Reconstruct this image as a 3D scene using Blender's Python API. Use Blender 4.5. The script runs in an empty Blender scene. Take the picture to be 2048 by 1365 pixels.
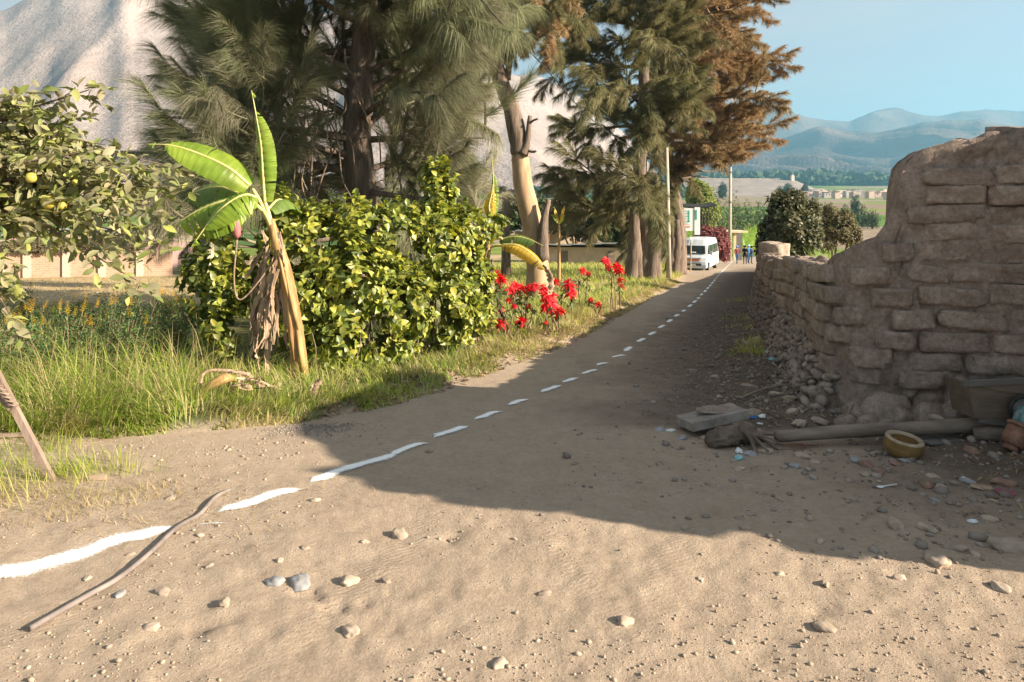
import bpy, bmesh, math, random
import numpy as np
from mathutils import Vector, Matrix, Euler, noise as mnoise
R = math.radians
SC = bpy.context.scene
COL = SC.collection
rnd = random.Random(7)
nr = np.random.default_rng(11)

# ------------------------------------------------------------------ camera, world, sun, exposure
F, HY, CAMZ = 1400.0, 410.0, 1.6          # focal length in photo pixels, horizon row, eye height
cam_d = bpy.data.cameras.new('camera'); cam = bpy.data.objects.new('camera', cam_d); COL.objects.link(cam)
cam.location = (0, 0, CAMZ); cam.rotation_euler = (R(90), 0, 0)
cam_d.sensor_width = 36.0; cam_d.lens = F/2048*36.0
cam_d.shift_y = -(682.5-HY)/2048
cam_d.clip_start = 0.05; cam_d.clip_end = 40000
SC.camera = cam

SUN_DIR = Vector((2.27, -0.78, 1.06)).normalized()      # towards the sun
world = bpy.data.worlds.new('World'); SC.world = world; world.use_nodes = True
wn = world.node_tree.nodes; wl = world.node_tree.links; wn.clear()
w_out = wn.new('ShaderNodeOutputWorld'); w_bg = wn.new('ShaderNodeBackground')
sky = wn.new('ShaderNodeTexSky'); sky.sky_type = 'NISHITA'; sky.sun_disc = False
sky.sun_elevation = math.asin(SUN_DIR.z); sky.sun_rotation = math.atan2(SUN_DIR.x, SUN_DIR.y)
sky.altitude = 600; sky.air_density = 1.0; sky.dust_density = 2.0; sky.ozone_density = 1.2
# thin high cloud: soft streaks of noise mixed over the clear sky
tc = wn.new('ShaderNodeTexCoord'); mp = wn.new('ShaderNodeMapping'); mp.inputs['Scale'].default_value = (1.2, 1.2, 4.5)
nz = wn.new('ShaderNodeTexNoise'); nz.inputs['Scale'].default_value = 2.2; nz.inputs['Detail'].default_value = 5; nz.inputs['Roughness'].default_value = .55
cr = wn.new('ShaderNodeValToRGB'); cr.color_ramp.elements[0].position = .30; cr.color_ramp.elements[1].position = .72
cr.color_ramp.elements[0].color = (.45, .45, .45, 1); cr.color_ramp.elements[1].color = (.92, .92, .92, 1)
mx = wn.new('ShaderNodeMix'); mx.data_type = 'RGBA'
wl.new(tc.outputs['Generated'], mp.inputs['Vector']); wl.new(mp.outputs['Vector'], nz.inputs['Vector']); wl.new(nz.outputs['Fac'], cr.inputs['Fac'])
wl.new(cr.outputs['Color'], mx.inputs['Factor']); wl.new(sky.outputs['Color'], mx.inputs['A'])
mx.inputs['B'].default_value = (4.2, 3.85, 3.8, 1)
wl.new(mx.outputs['Result'], w_bg.inputs['Color']); w_bg.inputs['Strength'].default_value = 0.05
wl.new(w_bg.outputs['Background'], w_out.inputs['Surface'])

sun_d = bpy.data.lights.new('sun', 'SUN'); sun = bpy.data.objects.new('sun', sun_d); COL.objects.link(sun)
sun_d.energy = 5.0; sun_d.angle = R(0.53); sun_d.color = (1.0, .86, .68)
sun.rotation_euler = SUN_DIR.to_track_quat('Z', 'Y').to_euler(); sun.location = (30, 5, 40)
SC.view_settings.view_transform = 'Standard'; SC.view_settings.look = 'None'
SC.view_settings.exposure = 1.85; SC.view_settings.gamma = 1.0; SC.view_settings.use_curve_mapping = False
SC.render.engine = 'CYCLES'
SC.cycles.use_denoising = True
SC.cycles.max_bounces = 6; SC.cycles.transparent_max_bounces = 6; SC.cycles.volume_bounces = 0
SC.cycles.diffuse_bounces = 4

# ------------------------------------------------------------------ small helpers
def P(px, py, d):
    return Vector(((px-1024)*d/F, d, CAMZ-(py-HY)*d/F))

def hash2(i, j, seed):
    h = (i*374761393 + j*668265263 + seed*974711) & 0xffffffff
    h = ((h ^ (h >> 13))*1274126177) & 0xffffffff
    h = h ^ (h >> 16)
    return (h & 0xffff)/65535.0
def vnoise(x, y, seed=0):
    x = np.asarray(x, float); y = np.asarray(y, float)
    xi = np.floor(x).astype(np.int64); yi = np.floor(y).astype(np.int64)
    fx = x-xi; fy = y-yi; fx = fx*fx*(3-2*fx); fy = fy*fy*(3-2*fy)
    a = hash2(xi, yi, seed); b = hash2(xi+1, yi, seed); c = hash2(xi, yi+1, seed); d = hash2(xi+1, yi+1, seed)
    return (a*(1-fx)+b*fx)*(1-fy)+(c*(1-fx)+d*fx)*fy
def fbm(x, y, oct=4, seed=0, gain=.5):
    s = 0; a = 1; t = 0
    for o in range(oct):
        s = s+a*(vnoise(x, y, seed+o*17)*2-1); t += a; a *= gain; x = x*2.03+3.1; y = y*2.03+1.7
    return s/t
def sstep(a, b, x):
    t = np.clip((np.asarray(x, float)-a)/(b-a), 0, 1); return t*t*(3-2*t)

# polylines of the place (metres; x right, y ahead)
LEFT_EDGE = [(-9, 4.9), (-4.14, 5.66), (-3.08, 5.96), (-2.08, 6.29), (-1.32, 6.98), (-.71, 7.97), (-.16, 9.18), (1.08, 12.04), (2.76, 17.1), (5.68, 26), (9.2, 36.7), (12.0, 47), (18.5, 66), (28, 95), (40, 130)]
WALL = [(16.0, 44.0), (14.8, 41.0), (11.0, 30.6), (7.4, 20.4), (5.25, 14.2), (4.3, 10.8), (3.72, 8.6), (3.3, 7.1), (3.22, 6.62), (3.34, 6.36), (3.62, 6.26), (4.5, 5.98), (4.95, 5.72), (4.88, 5.1), (4.78, 4.3), (5.1, 3.55), (5.55, 2.68)]
def edge_x(y):
    ys = [p[1] for p in LEFT_EDGE]; xs = [p[0] for p in LEFT_EDGE]
    return np.interp(y, ys, xs)
def right_x(y):     # wall line / right verge
    ys = [1.8, 2.6, 3.55, 4.3, 5.1, 5.72, 5.98, 6.3, 7.1, 8.6, 10.8, 14.2, 20.4, 30.6, 41, 66, 130]; xs = [12., 5.6, 5.1, 4.78, 4.88, 4.95, 4.5, 3.3, 3.3, 3.72, 4.3, 5.25, 7.4, 11, 14.8, 24, 48]
    return np.interp(y, ys, xs)
YP = [-7000, -60, 90, 150, 250, 400, 600, 800, 1000, 1500, 2000, 3000, 7000]
ZP = [3.6, 3.6, -5.4, -6.9, -5.6, -1, 5, 11, 17, 42, 66, 110, 240]
def gbase(x, y):
    x = np.asarray(x, float); y = np.asarray(y, float)
    z = np.interp(y, YP, ZP)
    return z
def vegmask(x, y):
    x = np.asarray(x, float); y = np.asarray(y, float)
    w = .18*fbm(x*1.3, y*1.3, 3, 5)+.35*fbm(x*.35, y*.35, 2, 9)*sstep(12, 30, y)
    d = edge_x(y)-x+w                                    # >0 left of the road
    m = sstep(-.05, .45, d)*sstep(4.9, 5.7, y+.25*np.minimum(0, x+4)*0)
    return m
def rough(x, y):
    """small relief: lumps, ruts, footprints"""
    r = np.hypot(x, y)
    fade = 1-sstep(25, 60, r)
    dirx, diry = .29, .957
    u = x*diry-y*dirx; v = x*dirx+y*diry
    z = .022*fbm(x*.9, y*.9, 3, 21)
    z = z+.006*fbm(u*3.2, v*.7, 3, 33)                  # lengthways ruts
    lumps = fbm(x*5.0, y*5.0, 3, 41)
    near = sstep(6.2, 3.2, y)
    z = z+(.005+.009*near)*lumps
    z = z+(.003+.0075*near)*fbm(x*14, y*14, 3, 55)-.022*near*sstep(.42, .62, fbm(x*3.1, y*3.1, 2, 57))*sstep(-.1, .3, fbm(x*9, y*9, 2, 59))
    # debris strip in front of the wall
    dw = right_x(y)-x
    strip = sstep(2.0, .4, dw)*sstep(-.6, .0, dw)*(1-vegmask(x, y))
    z = z+strip*(.10+.05*fbm(x*3, y*3, 3, 61))
    return z*fade
def G(x, y):
    z = gbase(x, y)+rough(x, y)
    z = z+vegmask(x, y)*(.07+.05*fbm(np.asarray(x)*.6, np.asarray(y)*.6, 2, 71))*(1-sstep(60, 100, y))
    return z
def Gs(x, y): return float(G(np.array([x]), np.array([y]))[0])
def ground_px(px, py):
    """the ground point under a photo pixel"""
    d = np.concatenate([np.arange(1.6, 30, .02), np.arange(30, 400, .2)])
    x = (px-1024)*d/F; z = CAMZ-(py-HY)*d/F; g = G(x, d)
    i = int(np.argmax(z <= g)) if (z <= g).any() else len(d)-1
    return Vector((x[i], d[i], g[i]))

def npmesh(name, V, Fc, smooth=False, tint=None, attrs=None):
    """mesh from numpy verts and an (n,k) face array or a list of faces"""
    me = bpy.data.meshes.new(name)
    V = np.asarray(V, dtype=np.float32)
    if isinstance(Fc, np.ndarray) and Fc.ndim == 2:
        n, k = Fc.shape
        me.vertices.add(len(V)); me.vertices.foreach_set('co', V.ravel())
        me.loops.add(n*k); me.loops.foreach_set('vertex_index', Fc.astype(np.int32).ravel())
        me.polygons.add(n); me.polygons.foreach_set('loop_start', np.arange(0, n*k, k, dtype=np.int32))
        me.update(calc_edges=True)
    else:
        me.from_pydata([tuple(map(float, v)) for v in V], [], [tuple(int(i) for i in f) for f in Fc])
        me.update()
    if smooth: me.polygons.foreach_set('use_smooth', np.ones(len(me.polygons), dtype=bool))
    if tint is not None:
        a = me.attributes.new('tint', 'FLOAT', 'POINT'); a.data.foreach_set('value', np.asarray(tint, dtype=np.float32))
    for k2, arr in (attrs or {}).items():
        a = me.attributes.new(k2, 'FLOAT', 'POINT'); a.data.foreach_set('value', np.asarray(arr, dtype=np.float32))
    return me

def link(name, me, mat=None, parent=None, loc=(0, 0, 0), rot=(0, 0, 0), scale=(1, 1, 1), kind=None):
    o = bpy.data.objects.new(name, me); COL.objects.link(o)
    if mat is not None and me is not None and len(me.materials) == 0: me.materials.append(mat)
    o.location = loc; o.rotation_euler = rot; o.scale = scale
    if parent is not None: o.parent = parent
    if kind: o['kind'] = kind
    return o
def tag(o, label, cat, group=None):
    o['label'] = label; o['category'] = cat
    if group: o['group'] = group
    return o
def thing(name, label, cat, loc, group=None, rotz=0):
    o = bpy.data.objects.new(name, None); COL.objects.link(o); o.empty_display_size = .2
    o.location = loc; o.rotation_euler = (0, 0, rotz)
    return tag(o, label, cat, group)
def wpart(name, me, mat, parent, kind=None):
    """a part whose verts are given in world coordinates, under an unrotated thing"""
    p = parent; off = Vector((0, 0, 0))
    while p is not None: off += Vector(p.location); p = p.parent
    return link(name, me, mat, parent, loc=tuple(-off), kind=kind)

class MB:
    def __init__(s): s.V = []; s.F = []; s.n = 0
    def add(s, V, Fc):
        V = [tuple(v) for v in V]; o = s.n
        s.V += V; s.F += [tuple(int(i)+o for i in f) for f in Fc]; s.n += len(V); return s
    def box(s, c, h, rz=0, tilt=None):
        m = Matrix.Rotation(rz, 3, 'Z')
        if tilt is not None: m = tilt
        vs = []
        for x in (-1, 1):
            for y in (-1, 1):
                for z in (-1, 1):
                    vs.append(m @ Vector((x*h[0], y*h[1], z*h[2]))+Vector(c))
        return s.add(vs, [(0, 1, 3, 2), (4, 6, 7, 5), (0, 4, 5, 1), (2, 3, 7, 6), (0, 2, 6, 4), (1, 5, 7, 3)])
    def tube(s, pts, rad, n=8, cap=True, ecc=None):
        V, Fc = tube(pts, rad, n, cap); return s.add(V, Fc)
    def mesh(s, name, smooth=False):
        return npmesh(name, np.array(s.V), s.F, smooth)

def tube(pts, rad, n=8, cap=True, wob=0, seed=0):
    pts = [Vector(p) for p in pts]; m = len(pts)
    if not hasattr(rad, '__len__'): rad = [rad]*m
    V = []; Fc = []; rr = random.Random(seed)
    up = Vector((0, 0, 1)); prev = None
    for i, p in enumerate(pts):
        t = (pts[min(i+1, m-1)]-pts[max(i-1, 0)])
        t = t.normalized() if t.length > 1e-9 else Vector((0, 0, 1))
        if prev is None:
            a = t.orthogonal().normalized()
        else:
            a = (prev-t*prev.dot(t)); a = a.normalized() if a.length > 1e-6 else t.orthogonal().normalized()
        prev = a; b = t.cross(a)
        for k in range(n):
            an = 2*math.pi*k/n; r = rad[i]*(1+wob*(rr.random()-.5)*2)
            V.append(p+a*math.cos(an)*r+b*math.sin(an)*r)
    for i in range(m-1):
        for k in range(n):
            k2 = (k+1) % n
            Fc.append((i*n+k, i*n+k2, (i+1)*n+k2, (i+1)*n+k))
    if cap:
        Fc.append(tuple(range(n-1, -1, -1))); Fc.append(tuple(range((m-1)*n, m*n)))
    return V, Fc
def catmull(pts, k=6):
    pts = [Vector(p) for p in pts]; out = []
    q = [pts[0]*2-pts[1]]+pts+[pts[-1]*2-pts[-2]]
    for i in range(1, len(q)-2):
        for j in range(k):
            t = j/k; p0, p1, p2, p3 = q[i-1], q[i], q[i+1], q[i+2]
            out.append(.5*((2*p1)+(p2-p0)*t+(2*p0-5*p1+4*p2-p3)*t*t+(3*p1-p0-3*p2+p3)*t**3))
    out.append(pts[-1]); return out

def basis(D, N):
    """(n,3,3) matrices with columns X=dir, Y=side, Z=normal"""
    D = D/np.maximum(np.linalg.norm(D, axis=1, keepdims=True), 1e-9)
    Y = np.cross(N, D); Y /= np.maximum(np.linalg.norm(Y, axis=1, keepdims=True), 1e-9)
    Z = np.cross(D, Y)
    return np.stack([D, Y, Z], axis=2)
def scatter(TV, TF, pos, B, scl, tint=None):
    """template mesh copied n times into arrays: V, F, tint"""
    n = len(pos); TV = np.asarray(TV, float); TF = np.asarray(TF)
    scl = np.asarray(scl, float)
    if scl.ndim == 1: scl = scl[:, None]
    V = np.einsum('nij,nkj->nki', B, TV[None]*scl[:, None, :])+pos[:, None, :]
    Fc = TF[None]+(np.arange(n)*len(TV))[:, None, None]
    t = np.repeat(nr.random(n) if tint is None else tint, len(TV))
    return V.reshape(-1, 3), Fc.reshape(-1, TF.shape[1]), t
def rand_dirs(n):
    v = nr.normal(size=(n, 3)); return v/np.linalg.norm(v, axis=1, keepdims=True)

# ------------------------------------------------------------------ materials
def _nodes(name):
    m = bpy.data.materials.new(name); m.use_nodes = True
    nt = m.node_tree; nt.nodes.clear()
    out = nt.nodes.new('ShaderNodeOutputMaterial'); b = nt.nodes.new('ShaderNodeBsdfPrincipled')
    nt.links.new(b.outputs[0], out.inputs['Surface'])
    return m, nt, b, out
def _set(b, **k):
    for kk, v in k.items(): b.inputs[kk].default_value = v
def c4(c): return (c[0], c[1], c[2], 1)
def M(name, c1, c2=None, scale=4, rough=.9, bump=.25, bscale=30, bdist=.02, obj_rand=0.0, spec=.25, stretch=(1, 1, 1), metallic=0, coord='pos', detail=5, lo=.35, hi=.65):
    m, nt, b, out = _nodes(name); N = nt.nodes; L = nt.links
    _set(b, Roughness=rough, Metallic=metallic); b.inputs['Specular IOR Level'].default_value = spec
    if coord == 'pos':
        g = N.new('ShaderNodeNewGeometry'); src = g.outputs['Position']
    else:
        g = N.new('ShaderNodeTexCoord'); src = g.outputs['Object']
    mpn = N.new('ShaderNodeMapping'); mpn.inputs['Scale'].default_value = stretch; L.new(src, mpn.inputs['Vector']); src = mpn.outputs['Vector']
    c2 = c2 or c1
    n1 = N.new('ShaderNodeTexNoise'); n1.inputs['Scale'].default_value = scale; n1.inputs['Detail'].default_value = detail; n1.inputs['Roughness'].default_value = .62
    L.new(src, n1.inputs['Vector'])
    r = N.new('ShaderNodeValToRGB'); r.color_ramp.elements[0].position = lo; r.color_ramp.elements[1].position = hi
    r.color_ramp.elements[0].color = c4(c1); r.color_ramp.elements[1].color = c4(c2)
    L.new(n1.outputs['Fac'], r.inputs['Fac']); colout = r.outputs['Color']
    if obj_rand:
        oi = N.new('ShaderNodeObjectInfo'); hs = N.new('ShaderNodeHueSaturation')
        mr = N.new('ShaderNodeMapRange'); mr.inputs['To Min'].default_value = 1-obj_rand; mr.inputs['To Max'].default_value = 1+obj_rand
        L.new(oi.outputs['Random'], mr.inputs['Value']); L.new(mr.outputs['Result'], hs.inputs['Value']); L.new(colout, hs.inputs['Color']); colout = hs.outputs['Color']
    L.new(colout, b.inputs['Base Color'])
    if bump:
        n2 = N.new('ShaderNodeTexNoise'); n2.inputs['Scale'].default_value = bscale; n2.inputs['Detail'].default_value = 6; n2.inputs['Roughness'].default_value = .65
        L.new(src, n2.inputs['Vector'])
        bp = N.new('ShaderNodeBump'); bp.inputs['Strength'].default_value = bump; bp.inputs['Distance'].default_value = bdist
        L.new(n2.outputs['Fac'], bp.inputs['Height']); L.new(bp.outputs['Normal'], b.inputs['Normal'])
    return m
def LEAF(name, cols, transl=.35, rough=.5, spec=.3, tcol=None, nscale=0):
    """leaf: colour picked from a ramp by the tint of the leaf and of the object; light passes through"""
    m, nt, b, out = _nodes(name); N = nt.nodes; L = nt.links
    _set(b, Roughness=rough); b.inputs['Specular IOR Level'].default_value = spec
    at = N.new('ShaderNodeAttribute'); at.attribute_name = 'tint'
    oi = N.new('ShaderNodeObjectInfo')
    ad = N.new('ShaderNodeMath'); ad.operation = 'ADD'; L.new(at.outputs['Fac'], ad.inputs[0]); L.new(oi.outputs['Random'], ad.inputs[1])
    fr = N.new('ShaderNodeMath'); fr.operation = 'FRACT'; L.new(ad.outputs[0], fr.inputs[0])
    r = N.new('ShaderNodeValToRGB'); els = r.color_ramp.elements
    while len(els) < len(cols): els.new(.5)
    for i, c in enumerate(cols): els[i].position = i/(len(cols)-1); els[i].color = c4(c)
    L.new(fr.outputs[0], r.inputs['Fac'])
    col = r.outputs['Color']
    if nscale:
        g = N.new('ShaderNodeNewGeometry'); n1 = N.new('ShaderNodeTexNoise'); n1.inputs['Scale'].default_value = nscale; n1.inputs['Detail'].default_value = 3
        L.new(g.outputs['Position'], n1.inputs['Vector']); hs = N.new('ShaderNodeHueSaturation')
        mr = N.new('ShaderNodeMapRange'); mr.inputs['From Min'].default_value = .3; mr.inputs['From Max'].default_value = .7; mr.inputs['To Min'].default_value = .6; mr.inputs['To Max'].default_value = 1.35
        L.new(n1.outputs['Fac'], mr.inputs['Value']); L.new(mr.outputs['Result'], hs.inputs['Value']); L.new(col, hs.inputs['Color']); col = hs.outputs['Color']
    L.new(col, b.inputs['Base Color'])
    t = N.new('ShaderNodeBsdfTranslucent')
    hs2 = N.new('ShaderNodeHueSaturation'); hs2.inputs['Saturation'].default_value = 1.1; hs2.inputs['Value'].default_value = 1.5; L.new(col, hs2.inputs['Color'])
    L.new(hs2.outputs['Color'], t.inputs['Color'])
    ms = N.new('ShaderNodeMixShader'); ms.inputs[0].default_value = transl
    L.new(b.outputs[0], ms.inputs[1]); L.new(t.outputs[0], ms.inputs[2]); L.new(ms.outputs[0], out.inputs['Surface'])
    return m
# ------------------------------------------------------------------ ground: one relief cut into road, field and valley
def ground_material():
    m, nt, b, out = _nodes('ground_soil'); N = nt.nodes; L = nt.links
    _set(b, Roughness=.95); b.inputs['Specular IOR Level'].default_value = .12
    g = N.new('ShaderNodeNewGeometry'); pos = g.outputs['Position']
    def noise(scale, detail=4, rough=.6, vec=pos):
        n = N.new('ShaderNodeTexNoise'); n.inputs['Scale'].default_value = scale; n.inputs['Detail'].default_value = detail; n.inputs['Roughness'].default_value = rough
        L.new(vec, n.inputs['Vector']); return n.outputs['Fac']
    def ramp(fac, a, ca, bb, cb):
        r = N.new('ShaderNodeValToRGB'); r.color_ramp.elements[0].position = a; r.color_ramp.elements[1].position = bb
        r.color_ramp.elements[0].color = c4(ca); r.color_ramp.elements[1].color = c4(cb); L.new(fac, r.inputs['Fac']); return r.outputs['Color']
    def mix(f, a, bb):
        x = N.new('ShaderNodeMix'); x.data_type = 'RGBA'
        if hasattr(f, 'default_value'): L.new(f, x.inputs['Factor'])
        else: x.inputs['Factor'].default_value = f
        L.new(a, x.inputs['A']); L.new(bb, x.inputs['B']); return x.outputs['Result']
    big = noise(.7, 5); fine = noise(26, 6, .7); mid = noise(5.5, 6, .65)
    dirt = ramp(big, .3, (.33, .250, .182), .7, (.44, .345, .258))
    dirt2 = ramp(mid, .32, (.28, .21, .152), .68, (.46, .365, .275))
    d = mix(.55, dirt, dirt2)
    sp = ramp(fine, .36, (.28, .215, .16), .62, (.47, .38, .29))
    d = mix(.35, d, sp)
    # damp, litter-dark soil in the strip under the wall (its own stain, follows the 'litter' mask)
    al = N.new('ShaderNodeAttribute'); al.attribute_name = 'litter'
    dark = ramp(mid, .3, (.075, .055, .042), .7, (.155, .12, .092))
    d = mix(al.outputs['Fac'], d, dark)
    # field: dry straw and green-brown soil
    straw = ramp(mid, .35, (.30, .22, .115), .65, (.55, .42, .24))
    green = ramp(noise(2.1, 4), .35, (.06, .075, .025), .65, (.16, .15, .06))
    ag = N.new('ShaderNodeAttribute'); ag.attribute_name = 'green'
    f = mix(ag.outputs['Fac'], straw, green)
    av = N.new('ShaderNodeAttribute'); av.attribute_name = 'veg'
    col = mix(av.outputs['Fac'], d, f)
    L.new(col, b.inputs['Base Color'])
    # relief: grit and crumbs
    vo = N.new('ShaderNodeTexVoronoi'); vo.inputs['Scale'].default_value = 45; L.new(pos, vo.inputs['Vector'])
    vr = N.new('ShaderNodeMapRange'); vr.inputs['From Min'].default_value = .0; vr.inputs['From Max'].default_value = .28; vr.inputs['To Min'].default_value = 1; vr.inputs['To Max'].default_value = 0
    L.new(vo.outputs['Distance'], vr.inputs['Value'])
    mm = N.new('ShaderNodeMath'); mm.operation = 'MULTIPLY'; L.new(vr.outputs['Result'], mm.inputs[0])
    rr_ = N.new('ShaderNodeMapRange'); rr_.inputs['From Min'].default_value = .5; rr_.inputs['From Max'].default_value = .7; L.new(mid, rr_.inputs['Value']); L.new(rr_.outputs['Result'], mm.inputs[1])
    ad = N.new('ShaderNodeMath'); ad.operation = 'ADD'; L.new(mm.outputs[0], ad.inputs[0]); L.new(noise(60, 6, .75), ad.inputs[1])
    bp = N.new('ShaderNodeBump'); bp.inputs['Strength'].default_value = .75; bp.inputs['Distance'].default_value = .02; L.new(ad.outputs[0], bp.inputs['Height'])
    b2 = N.new('ShaderNodeBump'); b2.inputs['Strength'].default_value = .16; b2.inputs['Distance'].default_value = .05; L.new(noise(9, 5, .6), b2.inputs['Height']); L.new(bp.outputs['Normal'], b2.inputs['Normal'])
    # tyre treads pressed into the dust along the wheel tracks
    at = N.new('ShaderNodeAttribute'); at.attribute_name = 'track'
    mpt = N.new('ShaderNodeMapping'); mpt.inputs['Rotation'].default_value = (0, 0, R(55)); L.new(pos, mpt.inputs['Vector'])
    wv = N.new('ShaderNodeTexWave'); wv.inputs['Scale'].default_value = 10; wv.inputs['Distortion'].default_value = 4.5; wv.inputs['Detail'].default_value = 2; wv.inputs['Detail Scale'].default_value = 2.5; L.new(mpt.outputs['Vector'], wv.inputs['Vector'])
    wm = N.new('ShaderNodeMath'); wm.operation = 'MULTIPLY'; L.new(wv.outputs['Fac'], wm.inputs[0]); L.new(at.outputs['Fac'], wm.inputs[1])
    b3 = N.new('ShaderNodeBump'); b3.inputs['Strength'].default_value = .4; b3.inputs['Distance'].default_value = .012; L.new(wm.outputs[0], b3.inputs['Height']); L.new(b2.outputs['Normal'], b3.inputs['Normal'])
    L.new(b3.outputs['Normal'], b.inputs['Normal'])
    return m
def valley_material():
    m, nt, b, out = _nodes('valley_fields'); N = nt.nodes; L = nt.links
    _set(b, Roughness=.95); b.inputs['Specular IOR Level'].default_value = .1
    g = N.new('ShaderNodeNewGeometry'); mpn = N.new('ShaderNodeMapping'); mpn.inputs['Scale'].default_value = (.006, .011, .0); mpn.inputs['Rotation'].default_value = (0, 0, .5)
    L.new(g.outputs['Position'], mpn.inputs['Vector'])
    vo = N.new('ShaderNodeTexVoronoi'); vo.inputs['Scale'].default_value = 1.0; vo.distance = 'CHEBYCHEV'; L.new(mpn.outputs['Vector'], vo.inputs['Vector'])
    sep = N.new('ShaderNodeSeparateColor'); L.new(vo.outputs['Color'], sep.inputs[0])
    r = N.new('ShaderNodeValToRGB'); r.color_ramp.interpolation = 'CONSTANT'; e = r.color_ramp.elements
    cols = [(.10, .17, .03), (.16, .21, .04), (.23, .17, .11), (.07, .12, .03), (.19, .22, .06), (.26, .20, .14)]
    while len(e) < len(cols): e.new(.5)
    for i, c in enumerate(cols): e[i].position = i/len(cols); e[i].color = c4(c)
    L.new(sep.outputs[0], r.inputs['Fac'])
    n = N.new('ShaderNodeTexNoise'); n.inputs['Scale'].default_value = .12; n.inputs['Detail'].default_value = 6; L.new(g.outputs['Position'], n.inputs['Vector'])
    hs = N.new('ShaderNodeHueSaturation'); mr = N.new('ShaderNodeMapRange'); mr.inputs['From Min'].default_value = .3; mr.inputs['From Max'].default_value = .7; mr.inputs['To Min'].default_value = .7; mr.inputs['To Max'].default_value = 1.25
    L.new(n.outputs['Fac'], mr.inputs['Value']); L.new(mr.outputs['Result'], hs.inputs['Value']); L.new(r.outputs['Color'], hs.inputs['Color']); L.new(hs.outputs['Color'], b.inputs['Base Color'])
    return m
MAT_GROUND = ground_material()
MAT_VALLEY = valley_material()

def build_ground():
    r1 = np.exp(np.arange(math.log(.8), math.log(16), .0115)); r2 = np.exp(np.arange(math.log(16.3), math.log(7000), .035))
    rr = np.concatenate([[.05, .4], r1, r2, [7000]])
    a1 = np.arange(-46, 46.01, .26); a2 = np.arange(50, 311, 5.)
    an = np.radians(np.concatenate([a1, a2])); na = len(an); n_r = len(rr)
    RR, AA = np.meshgrid(rr, an, indexing='ij')
    X = RR*np.sin(AA); Y = RR*np.cos(AA)
    Z = G(X.ravel(), Y.ravel()).reshape(X.shape)
    V = np.stack([X.ravel(), Y.ravel(), Z.ravel()], 1)
    i, j = np.meshgrid(np.arange(n_r-1), np.arange(na), indexing='ij'); j2 = (j+1) % na
    Fq = np.stack([i*na+j, (i+1)*na+j, (i+1)*na+j2, i*na+j2], -1).reshape(-1, 4)[:, ::-1]
    x, y = V[:, 0], V[:, 1]
    veg = vegmask(x, y); dw = right_x(y)-x
    behind = sstep(-.25, -.7, dw)*sstep(3, 5, y)
    veg2 = np.maximum(veg, behind)
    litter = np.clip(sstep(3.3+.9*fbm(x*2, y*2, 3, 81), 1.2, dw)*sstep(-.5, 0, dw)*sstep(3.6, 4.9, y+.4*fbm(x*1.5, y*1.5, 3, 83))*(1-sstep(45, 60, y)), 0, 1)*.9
    green = np.clip(sstep(-.3, .35, fbm(x*.25, y*.25, 3, 91)+.35*sstep(9, 4, np.abs(edge_x(y)-x))+.5*sstep(28, 18, y)-1.1*sstep(1.9, .5, np.abs(edge_x(y)-x))*sstep(7.5, 10, y)), 0, 1)
    # the dry threshing ground in front of the brick wall
    green = green*(1-sstep(17, 20, y)*sstep(36, 33, y)*sstep(-6, -8, x))
    track = np.zeros(len(x))
    for (x0, x1, x2_, w_) in [(-.55, .30, .2, .10), (.95, .30, -.1, .10), (1.55, .12, .5, .09), (-1.5, .45, .3, .08), (.2, -.25, .35, .07)]:
        c = x0+x1*(y-4)+x2_*.1*(y-4)**2*.1+.05*np.sin(y*.9+x0*3)
        track = np.maximum(track, sstep(w_*1.3, w_*.7, np.abs(x-c))*np.clip(.35+1.3*fbm(x*.6, y*.6, 2, 99), 0, 1))
    track = track*(1-veg)*sstep(13, 7, y)
    fc = V[Fq].mean(1); far = np.hypot(fc[:, 0], fc[:, 1]) > 105
    fx, fy = fc[:, 0], fc[:, 1]
    isroad = (~far) & (vegmask(fx, fy) < .5) & (right_x(fy)-fx > -.3) & (fy > -40)
    def sub(name, mask, mat, kind='structure'):
        Fs = Fq[mask]; used = np.unique(Fs); remap = -np.ones(len(V), dtype=np.int64); remap[used] = np.arange(len(used))
        me = npmesh(name, V[used], remap[Fs], smooth=True, attrs={'veg': veg2[used], 'litter': litter[used], 'green': green[used], 'track': track[used]})
        return link(name, me, mat, kind=kind)
    sub('dirt_road', isroad, MAT_GROUND)
    sub('field_ground', (~isroad) & (~far), MAT_GROUND)
    sub('valley_floor', far, MAT_VALLEY)
build_ground()
ROAD = bpy.data.objects['dirt_road']

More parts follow.
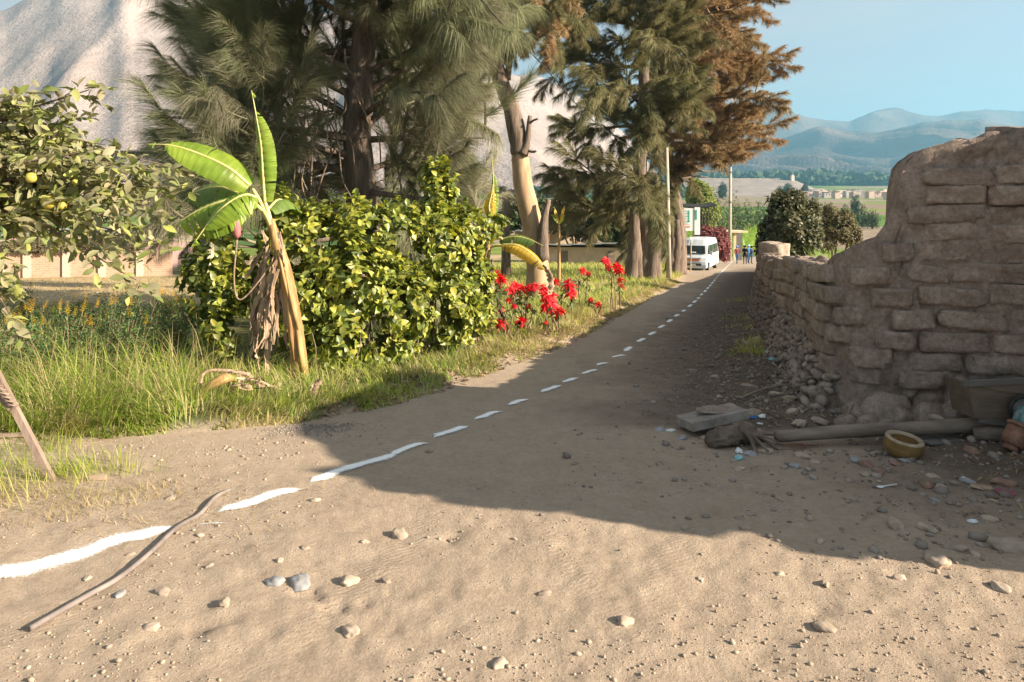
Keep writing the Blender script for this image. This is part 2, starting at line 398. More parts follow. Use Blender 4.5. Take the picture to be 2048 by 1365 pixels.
# ------------------------------------------------------------------ mountains
def mountain(name, sil, D, W, zbase, mat, amp, nscale, seed, nu=260, nv=90, pwr=1.25, rough_crest=.03, skew=.0):
    px = np.linspace(sil[0][0], sil[-1][0], nu)
    cy = np.interp(px, [s[0] for s in sil], [s[1] for s in sil])
    vv = np.concatenate([np.linspace(0, 1, nv), np.linspace(1, 0, 14)[1:]])
    side = np.concatenate([np.ones(nv), -np.ones(13)])
    U, K = np.meshgrid(np.arange(nu), np.arange(len(vv)), indexing='ij')
    v = vv[K]; s = side[K]
    Dc = D*(1+.06*fbm(px[U]*.004, px[U]*0, 3, seed+3))
    d = np.where(s > 0, Dc-W*(1-v), Dc+W*.8*(1-v))
    a = (px[U]-1024)/F
    X = a*d; Y = d
    cz = CAMZ-(cy[U]-HY)*Dc/F
    cz = cz*(1+rough_crest*fbm(px[U]*.02, px[U]*0+5, 4, seed+9))
    sk = X+skew*Y
    rid = 1-np.abs(fbm(sk*nscale*1.9, Y*nscale*.55, 4, seed))*2.1
    rid2 = fbm(sk*nscale*7, Y*nscale*4, 4, seed+31)
    env = np.clip(v*(1-v)*4, 0, 1)**.7
    Z = zbase+(cz-zbase)*v**pwr+amp*env*(rid-.45)+amp*.22*env*rid2
    V = np.stack([X.ravel(), Y.ravel(), Z.ravel()], 1)
    n2 = len(vv)
    i, j = np.meshgrid(np.arange(nu-1), np.arange(n2-1), indexing='ij')
    Fq = np.stack([i*n2+j, (i+1)*n2+j, (i+1)*n2+j+1, i*n2+j+1], -1).reshape(-1, 4)
    return link(name, npmesh(name, V, Fq, smooth=True), mat, kind='structure')
def rock_mat(name, c1, c2, c3, s1, s2, stretch=(1, 1, 1)):
    m, nt, b, out = _nodes(name); N = nt.nodes; L = nt.links
    _set(b, Roughness=1.0); b.inputs['Specular IOR Level'].default_value = .05
    g = N.new('ShaderNodeNewGeometry')
    n1 = N.new('ShaderNodeTexNoise'); n1.inputs['Scale'].default_value = s1; n1.inputs['Detail'].default_value = 8; n1.inputs['Roughness'].default_value = .65; L.new(g.outputs['Position'], n1.inputs['Vector'])
    r = N.new('ShaderNodeValToRGB'); r.color_ramp.elements[0].position = .38; r.color_ramp.elements[1].position = .62; r.color_ramp.elements[0].color = c4(c1); r.color_ramp.elements[1].color = c4(c2); L.new(n1.outputs['Fac'], r.inputs['Fac'])
    n2 = N.new('ShaderNodeTexNoise'); n2.inputs['Scale'].default_value = s2; n2.inputs['Detail'].default_value = 5; n2.inputs['Roughness'].default_value = .75; L.new(g.outputs['Position'], n2.inputs['Vector'])
    r2 = N.new('ShaderNodeValToRGB'); r2.color_ramp.elements[0].position = .60; r2.color_ramp.elements[1].position = .70; r2.color_ramp.elements[0].color = (0, 0, 0, 1); r2.color_ramp.elements[1].color = (.65, .65, .65, 1); L.new(n2.outputs['Fac'], r2.inputs['Fac'])
    x = N.new('ShaderNodeMix'); x.data_type = 'RGBA'; L.new(r2.outputs['Color'], x.inputs['Factor']); L.new(r.outputs['Color'], x.inputs['A']); x.inputs['B'].default_value = c4(c3)
    L.new(x.outputs['Result'], b.inputs['Base Color'])
    bp = N.new('ShaderNodeBump'); bp.inputs['Strength'].default_value = .7; bp.inputs['Distance'].default_value = 1/s2*.6; L.new(n2.outputs['Fac'], bp.inputs['Height']); L.new(bp.outputs['Normal'], b.inputs['Normal'])
    return m
MAT_MT1 = rock_mat('pale_mountain', (.31, .245, .215), (.40, .325, .29), (.21, .17, .155), .0045, .05)
MAT_MT2 = rock_mat('far_mountain', (.085, .06, .05), (.17, .12, .10), (.06, .05, .045), .003, .02)
mountain('mountain_near', [(-2600, 250), (-1500, 90), (-700, 60), (-200, 35), (0, 20), (90, -12), (250, -70), (380, -20), (440, 4), (520, -12), (600, 18), (760, 60), (900, 105), (1000, 138), (1060, 168), (1130, 215), (1200, 275), (1260, 335), (1310, 385)], 1650, 950, -40, MAT_MT1, 24, .0028, 3, nu=300, nv=120, skew=.25)
mountain('mountain_middle', [(700, 330), (900, 220), (980, 175), (1040, 152), (1075, 150), (1120, 172), (1180, 205), (1240, 260), (1300, 330), (1340, 380)], 2400, 1000, -20, MAT_MT1, 50, .002, 13, nu=140)
mountain('mountain_right', [(1000, 372), (1250, 345), (1400, 318), (1480, 300), (1560, 278), (1640, 256), (1700, 266), (1780, 262), (1850, 247), (1900, 241), (1960, 237), (2000, 248), (2048, 262), (2200, 250), (2500, 200), (3000, 240), (3600, 300)], 3200, 1400, 0, MAT_MT2, 110, .0015, 23, nu=280, nv=100, skew=.8)
mountain('mountain_far', [(1000, 330), (1300, 250), (1440, 222), (1530, 218), (1590, 226), (1650, 244), (1700, 241), (1740, 226), (1790, 216), (1850, 231), (1880, 232), (1920, 222), (1980, 216), (2048, 222), (2300, 190), (2700, 230), (3600, 260)], 4400, 1500, 20, MAT_MT2, 130, .0011, 43, nu=280, nv=70, skew=.6)

# ------------------------------------------------------------------ haze: one even box of air round everything
mh = bpy.data.materials.new('valley_air'); mh.use_nodes = True; nh = mh.node_tree.nodes; nh.clear()
ho = nh.new('ShaderNodeOutputMaterial'); hv = nh.new('ShaderNodeVolumePrincipled')
hv.inputs['Color'].default_value = (.25, .60, .85, 1); hv.inputs['Density'].default_value = 2.0e-4; hv.inputs['Anisotropy'].default_value = .2
mh.node_tree.links.new(hv.outputs['Volume'], ho.inputs['Volume'])
bx = MB().box((0, 0, 330), (9000, 9000, 380)); haze = link('haze', bx.mesh('haze'), mh, kind='stuff')
tag(haze, 'thin blue haze filling the valley air', 'haze')
# ------------------------------------------------------------------ adobe wall
def adobe_mat(name, c1, c2, cdark, rnd_):
    m, nt, b, out = _nodes(name); N = nt.nodes; L = nt.links; _set(b, Roughness=.98); b.inputs['Specular IOR Level'].default_value = .08
    g = N.new('ShaderNodeNewGeometry'); pos = g.outputs['Position']
    def nz(sc, det=6, ro=.65):
        n = N.new('ShaderNodeTexNoise'); n.inputs['Scale'].default_value = sc; n.inputs['Detail'].default_value = det; n.inputs['Roughness'].default_value = ro; L.new(pos, n.inputs['Vector']); return n.outputs['Fac']
    def rp(f, a, ca, bb, cb):
        r = N.new('ShaderNodeValToRGB'); r.color_ramp.elements[0].position = a; r.color_ramp.elements[1].position = bb; r.color_ramp.elements[0].color = c4(ca); r.color_ramp.elements[1].color = c4(cb); L.new(f, r.inputs['Fac']); return r.outputs['Color']
    base_ = rp(nz(5.5), .30, c1, .70, c2); mot = rp(nz(24, 6, .75), .36, (.62, .62, .62), .64, (1.22, 1.2, 1.18)); mm_ = N.new('ShaderNodeMix'); mm_.data_type = 'RGBA'; mm_.blend_type = 'MULTIPLY'; mm_.inputs['Factor'].default_value = .8; L.new(base_, mm_.inputs['A']); L.new(mot, mm_.inputs['B']); base = mm_.outputs['Result']
    st = rp(nz(3.1, 7, .7), .60, (0, 0, 0), .74, (.75, .75, .75))      # dark weather stains, blotches with their own shape
    mx_ = N.new('ShaderNodeMix'); mx_.data_type = 'RGBA'; L.new(st, mx_.inputs['Factor']); L.new(base, mx_.inputs['A']); mx_.inputs['B'].default_value = c4(cdark)
    fl = rp(nz(90, 3, .7), .62, (0, 0, 0), .70, (.35, .35, .35)); m2 = N.new('ShaderNodeMix'); m2.data_type = 'RGBA'; L.new(fl, m2.inputs['Factor']); L.new(mx_.outputs['Result'], m2.inputs['A']); m2.inputs['B'].default_value = (.40, .32, .22, 1)   # chopped straw
    col = m2.outputs['Result']
    oi = N.new('ShaderNodeObjectInfo'); hs = N.new('ShaderNodeHueSaturation'); mr = N.new('ShaderNodeMapRange'); mr.inputs['To Min'].default_value = 1-rnd_; mr.inputs['To Max'].default_value = 1+rnd_
    L.new(oi.outputs['Random'], mr.inputs['Value']); L.new(mr.outputs['Result'], hs.inputs['Value']); L.new(col, hs.inputs['Color']); L.new(hs.outputs['Color'], b.inputs['Base Color'])
    b1 = N.new('ShaderNodeBump'); b1.inputs['Strength'].default_value = .9; b1.inputs['Distance'].default_value = .045; L.new(nz(9, 8, .72), b1.inputs['Height'])
    b2 = N.new('ShaderNodeBump'); b2.inputs['Strength'].default_value = .7; b2.inputs['Distance'].default_value = .012; L.new(nz(55, 6, .75), b2.inputs['Height']); L.new(b1.outputs['Normal'], b2.inputs['Normal']); L.new(b2.outputs['Normal'], b.inputs['Normal'])
    return m
MAT_ADOBE = adobe_mat('adobe_brick', (.27, .205, .165), (.46, .365, .30), (.15, .118, .098), .14)
MAT_MUD = adobe_mat('mud_mortar', (.24, .182, .147), (.43, .34, .28), (.14, .11, .092), .0)
MAT_STONE = M('river_stone', (.185, .145, .12), (.32, .26, .215), scale=6, rough=.9, bump=.35, bscale=60, bdist=.008, obj_rand=.28, spec=.2)
WP = catmull([(x, y, 0) for x, y in WALL], 14)
cum = [0.]
for a, b in zip(WP, WP[1:]): cum.append(cum[-1]+(b-a).length)
WLEN = cum[-1]
def wall_at(s):
    s = min(max(s, 0), WLEN-1e-4)
    i = int(np.searchsorted(cum, s)-1); i = max(0, min(i, len(WP)-2))
    t = (s-cum[i])/max(1e-9, cum[i+1]-cum[i]); p = WP[i].lerp(WP[i+1], t)
    tg = (WP[min(i+2, len(WP)-1)]-WP[max(i-1, 0)]).normalized()
    return p, tg, Vector((tg.y, -tg.x, 0))*-1       # third: normal away from the road? fixed below
def s_of(pt):
    best = min(range(len(WP)), key=lambda i: (WP[i].x-pt[0])**2+(WP[i].y-pt[1])**2); return cum[best]
S_COR = s_of((3.24, 6.5)); S_R = s_of((4.5, 5.98)); S_7 = s_of((3.4, 7.4)); S_10 = s_of((4.3, 10.8)); S_14 = s_of((5.25, 14.2)); S_20 = s_of((7.4, 20.4))
S_T = s_of((3.50, 6.30))
TOPS = [(0, 1.0), (S_20, 1.36), (s_of((5.6, 15.3)), 1.40), (S_14, 1.38), (S_10, 1.38), (s_of((3.55, 8.0)), 1.42), (S_COR-.25, 1.44), (S_COR-.10, 1.58), (S_COR+.08, 1.66), (S_T-.16, 1.72), (S_T-.11, 1.86), (S_T-.07, 2.12), (S_T-.02, 2.36), (S_T+.12, 2.48), (S_COR+.8, 2.56), (S_R-.10, 2.60), (S_R-.02, 2.62), (S_R+.12, 2.40), (S_R+.30, 2.42), (S_R+.5, 2.9), (WLEN-1.2, 3.0), (WLEN-.4, 2.85), (WLEN, 3.1)]
def wtop(s): return float(np.interp(s, [t[0] for t in TOPS], [t[1] for t in TOPS]))
def foot(s): return float(np.interp(s, [0, S_20, S_14, S_10, S_7, S_COR, S_COR+.5, WLEN], [.9, .95, .9, .82, .55, .42, .36, .3]))
def road_normal(tg): return Vector((-tg.y, tg.x, 0)) if True else None
# walking from far to near the road lies on the right hand (west) side
def wn_at(s):
    p, tg, _ = wall_at(s); n = Vector((tg.y, -tg.x, 0))    # right-hand side of travel
    return p, tg, n
TH = .44
WALLT = thing('adobe_wall', 'long crumbling adobe brick wall beside the dirt road, tall at its near end', 'wall', (3.3, 6.4, Gs(3.3, 6.4)))
# core of mud between and behind the bricks, eroded
def build_core():
    ss = np.concatenate([np.arange(0, S_20, .30), np.arange(S_20, S_R+.6, .045), np.arange(S_R+.6, WLEN, .15)])
    kk = 110; u = np.arange(kk)/(kk-1); rows = len(ss)
    hh = np.where(u < .46, u/.46, np.where(u <= .54, 1., (1-u)/.46)); side = np.where(u < .46, 1., np.where(u <= .54, 1-2*(u-.46)/.08, -1.))
    pt = np.array([tuple(wn_at(q)[0]) for q in ss]); nn = np.array([tuple(wn_at(q)[2]) for q in ss]); gb = gbase(pt[:, 0], pt[:, 1])
    top = np.array([wtop(q) for q in ss])+.06*fbm(ss*2.3, ss*0, 4, 401)+gb; ft = np.array([foot(q) for q in ss])
    S = ss[:, None]; z = (gb-.25)[:, None]+(top-gb+.25)[:, None]*hh[None]; rel = z-gb[:, None]; sd = np.broadcast_to(side, z.shape)
    near = S > S_COR+.15
    bat = np.where(S < S_COR-.1, .20, .05)*np.clip(1-rel/ft[:, None], 0, 1)
    und = np.where(near, -.10*np.clip(1-np.abs(rel-.22)/.30, 0, 1), 0); up = np.where(S > S_COR-.1, .05*np.clip((rel-1.9)/.7, 0, 1), 0)
    Sx = np.broadcast_to(S, z.shape)
    nz_ = .040*fbm(Sx*2.7, z*2.9, 3, 411)+.030*fbm(Sx*7, z*8, 3, 415)
    pits = -.055*sstep(.30, .55, fbm(Sx*4.5, z*5.5, 3, 417))
    off = sd*(TH*.5-.028-up)+np.where(sd > 0, bat+und+nz_+pits, -.05*fbm(Sx*2, z*2, 2, 421))
    flat = (hh == 1)[None]
    z = z+np.where(flat, .045*fbm(Sx*7, sd*2, 3, 431)-.06*sd*sd, 0)
    V = np.stack([pt[:, 0][:, None]+nn[:, 0][:, None]*off, pt[:, 1][:, None]+nn[:, 1][:, None]*off, z], -1).reshape(-1, 3)
    i, j = np.meshgrid(np.arange(rows-1), np.arange(kk-1), indexing='ij'); a = i*kk+j
    Fq = np.stack([a, a+1, a+kk+1, a+kk], -1).reshape(-1, 4)
    # close both ends with a fan strip
    e = []
    for r0 in (0, (rows-1)*kk):
        for j in range(kk//2-1): e.append((r0+j, r0+j+1, r0+kk-2-j, r0+kk-1-j))
    Fq = np.concatenate([Fq, np.array(e)])
    wpart('mud_core', npmesh('mud_core', V, Fq, smooth=True), MAT_MUD, WALLT)
build_core()
def brick_mesh(name, seed, sx=.56, sy=.46, sz=.165, nx=14, ny=4, nz=6, er=1.0):
    bm = bmesh.new(); bmesh.ops.create_cube(bm, size=1)
    bmesh.ops.subdivide_edges(bm, edges=[e for e in bm.edges if abs(e.verts[0].co.x-e.verts[1].co.x) > .5], cuts=nx-1)
    bmesh.ops.subdivide_edges(bm, edges=[e for e in bm.edges if abs(e.verts[0].co.y-e.verts[1].co.y) > .5], cuts=ny-1, use_grid_fill=True)
    bmesh.ops.subdivide_edges(bm, edges=[e for e in bm.edges if abs(e.verts[0].co.z-e.verts[1].co.z) > .5], cuts=nz-1, use_grid_fill=True)
    o = Vector((seed*7.3, seed*3.1, seed*1.7))
    for v in bm.verts:
        c = v.co.copy(); p = Vector((c.x*sx, c.y*sy, c.z*sz))
        r = .011*er; q = Vector((max(-sx/2+r, min(sx/2-r, p.x)), max(-sy/2+r, min(sy/2-r, p.y)), max(-sz/2+r, min(sz/2-r, p.z))))
        dd = p-q
        if dd.length > 1e-6: p = q+dd.normalized()*r
        d = p.normalized()
        n1 = mnoise.noise(p*6+o); n2 = mnoise.noise(p*17+o*2)
        n3 = mnoise.noise(p*38+o*3); p = p+d*(.016*n1*er+.013*n2*er+.007*n3*er)
        p.z += .016*mnoise.noise(Vector((c.x*1.6, seed*3.7, 0)))+.03*c.x*mnoise.noise(Vector((seed*1.9, 2, 0))); p.y += .03*mnoise.noise(Vector((c.x*2.2, c.z*1.5, seed*2.9)))
        edge = (abs(c.x) > .38)+(abs(c.z) > .3)
        if edge == 2: p = p*(1-.16*er*max(0, mnoise.noise(o*1.3+c*3)+.1))
        v.co = p
    me = bpy.data.meshes.new(name); bm.to_mesh(me); bm.free()
    me.polygons.foreach_set('use_smooth', np.ones(len(me.polygons), dtype=bool)); me.materials.append(MAT_ADOBE)
    return me
BRICKS = [brick_mesh('adobe_brick', i) for i in range(9)]
def brick_arrays(me):
    V = np.zeros(len(me.vertices)*3); me.vertices.foreach_get('co', V); return V.reshape(-1, 3), [tuple(p.vertices) for p in me.polygons]
LOW = [brick_arrays(brick_mesh('adobe_brick_low', 20+i, nx=2, ny=2, nz=2)) for i in range(3)]
rb = random.Random(5)
far_mb = MB(); side_mb = MB()
wl_loc = Vector(WALLT.location); nb = 0
row_h = .178
for row in range(16):
    s = rb.random()*.3
    while s < WLEN:
        L = rb.uniform(.38, .70) if not (S_COR-.5 < s < S_COR+.35) else rb.uniform(.24, .36); sm = s+L/2
        p, tg, n = wn_at(sm); f = foot(sm); top = min(wtop(s), wtop(sm), wtop(s+L))
        hz = row*row_h+.02+(.0 if sm > S_COR else .0)
        ok = (hz+row_h*.5 < top-.03) and (hz > f-.12)
        near_face = sm > S_COR-.05
        if near_face: ok = (hz+row_h*.8 < top-.05) and hz > .22 and not (hz < .55 and rb.random() < .35)
        s += L+.016
        if not ok: continue
        z = float(gbase(p.x, p.y))+hz+row_h*.5+.028*math.sin(sm*1.3+row*.7)+rb.uniform(-.008, .008)
        off = rb.uniform(-.030, .020)
        if near_face and hz > 1.25: off -= rb.random()*.012
        if S_COR-.35 < sm < S_T+.1: off += .028
        rz = math.atan2(tg.y, tg.x)+rb.uniform(-.045, .045)
        tiltz = rb.uniform(-.03, .03)
        slope = math.atan2(float(gbase(*(p+tg*.2).xy)-gbase(*(p-tg*.2).xy)), .4)
        pos = p+n*off+Vector((0, 0, z))
        sc = (L/.575, 1, row_h*rb.uniform(.88, 1.04)/.172)
        if S_20-.5 < sm < S_R+.25:
            o = link('adobe_brick', BRICKS[rb.randrange(9)], None, WALLT, loc=pos-wl_loc, rot=(rb.uniform(-.03, .03), -slope+tiltz, rz), scale=sc); nb += 1
        else:
            tgt = far_mb if sm < S_20 else side_mb
            V, Fc = LOW[rb.randrange(3)]
            mt = Matrix.Translation(pos) @ Euler((0, -slope+tiltz, rz)).to_matrix().to_4x4() @ Matrix.Diagonal((*sc, 1))
            tgt.add([mt @ Vector(v) for v in V], Fc)
for mb, nm in ((far_mb, 'distant_brick_courses'), (side_mb, 'near_brick_courses')):
    wpart(nm, mb.mesh(nm, True), MAT_ADOBE, WALLT, kind='stuff')
# ---- stones
def rock_mesh(name, seed, sub=2, flat=(1, .8, .62), amp=.22, mat=None, freq=1.3):
    bm = bmesh.new(); bmesh.ops.create_icosphere(bm, subdivisions=sub, radius=.5)
    o = Vector((seed*5.1, seed*2.3, seed*9.7))
    for v in bm.verts:
        c = v.co.copy(); c = c*(1+amp*mnoise.noise(c*freq*2+o)+amp*.35*mnoise.noise(c*freq*5+o)); v.co = Vector((c.x*flat[0], c.y*flat[1], c.z*flat[2]))
    me = bpy.data.meshes.new(name); bm.to_mesh(me); bm.free()
    me.polygons.foreach_set('use_smooth', np.ones(len(me.polygons), dtype=bool))
    if mat: me.materials.append(mat)
    return me
STONES = [rock_mesh('stone', i, flat=(1, rnd.uniform(.7, .95), rnd.uniform(.5, .8)), mat=MAT_STONE) for i in range(8)]
far_mb = MB(); cnt = 0; cand = []
s = S_20-4
rows_s = []
while s < S_COR+.05:
    f = foot(s); z = .0
    step = .105
    while z < f+.03:
        rows_s.append((s+rb.uniform(-.03, .03), z+rb.uniform(-.02, .02), rb.uniform(.10, .19))); z += rb.uniform(.075, .105)
    s += step
rows_s.sort(key=lambda q: -q[0])
for (s, z, size) in rows_s:
    p, tg, n = wn_at(s); f = foot(s)
    bat = .20*max(0, 1-z/f)
    pos = p+n*(TH*.5-.02+bat+rb.uniform(-.02, .02))+Vector((0, 0, float(gbase(p.x, p.y))+z))
    rot = (rb.uniform(-.5, .5), rb.uniform(-.5, .5), math.atan2(tg.y, tg.x)+rb.uniform(-.4, .4))
    scl = (size, size*rb.uniform(.7, 1), size*rb.uniform(.65, .95))
    if cnt < 290:
        link('footing_stone', STONES[rb.randrange(8)], None, WALLT, loc=pos-wl_loc, rot=rot, scale=scl); cnt += 1
    else:
        V, Fc = brick_arrays(STONES[rb.randrange(8)])
        mt = Matrix.Translation(pos) @ Euler(rot).to_matrix().to_4x4() @ Matrix.Diagonal((*scl, 1))
        far_mb.add([mt @ Vector(v) for v in V], Fc)
wpart('distant_footing_stones', far_mb.mesh('distant_footing_stones', True), MAT_STONE, WALLT, kind='stuff')
# big boulders and fallen mud lumps at the eroded foot of the near corner
MUDR = [rock_mesh('mud_lump', 30+i, sub=3, flat=(1, .85, .9), amp=.35, mat=MAT_MUD, freq=1.1) for i in range(4)]
for (px, py, d, sz, k) in [(1715, 835, 6.25, .34, 1), (1765, 835, 6.15, .42, 0), (1700, 800, 6.5, .30, 2), (1735, 800, 6.4, .34, 3), (1850, 800, 6.15, .30, 2), (1862, 845, 6.0, .36, 1), (1808, 770, 6.25, .26, 0), (1840, 765, 6.2, .20, 3), (1668, 820, 6.6, .24, 1), (1690, 852, 6.1, .22, 2), (1925, 800, 6.05, .36, 3), (1915, 770, 6.1, .34, 0), (1910, 835, 5.95, .30, 2), (1740, 855, 6.0, .22, 3), (1800, 838, 6.05, .24, 2), (1975, 845, 5.9, .30, 1)]:
    link('mud_lump', MUDR[k], None, WALLT, loc=P(px, py, d)-wl_loc, rot=(rb.random()*3, rb.random()*3, rb.random()*3), scale=(sz*rb.uniform(.8, 1.1), sz*.9, sz*rb.uniform(.9, 1.3)))
for (px, py, d, sz) in [(1885, 850, 5.85, .24), (1790, 858, 5.85, .13), (1828, 856, 5.82, .11), (1770, 850, 5.9, .14), (1720, 862, 5.9, .12), (1650, 850, 6.4, .14), (1630, 838, 6.6, .13), (1870, 838, 5.9, .16)]:
    link('footing_stone', STONES[rb.randrange(8)], None, WALLT, loc=P(px, py, d)-wl_loc, rot=(rb.random()*.6, rb.random()*.6, rb.random()*3), scale=(sz*1.2, sz, sz*.9))
# lit broken block on top of the tall end, stub block at the far end of the low run
for (px, py, d, dims) in [(2040, 285, 6.15, (.42, .40, .26)), (1548, 500, 17.2, (.55, .5, .34))]:
    link('broken_block', BRICKS[3], None, WALLT, loc=P(px, py, d)-wl_loc, rot=(.05, .06, -.9), scale=(dims[0]/.56, dims[1]/.46, dims[2]/.165))
for k in range(16):
    s = S_14+k*(S_7-S_14)/16+rb.random()*.3; p, tg, n = wn_at(s)
    link('coping_lump', MUDR[k % 4], None, WALLT, loc=p+n*rb.uniform(-.12, .1)+Vector((0, 0, float(gbase(p.x, p.y))+wtop(s)-.02))-wl_loc, rot=(rb.random()*3, rb.random(), rb.random()*3), scale=(.22, .2, .10))
# ------------------------------------------------------------------ foliage building blocks
def leaf_tpl(w=.5, fold=.25, curl=.25, tip=.0):
    """leaf of unit length along +X, (V, quads)"""
    xs = [0, .22, .5, .78, 1.0]; ws = [.04, .36, .5, .34, .03]
    V = []; 
    for x, h in zip(xs, ws):
        z = -curl*x*x
        for s in (-1, 0, 1): V.append((x, s*h*w, z+abs(s)*h*w*fold*2))
    Fc = []
    for i in range(4):
        a = i*3; Fc += [(a, a+3, a+4, a+1), (a+1, a+4, a+5, a+2)]
    return np.array(V), np.array(Fc)
LT_ROUND = [leaf_tpl(.80, .30, .35), leaf_tpl(.72, .15, .55), leaf_tpl(.85, .42, .15)]
LT_OVAL = [leaf_tpl(.50, .22, .18), leaf_tpl(.56, .10, .35), leaf_tpl(.46, .30, .05)]
LT_LONG = [leaf_tpl(.22, .2, .4), leaf_tpl(.26, .3, .15)]

def blades(pts, hts, wid, lean=.35, seg=3, dirs=None, tint=None, sag=.5):
    """grass blades: curved ribbons of seg quads (last is narrow)"""
    n = len(pts); pts = np.asarray(pts, float); hts = np.asarray(hts, float)
    az = nr.random(n)*2*np.pi if dirs is None else dirs
    d = np.stack([np.cos(az), np.sin(az), np.zeros(n)], 1); sd = np.stack([-np.sin(az), np.cos(az), np.zeros(n)], 1)
    ln = np.abs(nr.normal(0, lean, n))+.05; sg = sag*nr.random(n)
    V = np.zeros((n, (seg+1)*2, 3))
    for k in range(seg+1):
        t = k/seg
        c = pts+d*(hts*(ln*t+sg*t**3))[:, None]+np.array([0, 0, 1])*(hts*(t-.35*sg*t**3))[:, None]
        w = wid*(1-t)**.7+.0008
        V[:, 2*k] = c-sd*(w[:, None] if hasattr(w, 'shape') and w.ndim else w)*.5; V[:, 2*k+1] = c+sd*(w[:, None] if hasattr(w, 'shape') and w.ndim else w)*.5
    Fq = np.array([(2*k, 2*k+1, 2*k+3, 2*k+2) for k in range(seg)])
    Fc = (Fq[None]+(np.arange(n)*(seg+1)*2)[:, None, None]).reshape(-1, 4)
    t = np.repeat(nr.random(n) if tint is None else tint, (seg+1)*2)
    return V.reshape(-1, 3), Fc, t
def joinA(parts):
    V = []; Fc = []; T = []; o = 0
    for v, f, t in parts: V.append(v); Fc.append(f+o); T.append(t); o += len(v)
    return np.concatenate(V), np.concatenate(Fc), np.concatenate(T)

MAT_BARK = M('grey_brown_bark', (.11, .08, .06), (.24, .18, .14), scale=9, bump=.9, bscale=22, bdist=.04, stretch=(1, 1, .18))
MAT_TWIG = M('dry_twig', (.17, .125, .09), (.30, .23, .17), scale=20, bump=.2, obj_rand=.2)

# ------------------------------------------------------------------ sheoak (casuarina) plumes
def plume(name, seed, L=1.8, n=760, nl=(.28, .52), w=.006, droop=.25, spread=.55, mat=None, fwd=.75, grav=.55, seg=3, stem=.012):
    g = np.random.default_rng(seed)
    t = g.random(n)**.8
    def ax(tt): return np.stack([L*tt, .05*np.sin(tt*3+seed)*L, -droop*L*tt**2+.10*L*tt], 1)
    p = ax(t); dax = ax(t+.01)-ax(t); dax /= np.linalg.norm(dax, axis=1, keepdims=True)
    phi = g.random(n)*2*np.pi
    rad = np.stack([np.zeros(n), np.cos(phi), np.sin(phi)], 1)
    d0 = dax*fwd+rad*spread*(1-.45*t)[:, None]+g.normal(0, .12, (n, 3)); d0 /= np.linalg.norm(d0, axis=1, keepdims=True)
    ln = g.uniform(nl[0], nl[1], n)*(1-.25*t)
    side = np.cross(d0, g.normal(size=(n, 3))); side /= np.linalg.norm(side, axis=1, keepdims=True)
    V = np.zeros((n, (seg+1)*2, 3))
    for k in range(seg+1):
        u = k/seg; c = p+d0*(ln*u)[:, None]+np.array([0, 0, -1])*(grav*ln*u*u)[:, None]
        ww = w*(1-.75*u)
        V[:, 2*k] = c-side*ww/2; V[:, 2*k+1] = c+side*ww/2
    Fq = np.array([(2*k, 2*k+1, 2*k+3, 2*k+2) for k in range(seg)])
    Fc = (Fq[None]+(np.arange(n)*(seg+1)*2)[:, None, None]).reshape(-1, 4)
    T = np.repeat(g.random(n)*.32, (seg+1)*2)
    tv, tf = tube([Vector(q) for q in ax(np.linspace(0, .92, 6))], [stem*(1-.14*i) for i in range(6)], 4, False)
    tf = np.array(tf)+len(V)*(seg+1)*2
    me = npmesh(name, np.concatenate([V.reshape(-1, 3), np.array([tuple(q) for q in tv])]), np.concatenate([Fc, tf]), tint=np.concatenate([T, np.full(len(tv), .99)]))
    if mat: me.materials.append(mat)
    return me
def branch(name, seed, L, nsub, sub, mat, droop=.1, stem=.03):
    """a ramified branch: main axis with nsub feathery side plumes baked into one mesh"""
    g = random.Random(seed); Vs = []; Fs = []; Ts = []; o = 0
    def axp(t): return Vector((L*t, .06*L*math.sin(t*4+seed), L*(.12*t-droop*t*t)))
    for k in range(nsub):
        t = .12+.88*(k+.5)/nsub; q = axp(t); ph = k*2.4+g.random()
        d = Vector((.85+.5*t, math.cos(ph)*(1.0-.75*t), math.sin(ph)*(1.0-.75*t)+.12)); 
        me = plume('tmp', seed*31+k, mat=None, **{kk: (v(g, t) if callable(v) else v) for kk, v in sub.items()})
        n = len(me.vertices); V = np.zeros(n*3); me.vertices.foreach_get('co', V); V = V.reshape(-1, 3)
        m = np.array(orient_m(d, g.uniform(-.3, .3))); V = V @ m.T+np.array(tuple(q))
        Fq = np.zeros(len(me.loops), dtype=np.int32); me.loops.foreach_get('vertex_index', Fq); T = np.zeros(n); me.attributes['tint'].data.foreach_get('value', T)
        Vs.append(V); Fs.append(Fq.reshape(-1, 4)+o); Ts.append(T); o += n; bpy.data.meshes.remove(me)
    tv, tf = tube([axp(t) for t in np.linspace(0, 1, 8)], list(np.linspace(stem, stem*.3, 8)), 5, False)
    Vs.append(np.array([tuple(v) for v in tv])); Fs.append(np.array(tf)+o); Ts.append(np.full(len(tv), .99))
    me = npmesh(name, np.concatenate(Vs), np.concatenate(Fs), tint=np.concatenate(Ts)); me.materials.append(mat); return me
def orient_m(d, roll=0):
    d = Vector(d).normalized(); return d.to_track_quat('X', 'Z').to_matrix() @ Matrix.Rotation(roll, 3, 'X')
MAT_NEEDLE = LEAF('sheoak_needles', [(.13, .14, .075), (.185, .195, .10), (.25, .255, .15), (.21, .225, .11), (.29, .265, .175), (.19, .165, .12)], transl=.22, rough=.6, spec=.2)
MAT_NEEDLE_BROWN = LEAF('dry_sheoak_needles', [(.29, .195, .105), (.41, .28, .155), (.34, .23, .125), (.26, .20, .105), (.47, .34, .20)], transl=.2, rough=.7, spec=.15)
MAT_NEEDLE_DEAD = LEAF('dead_sheoak_twigs', [(.20, .15, .11), (.30, .23, .18), (.16, .12, .09)], transl=.05, rough=.8, spec=.1)
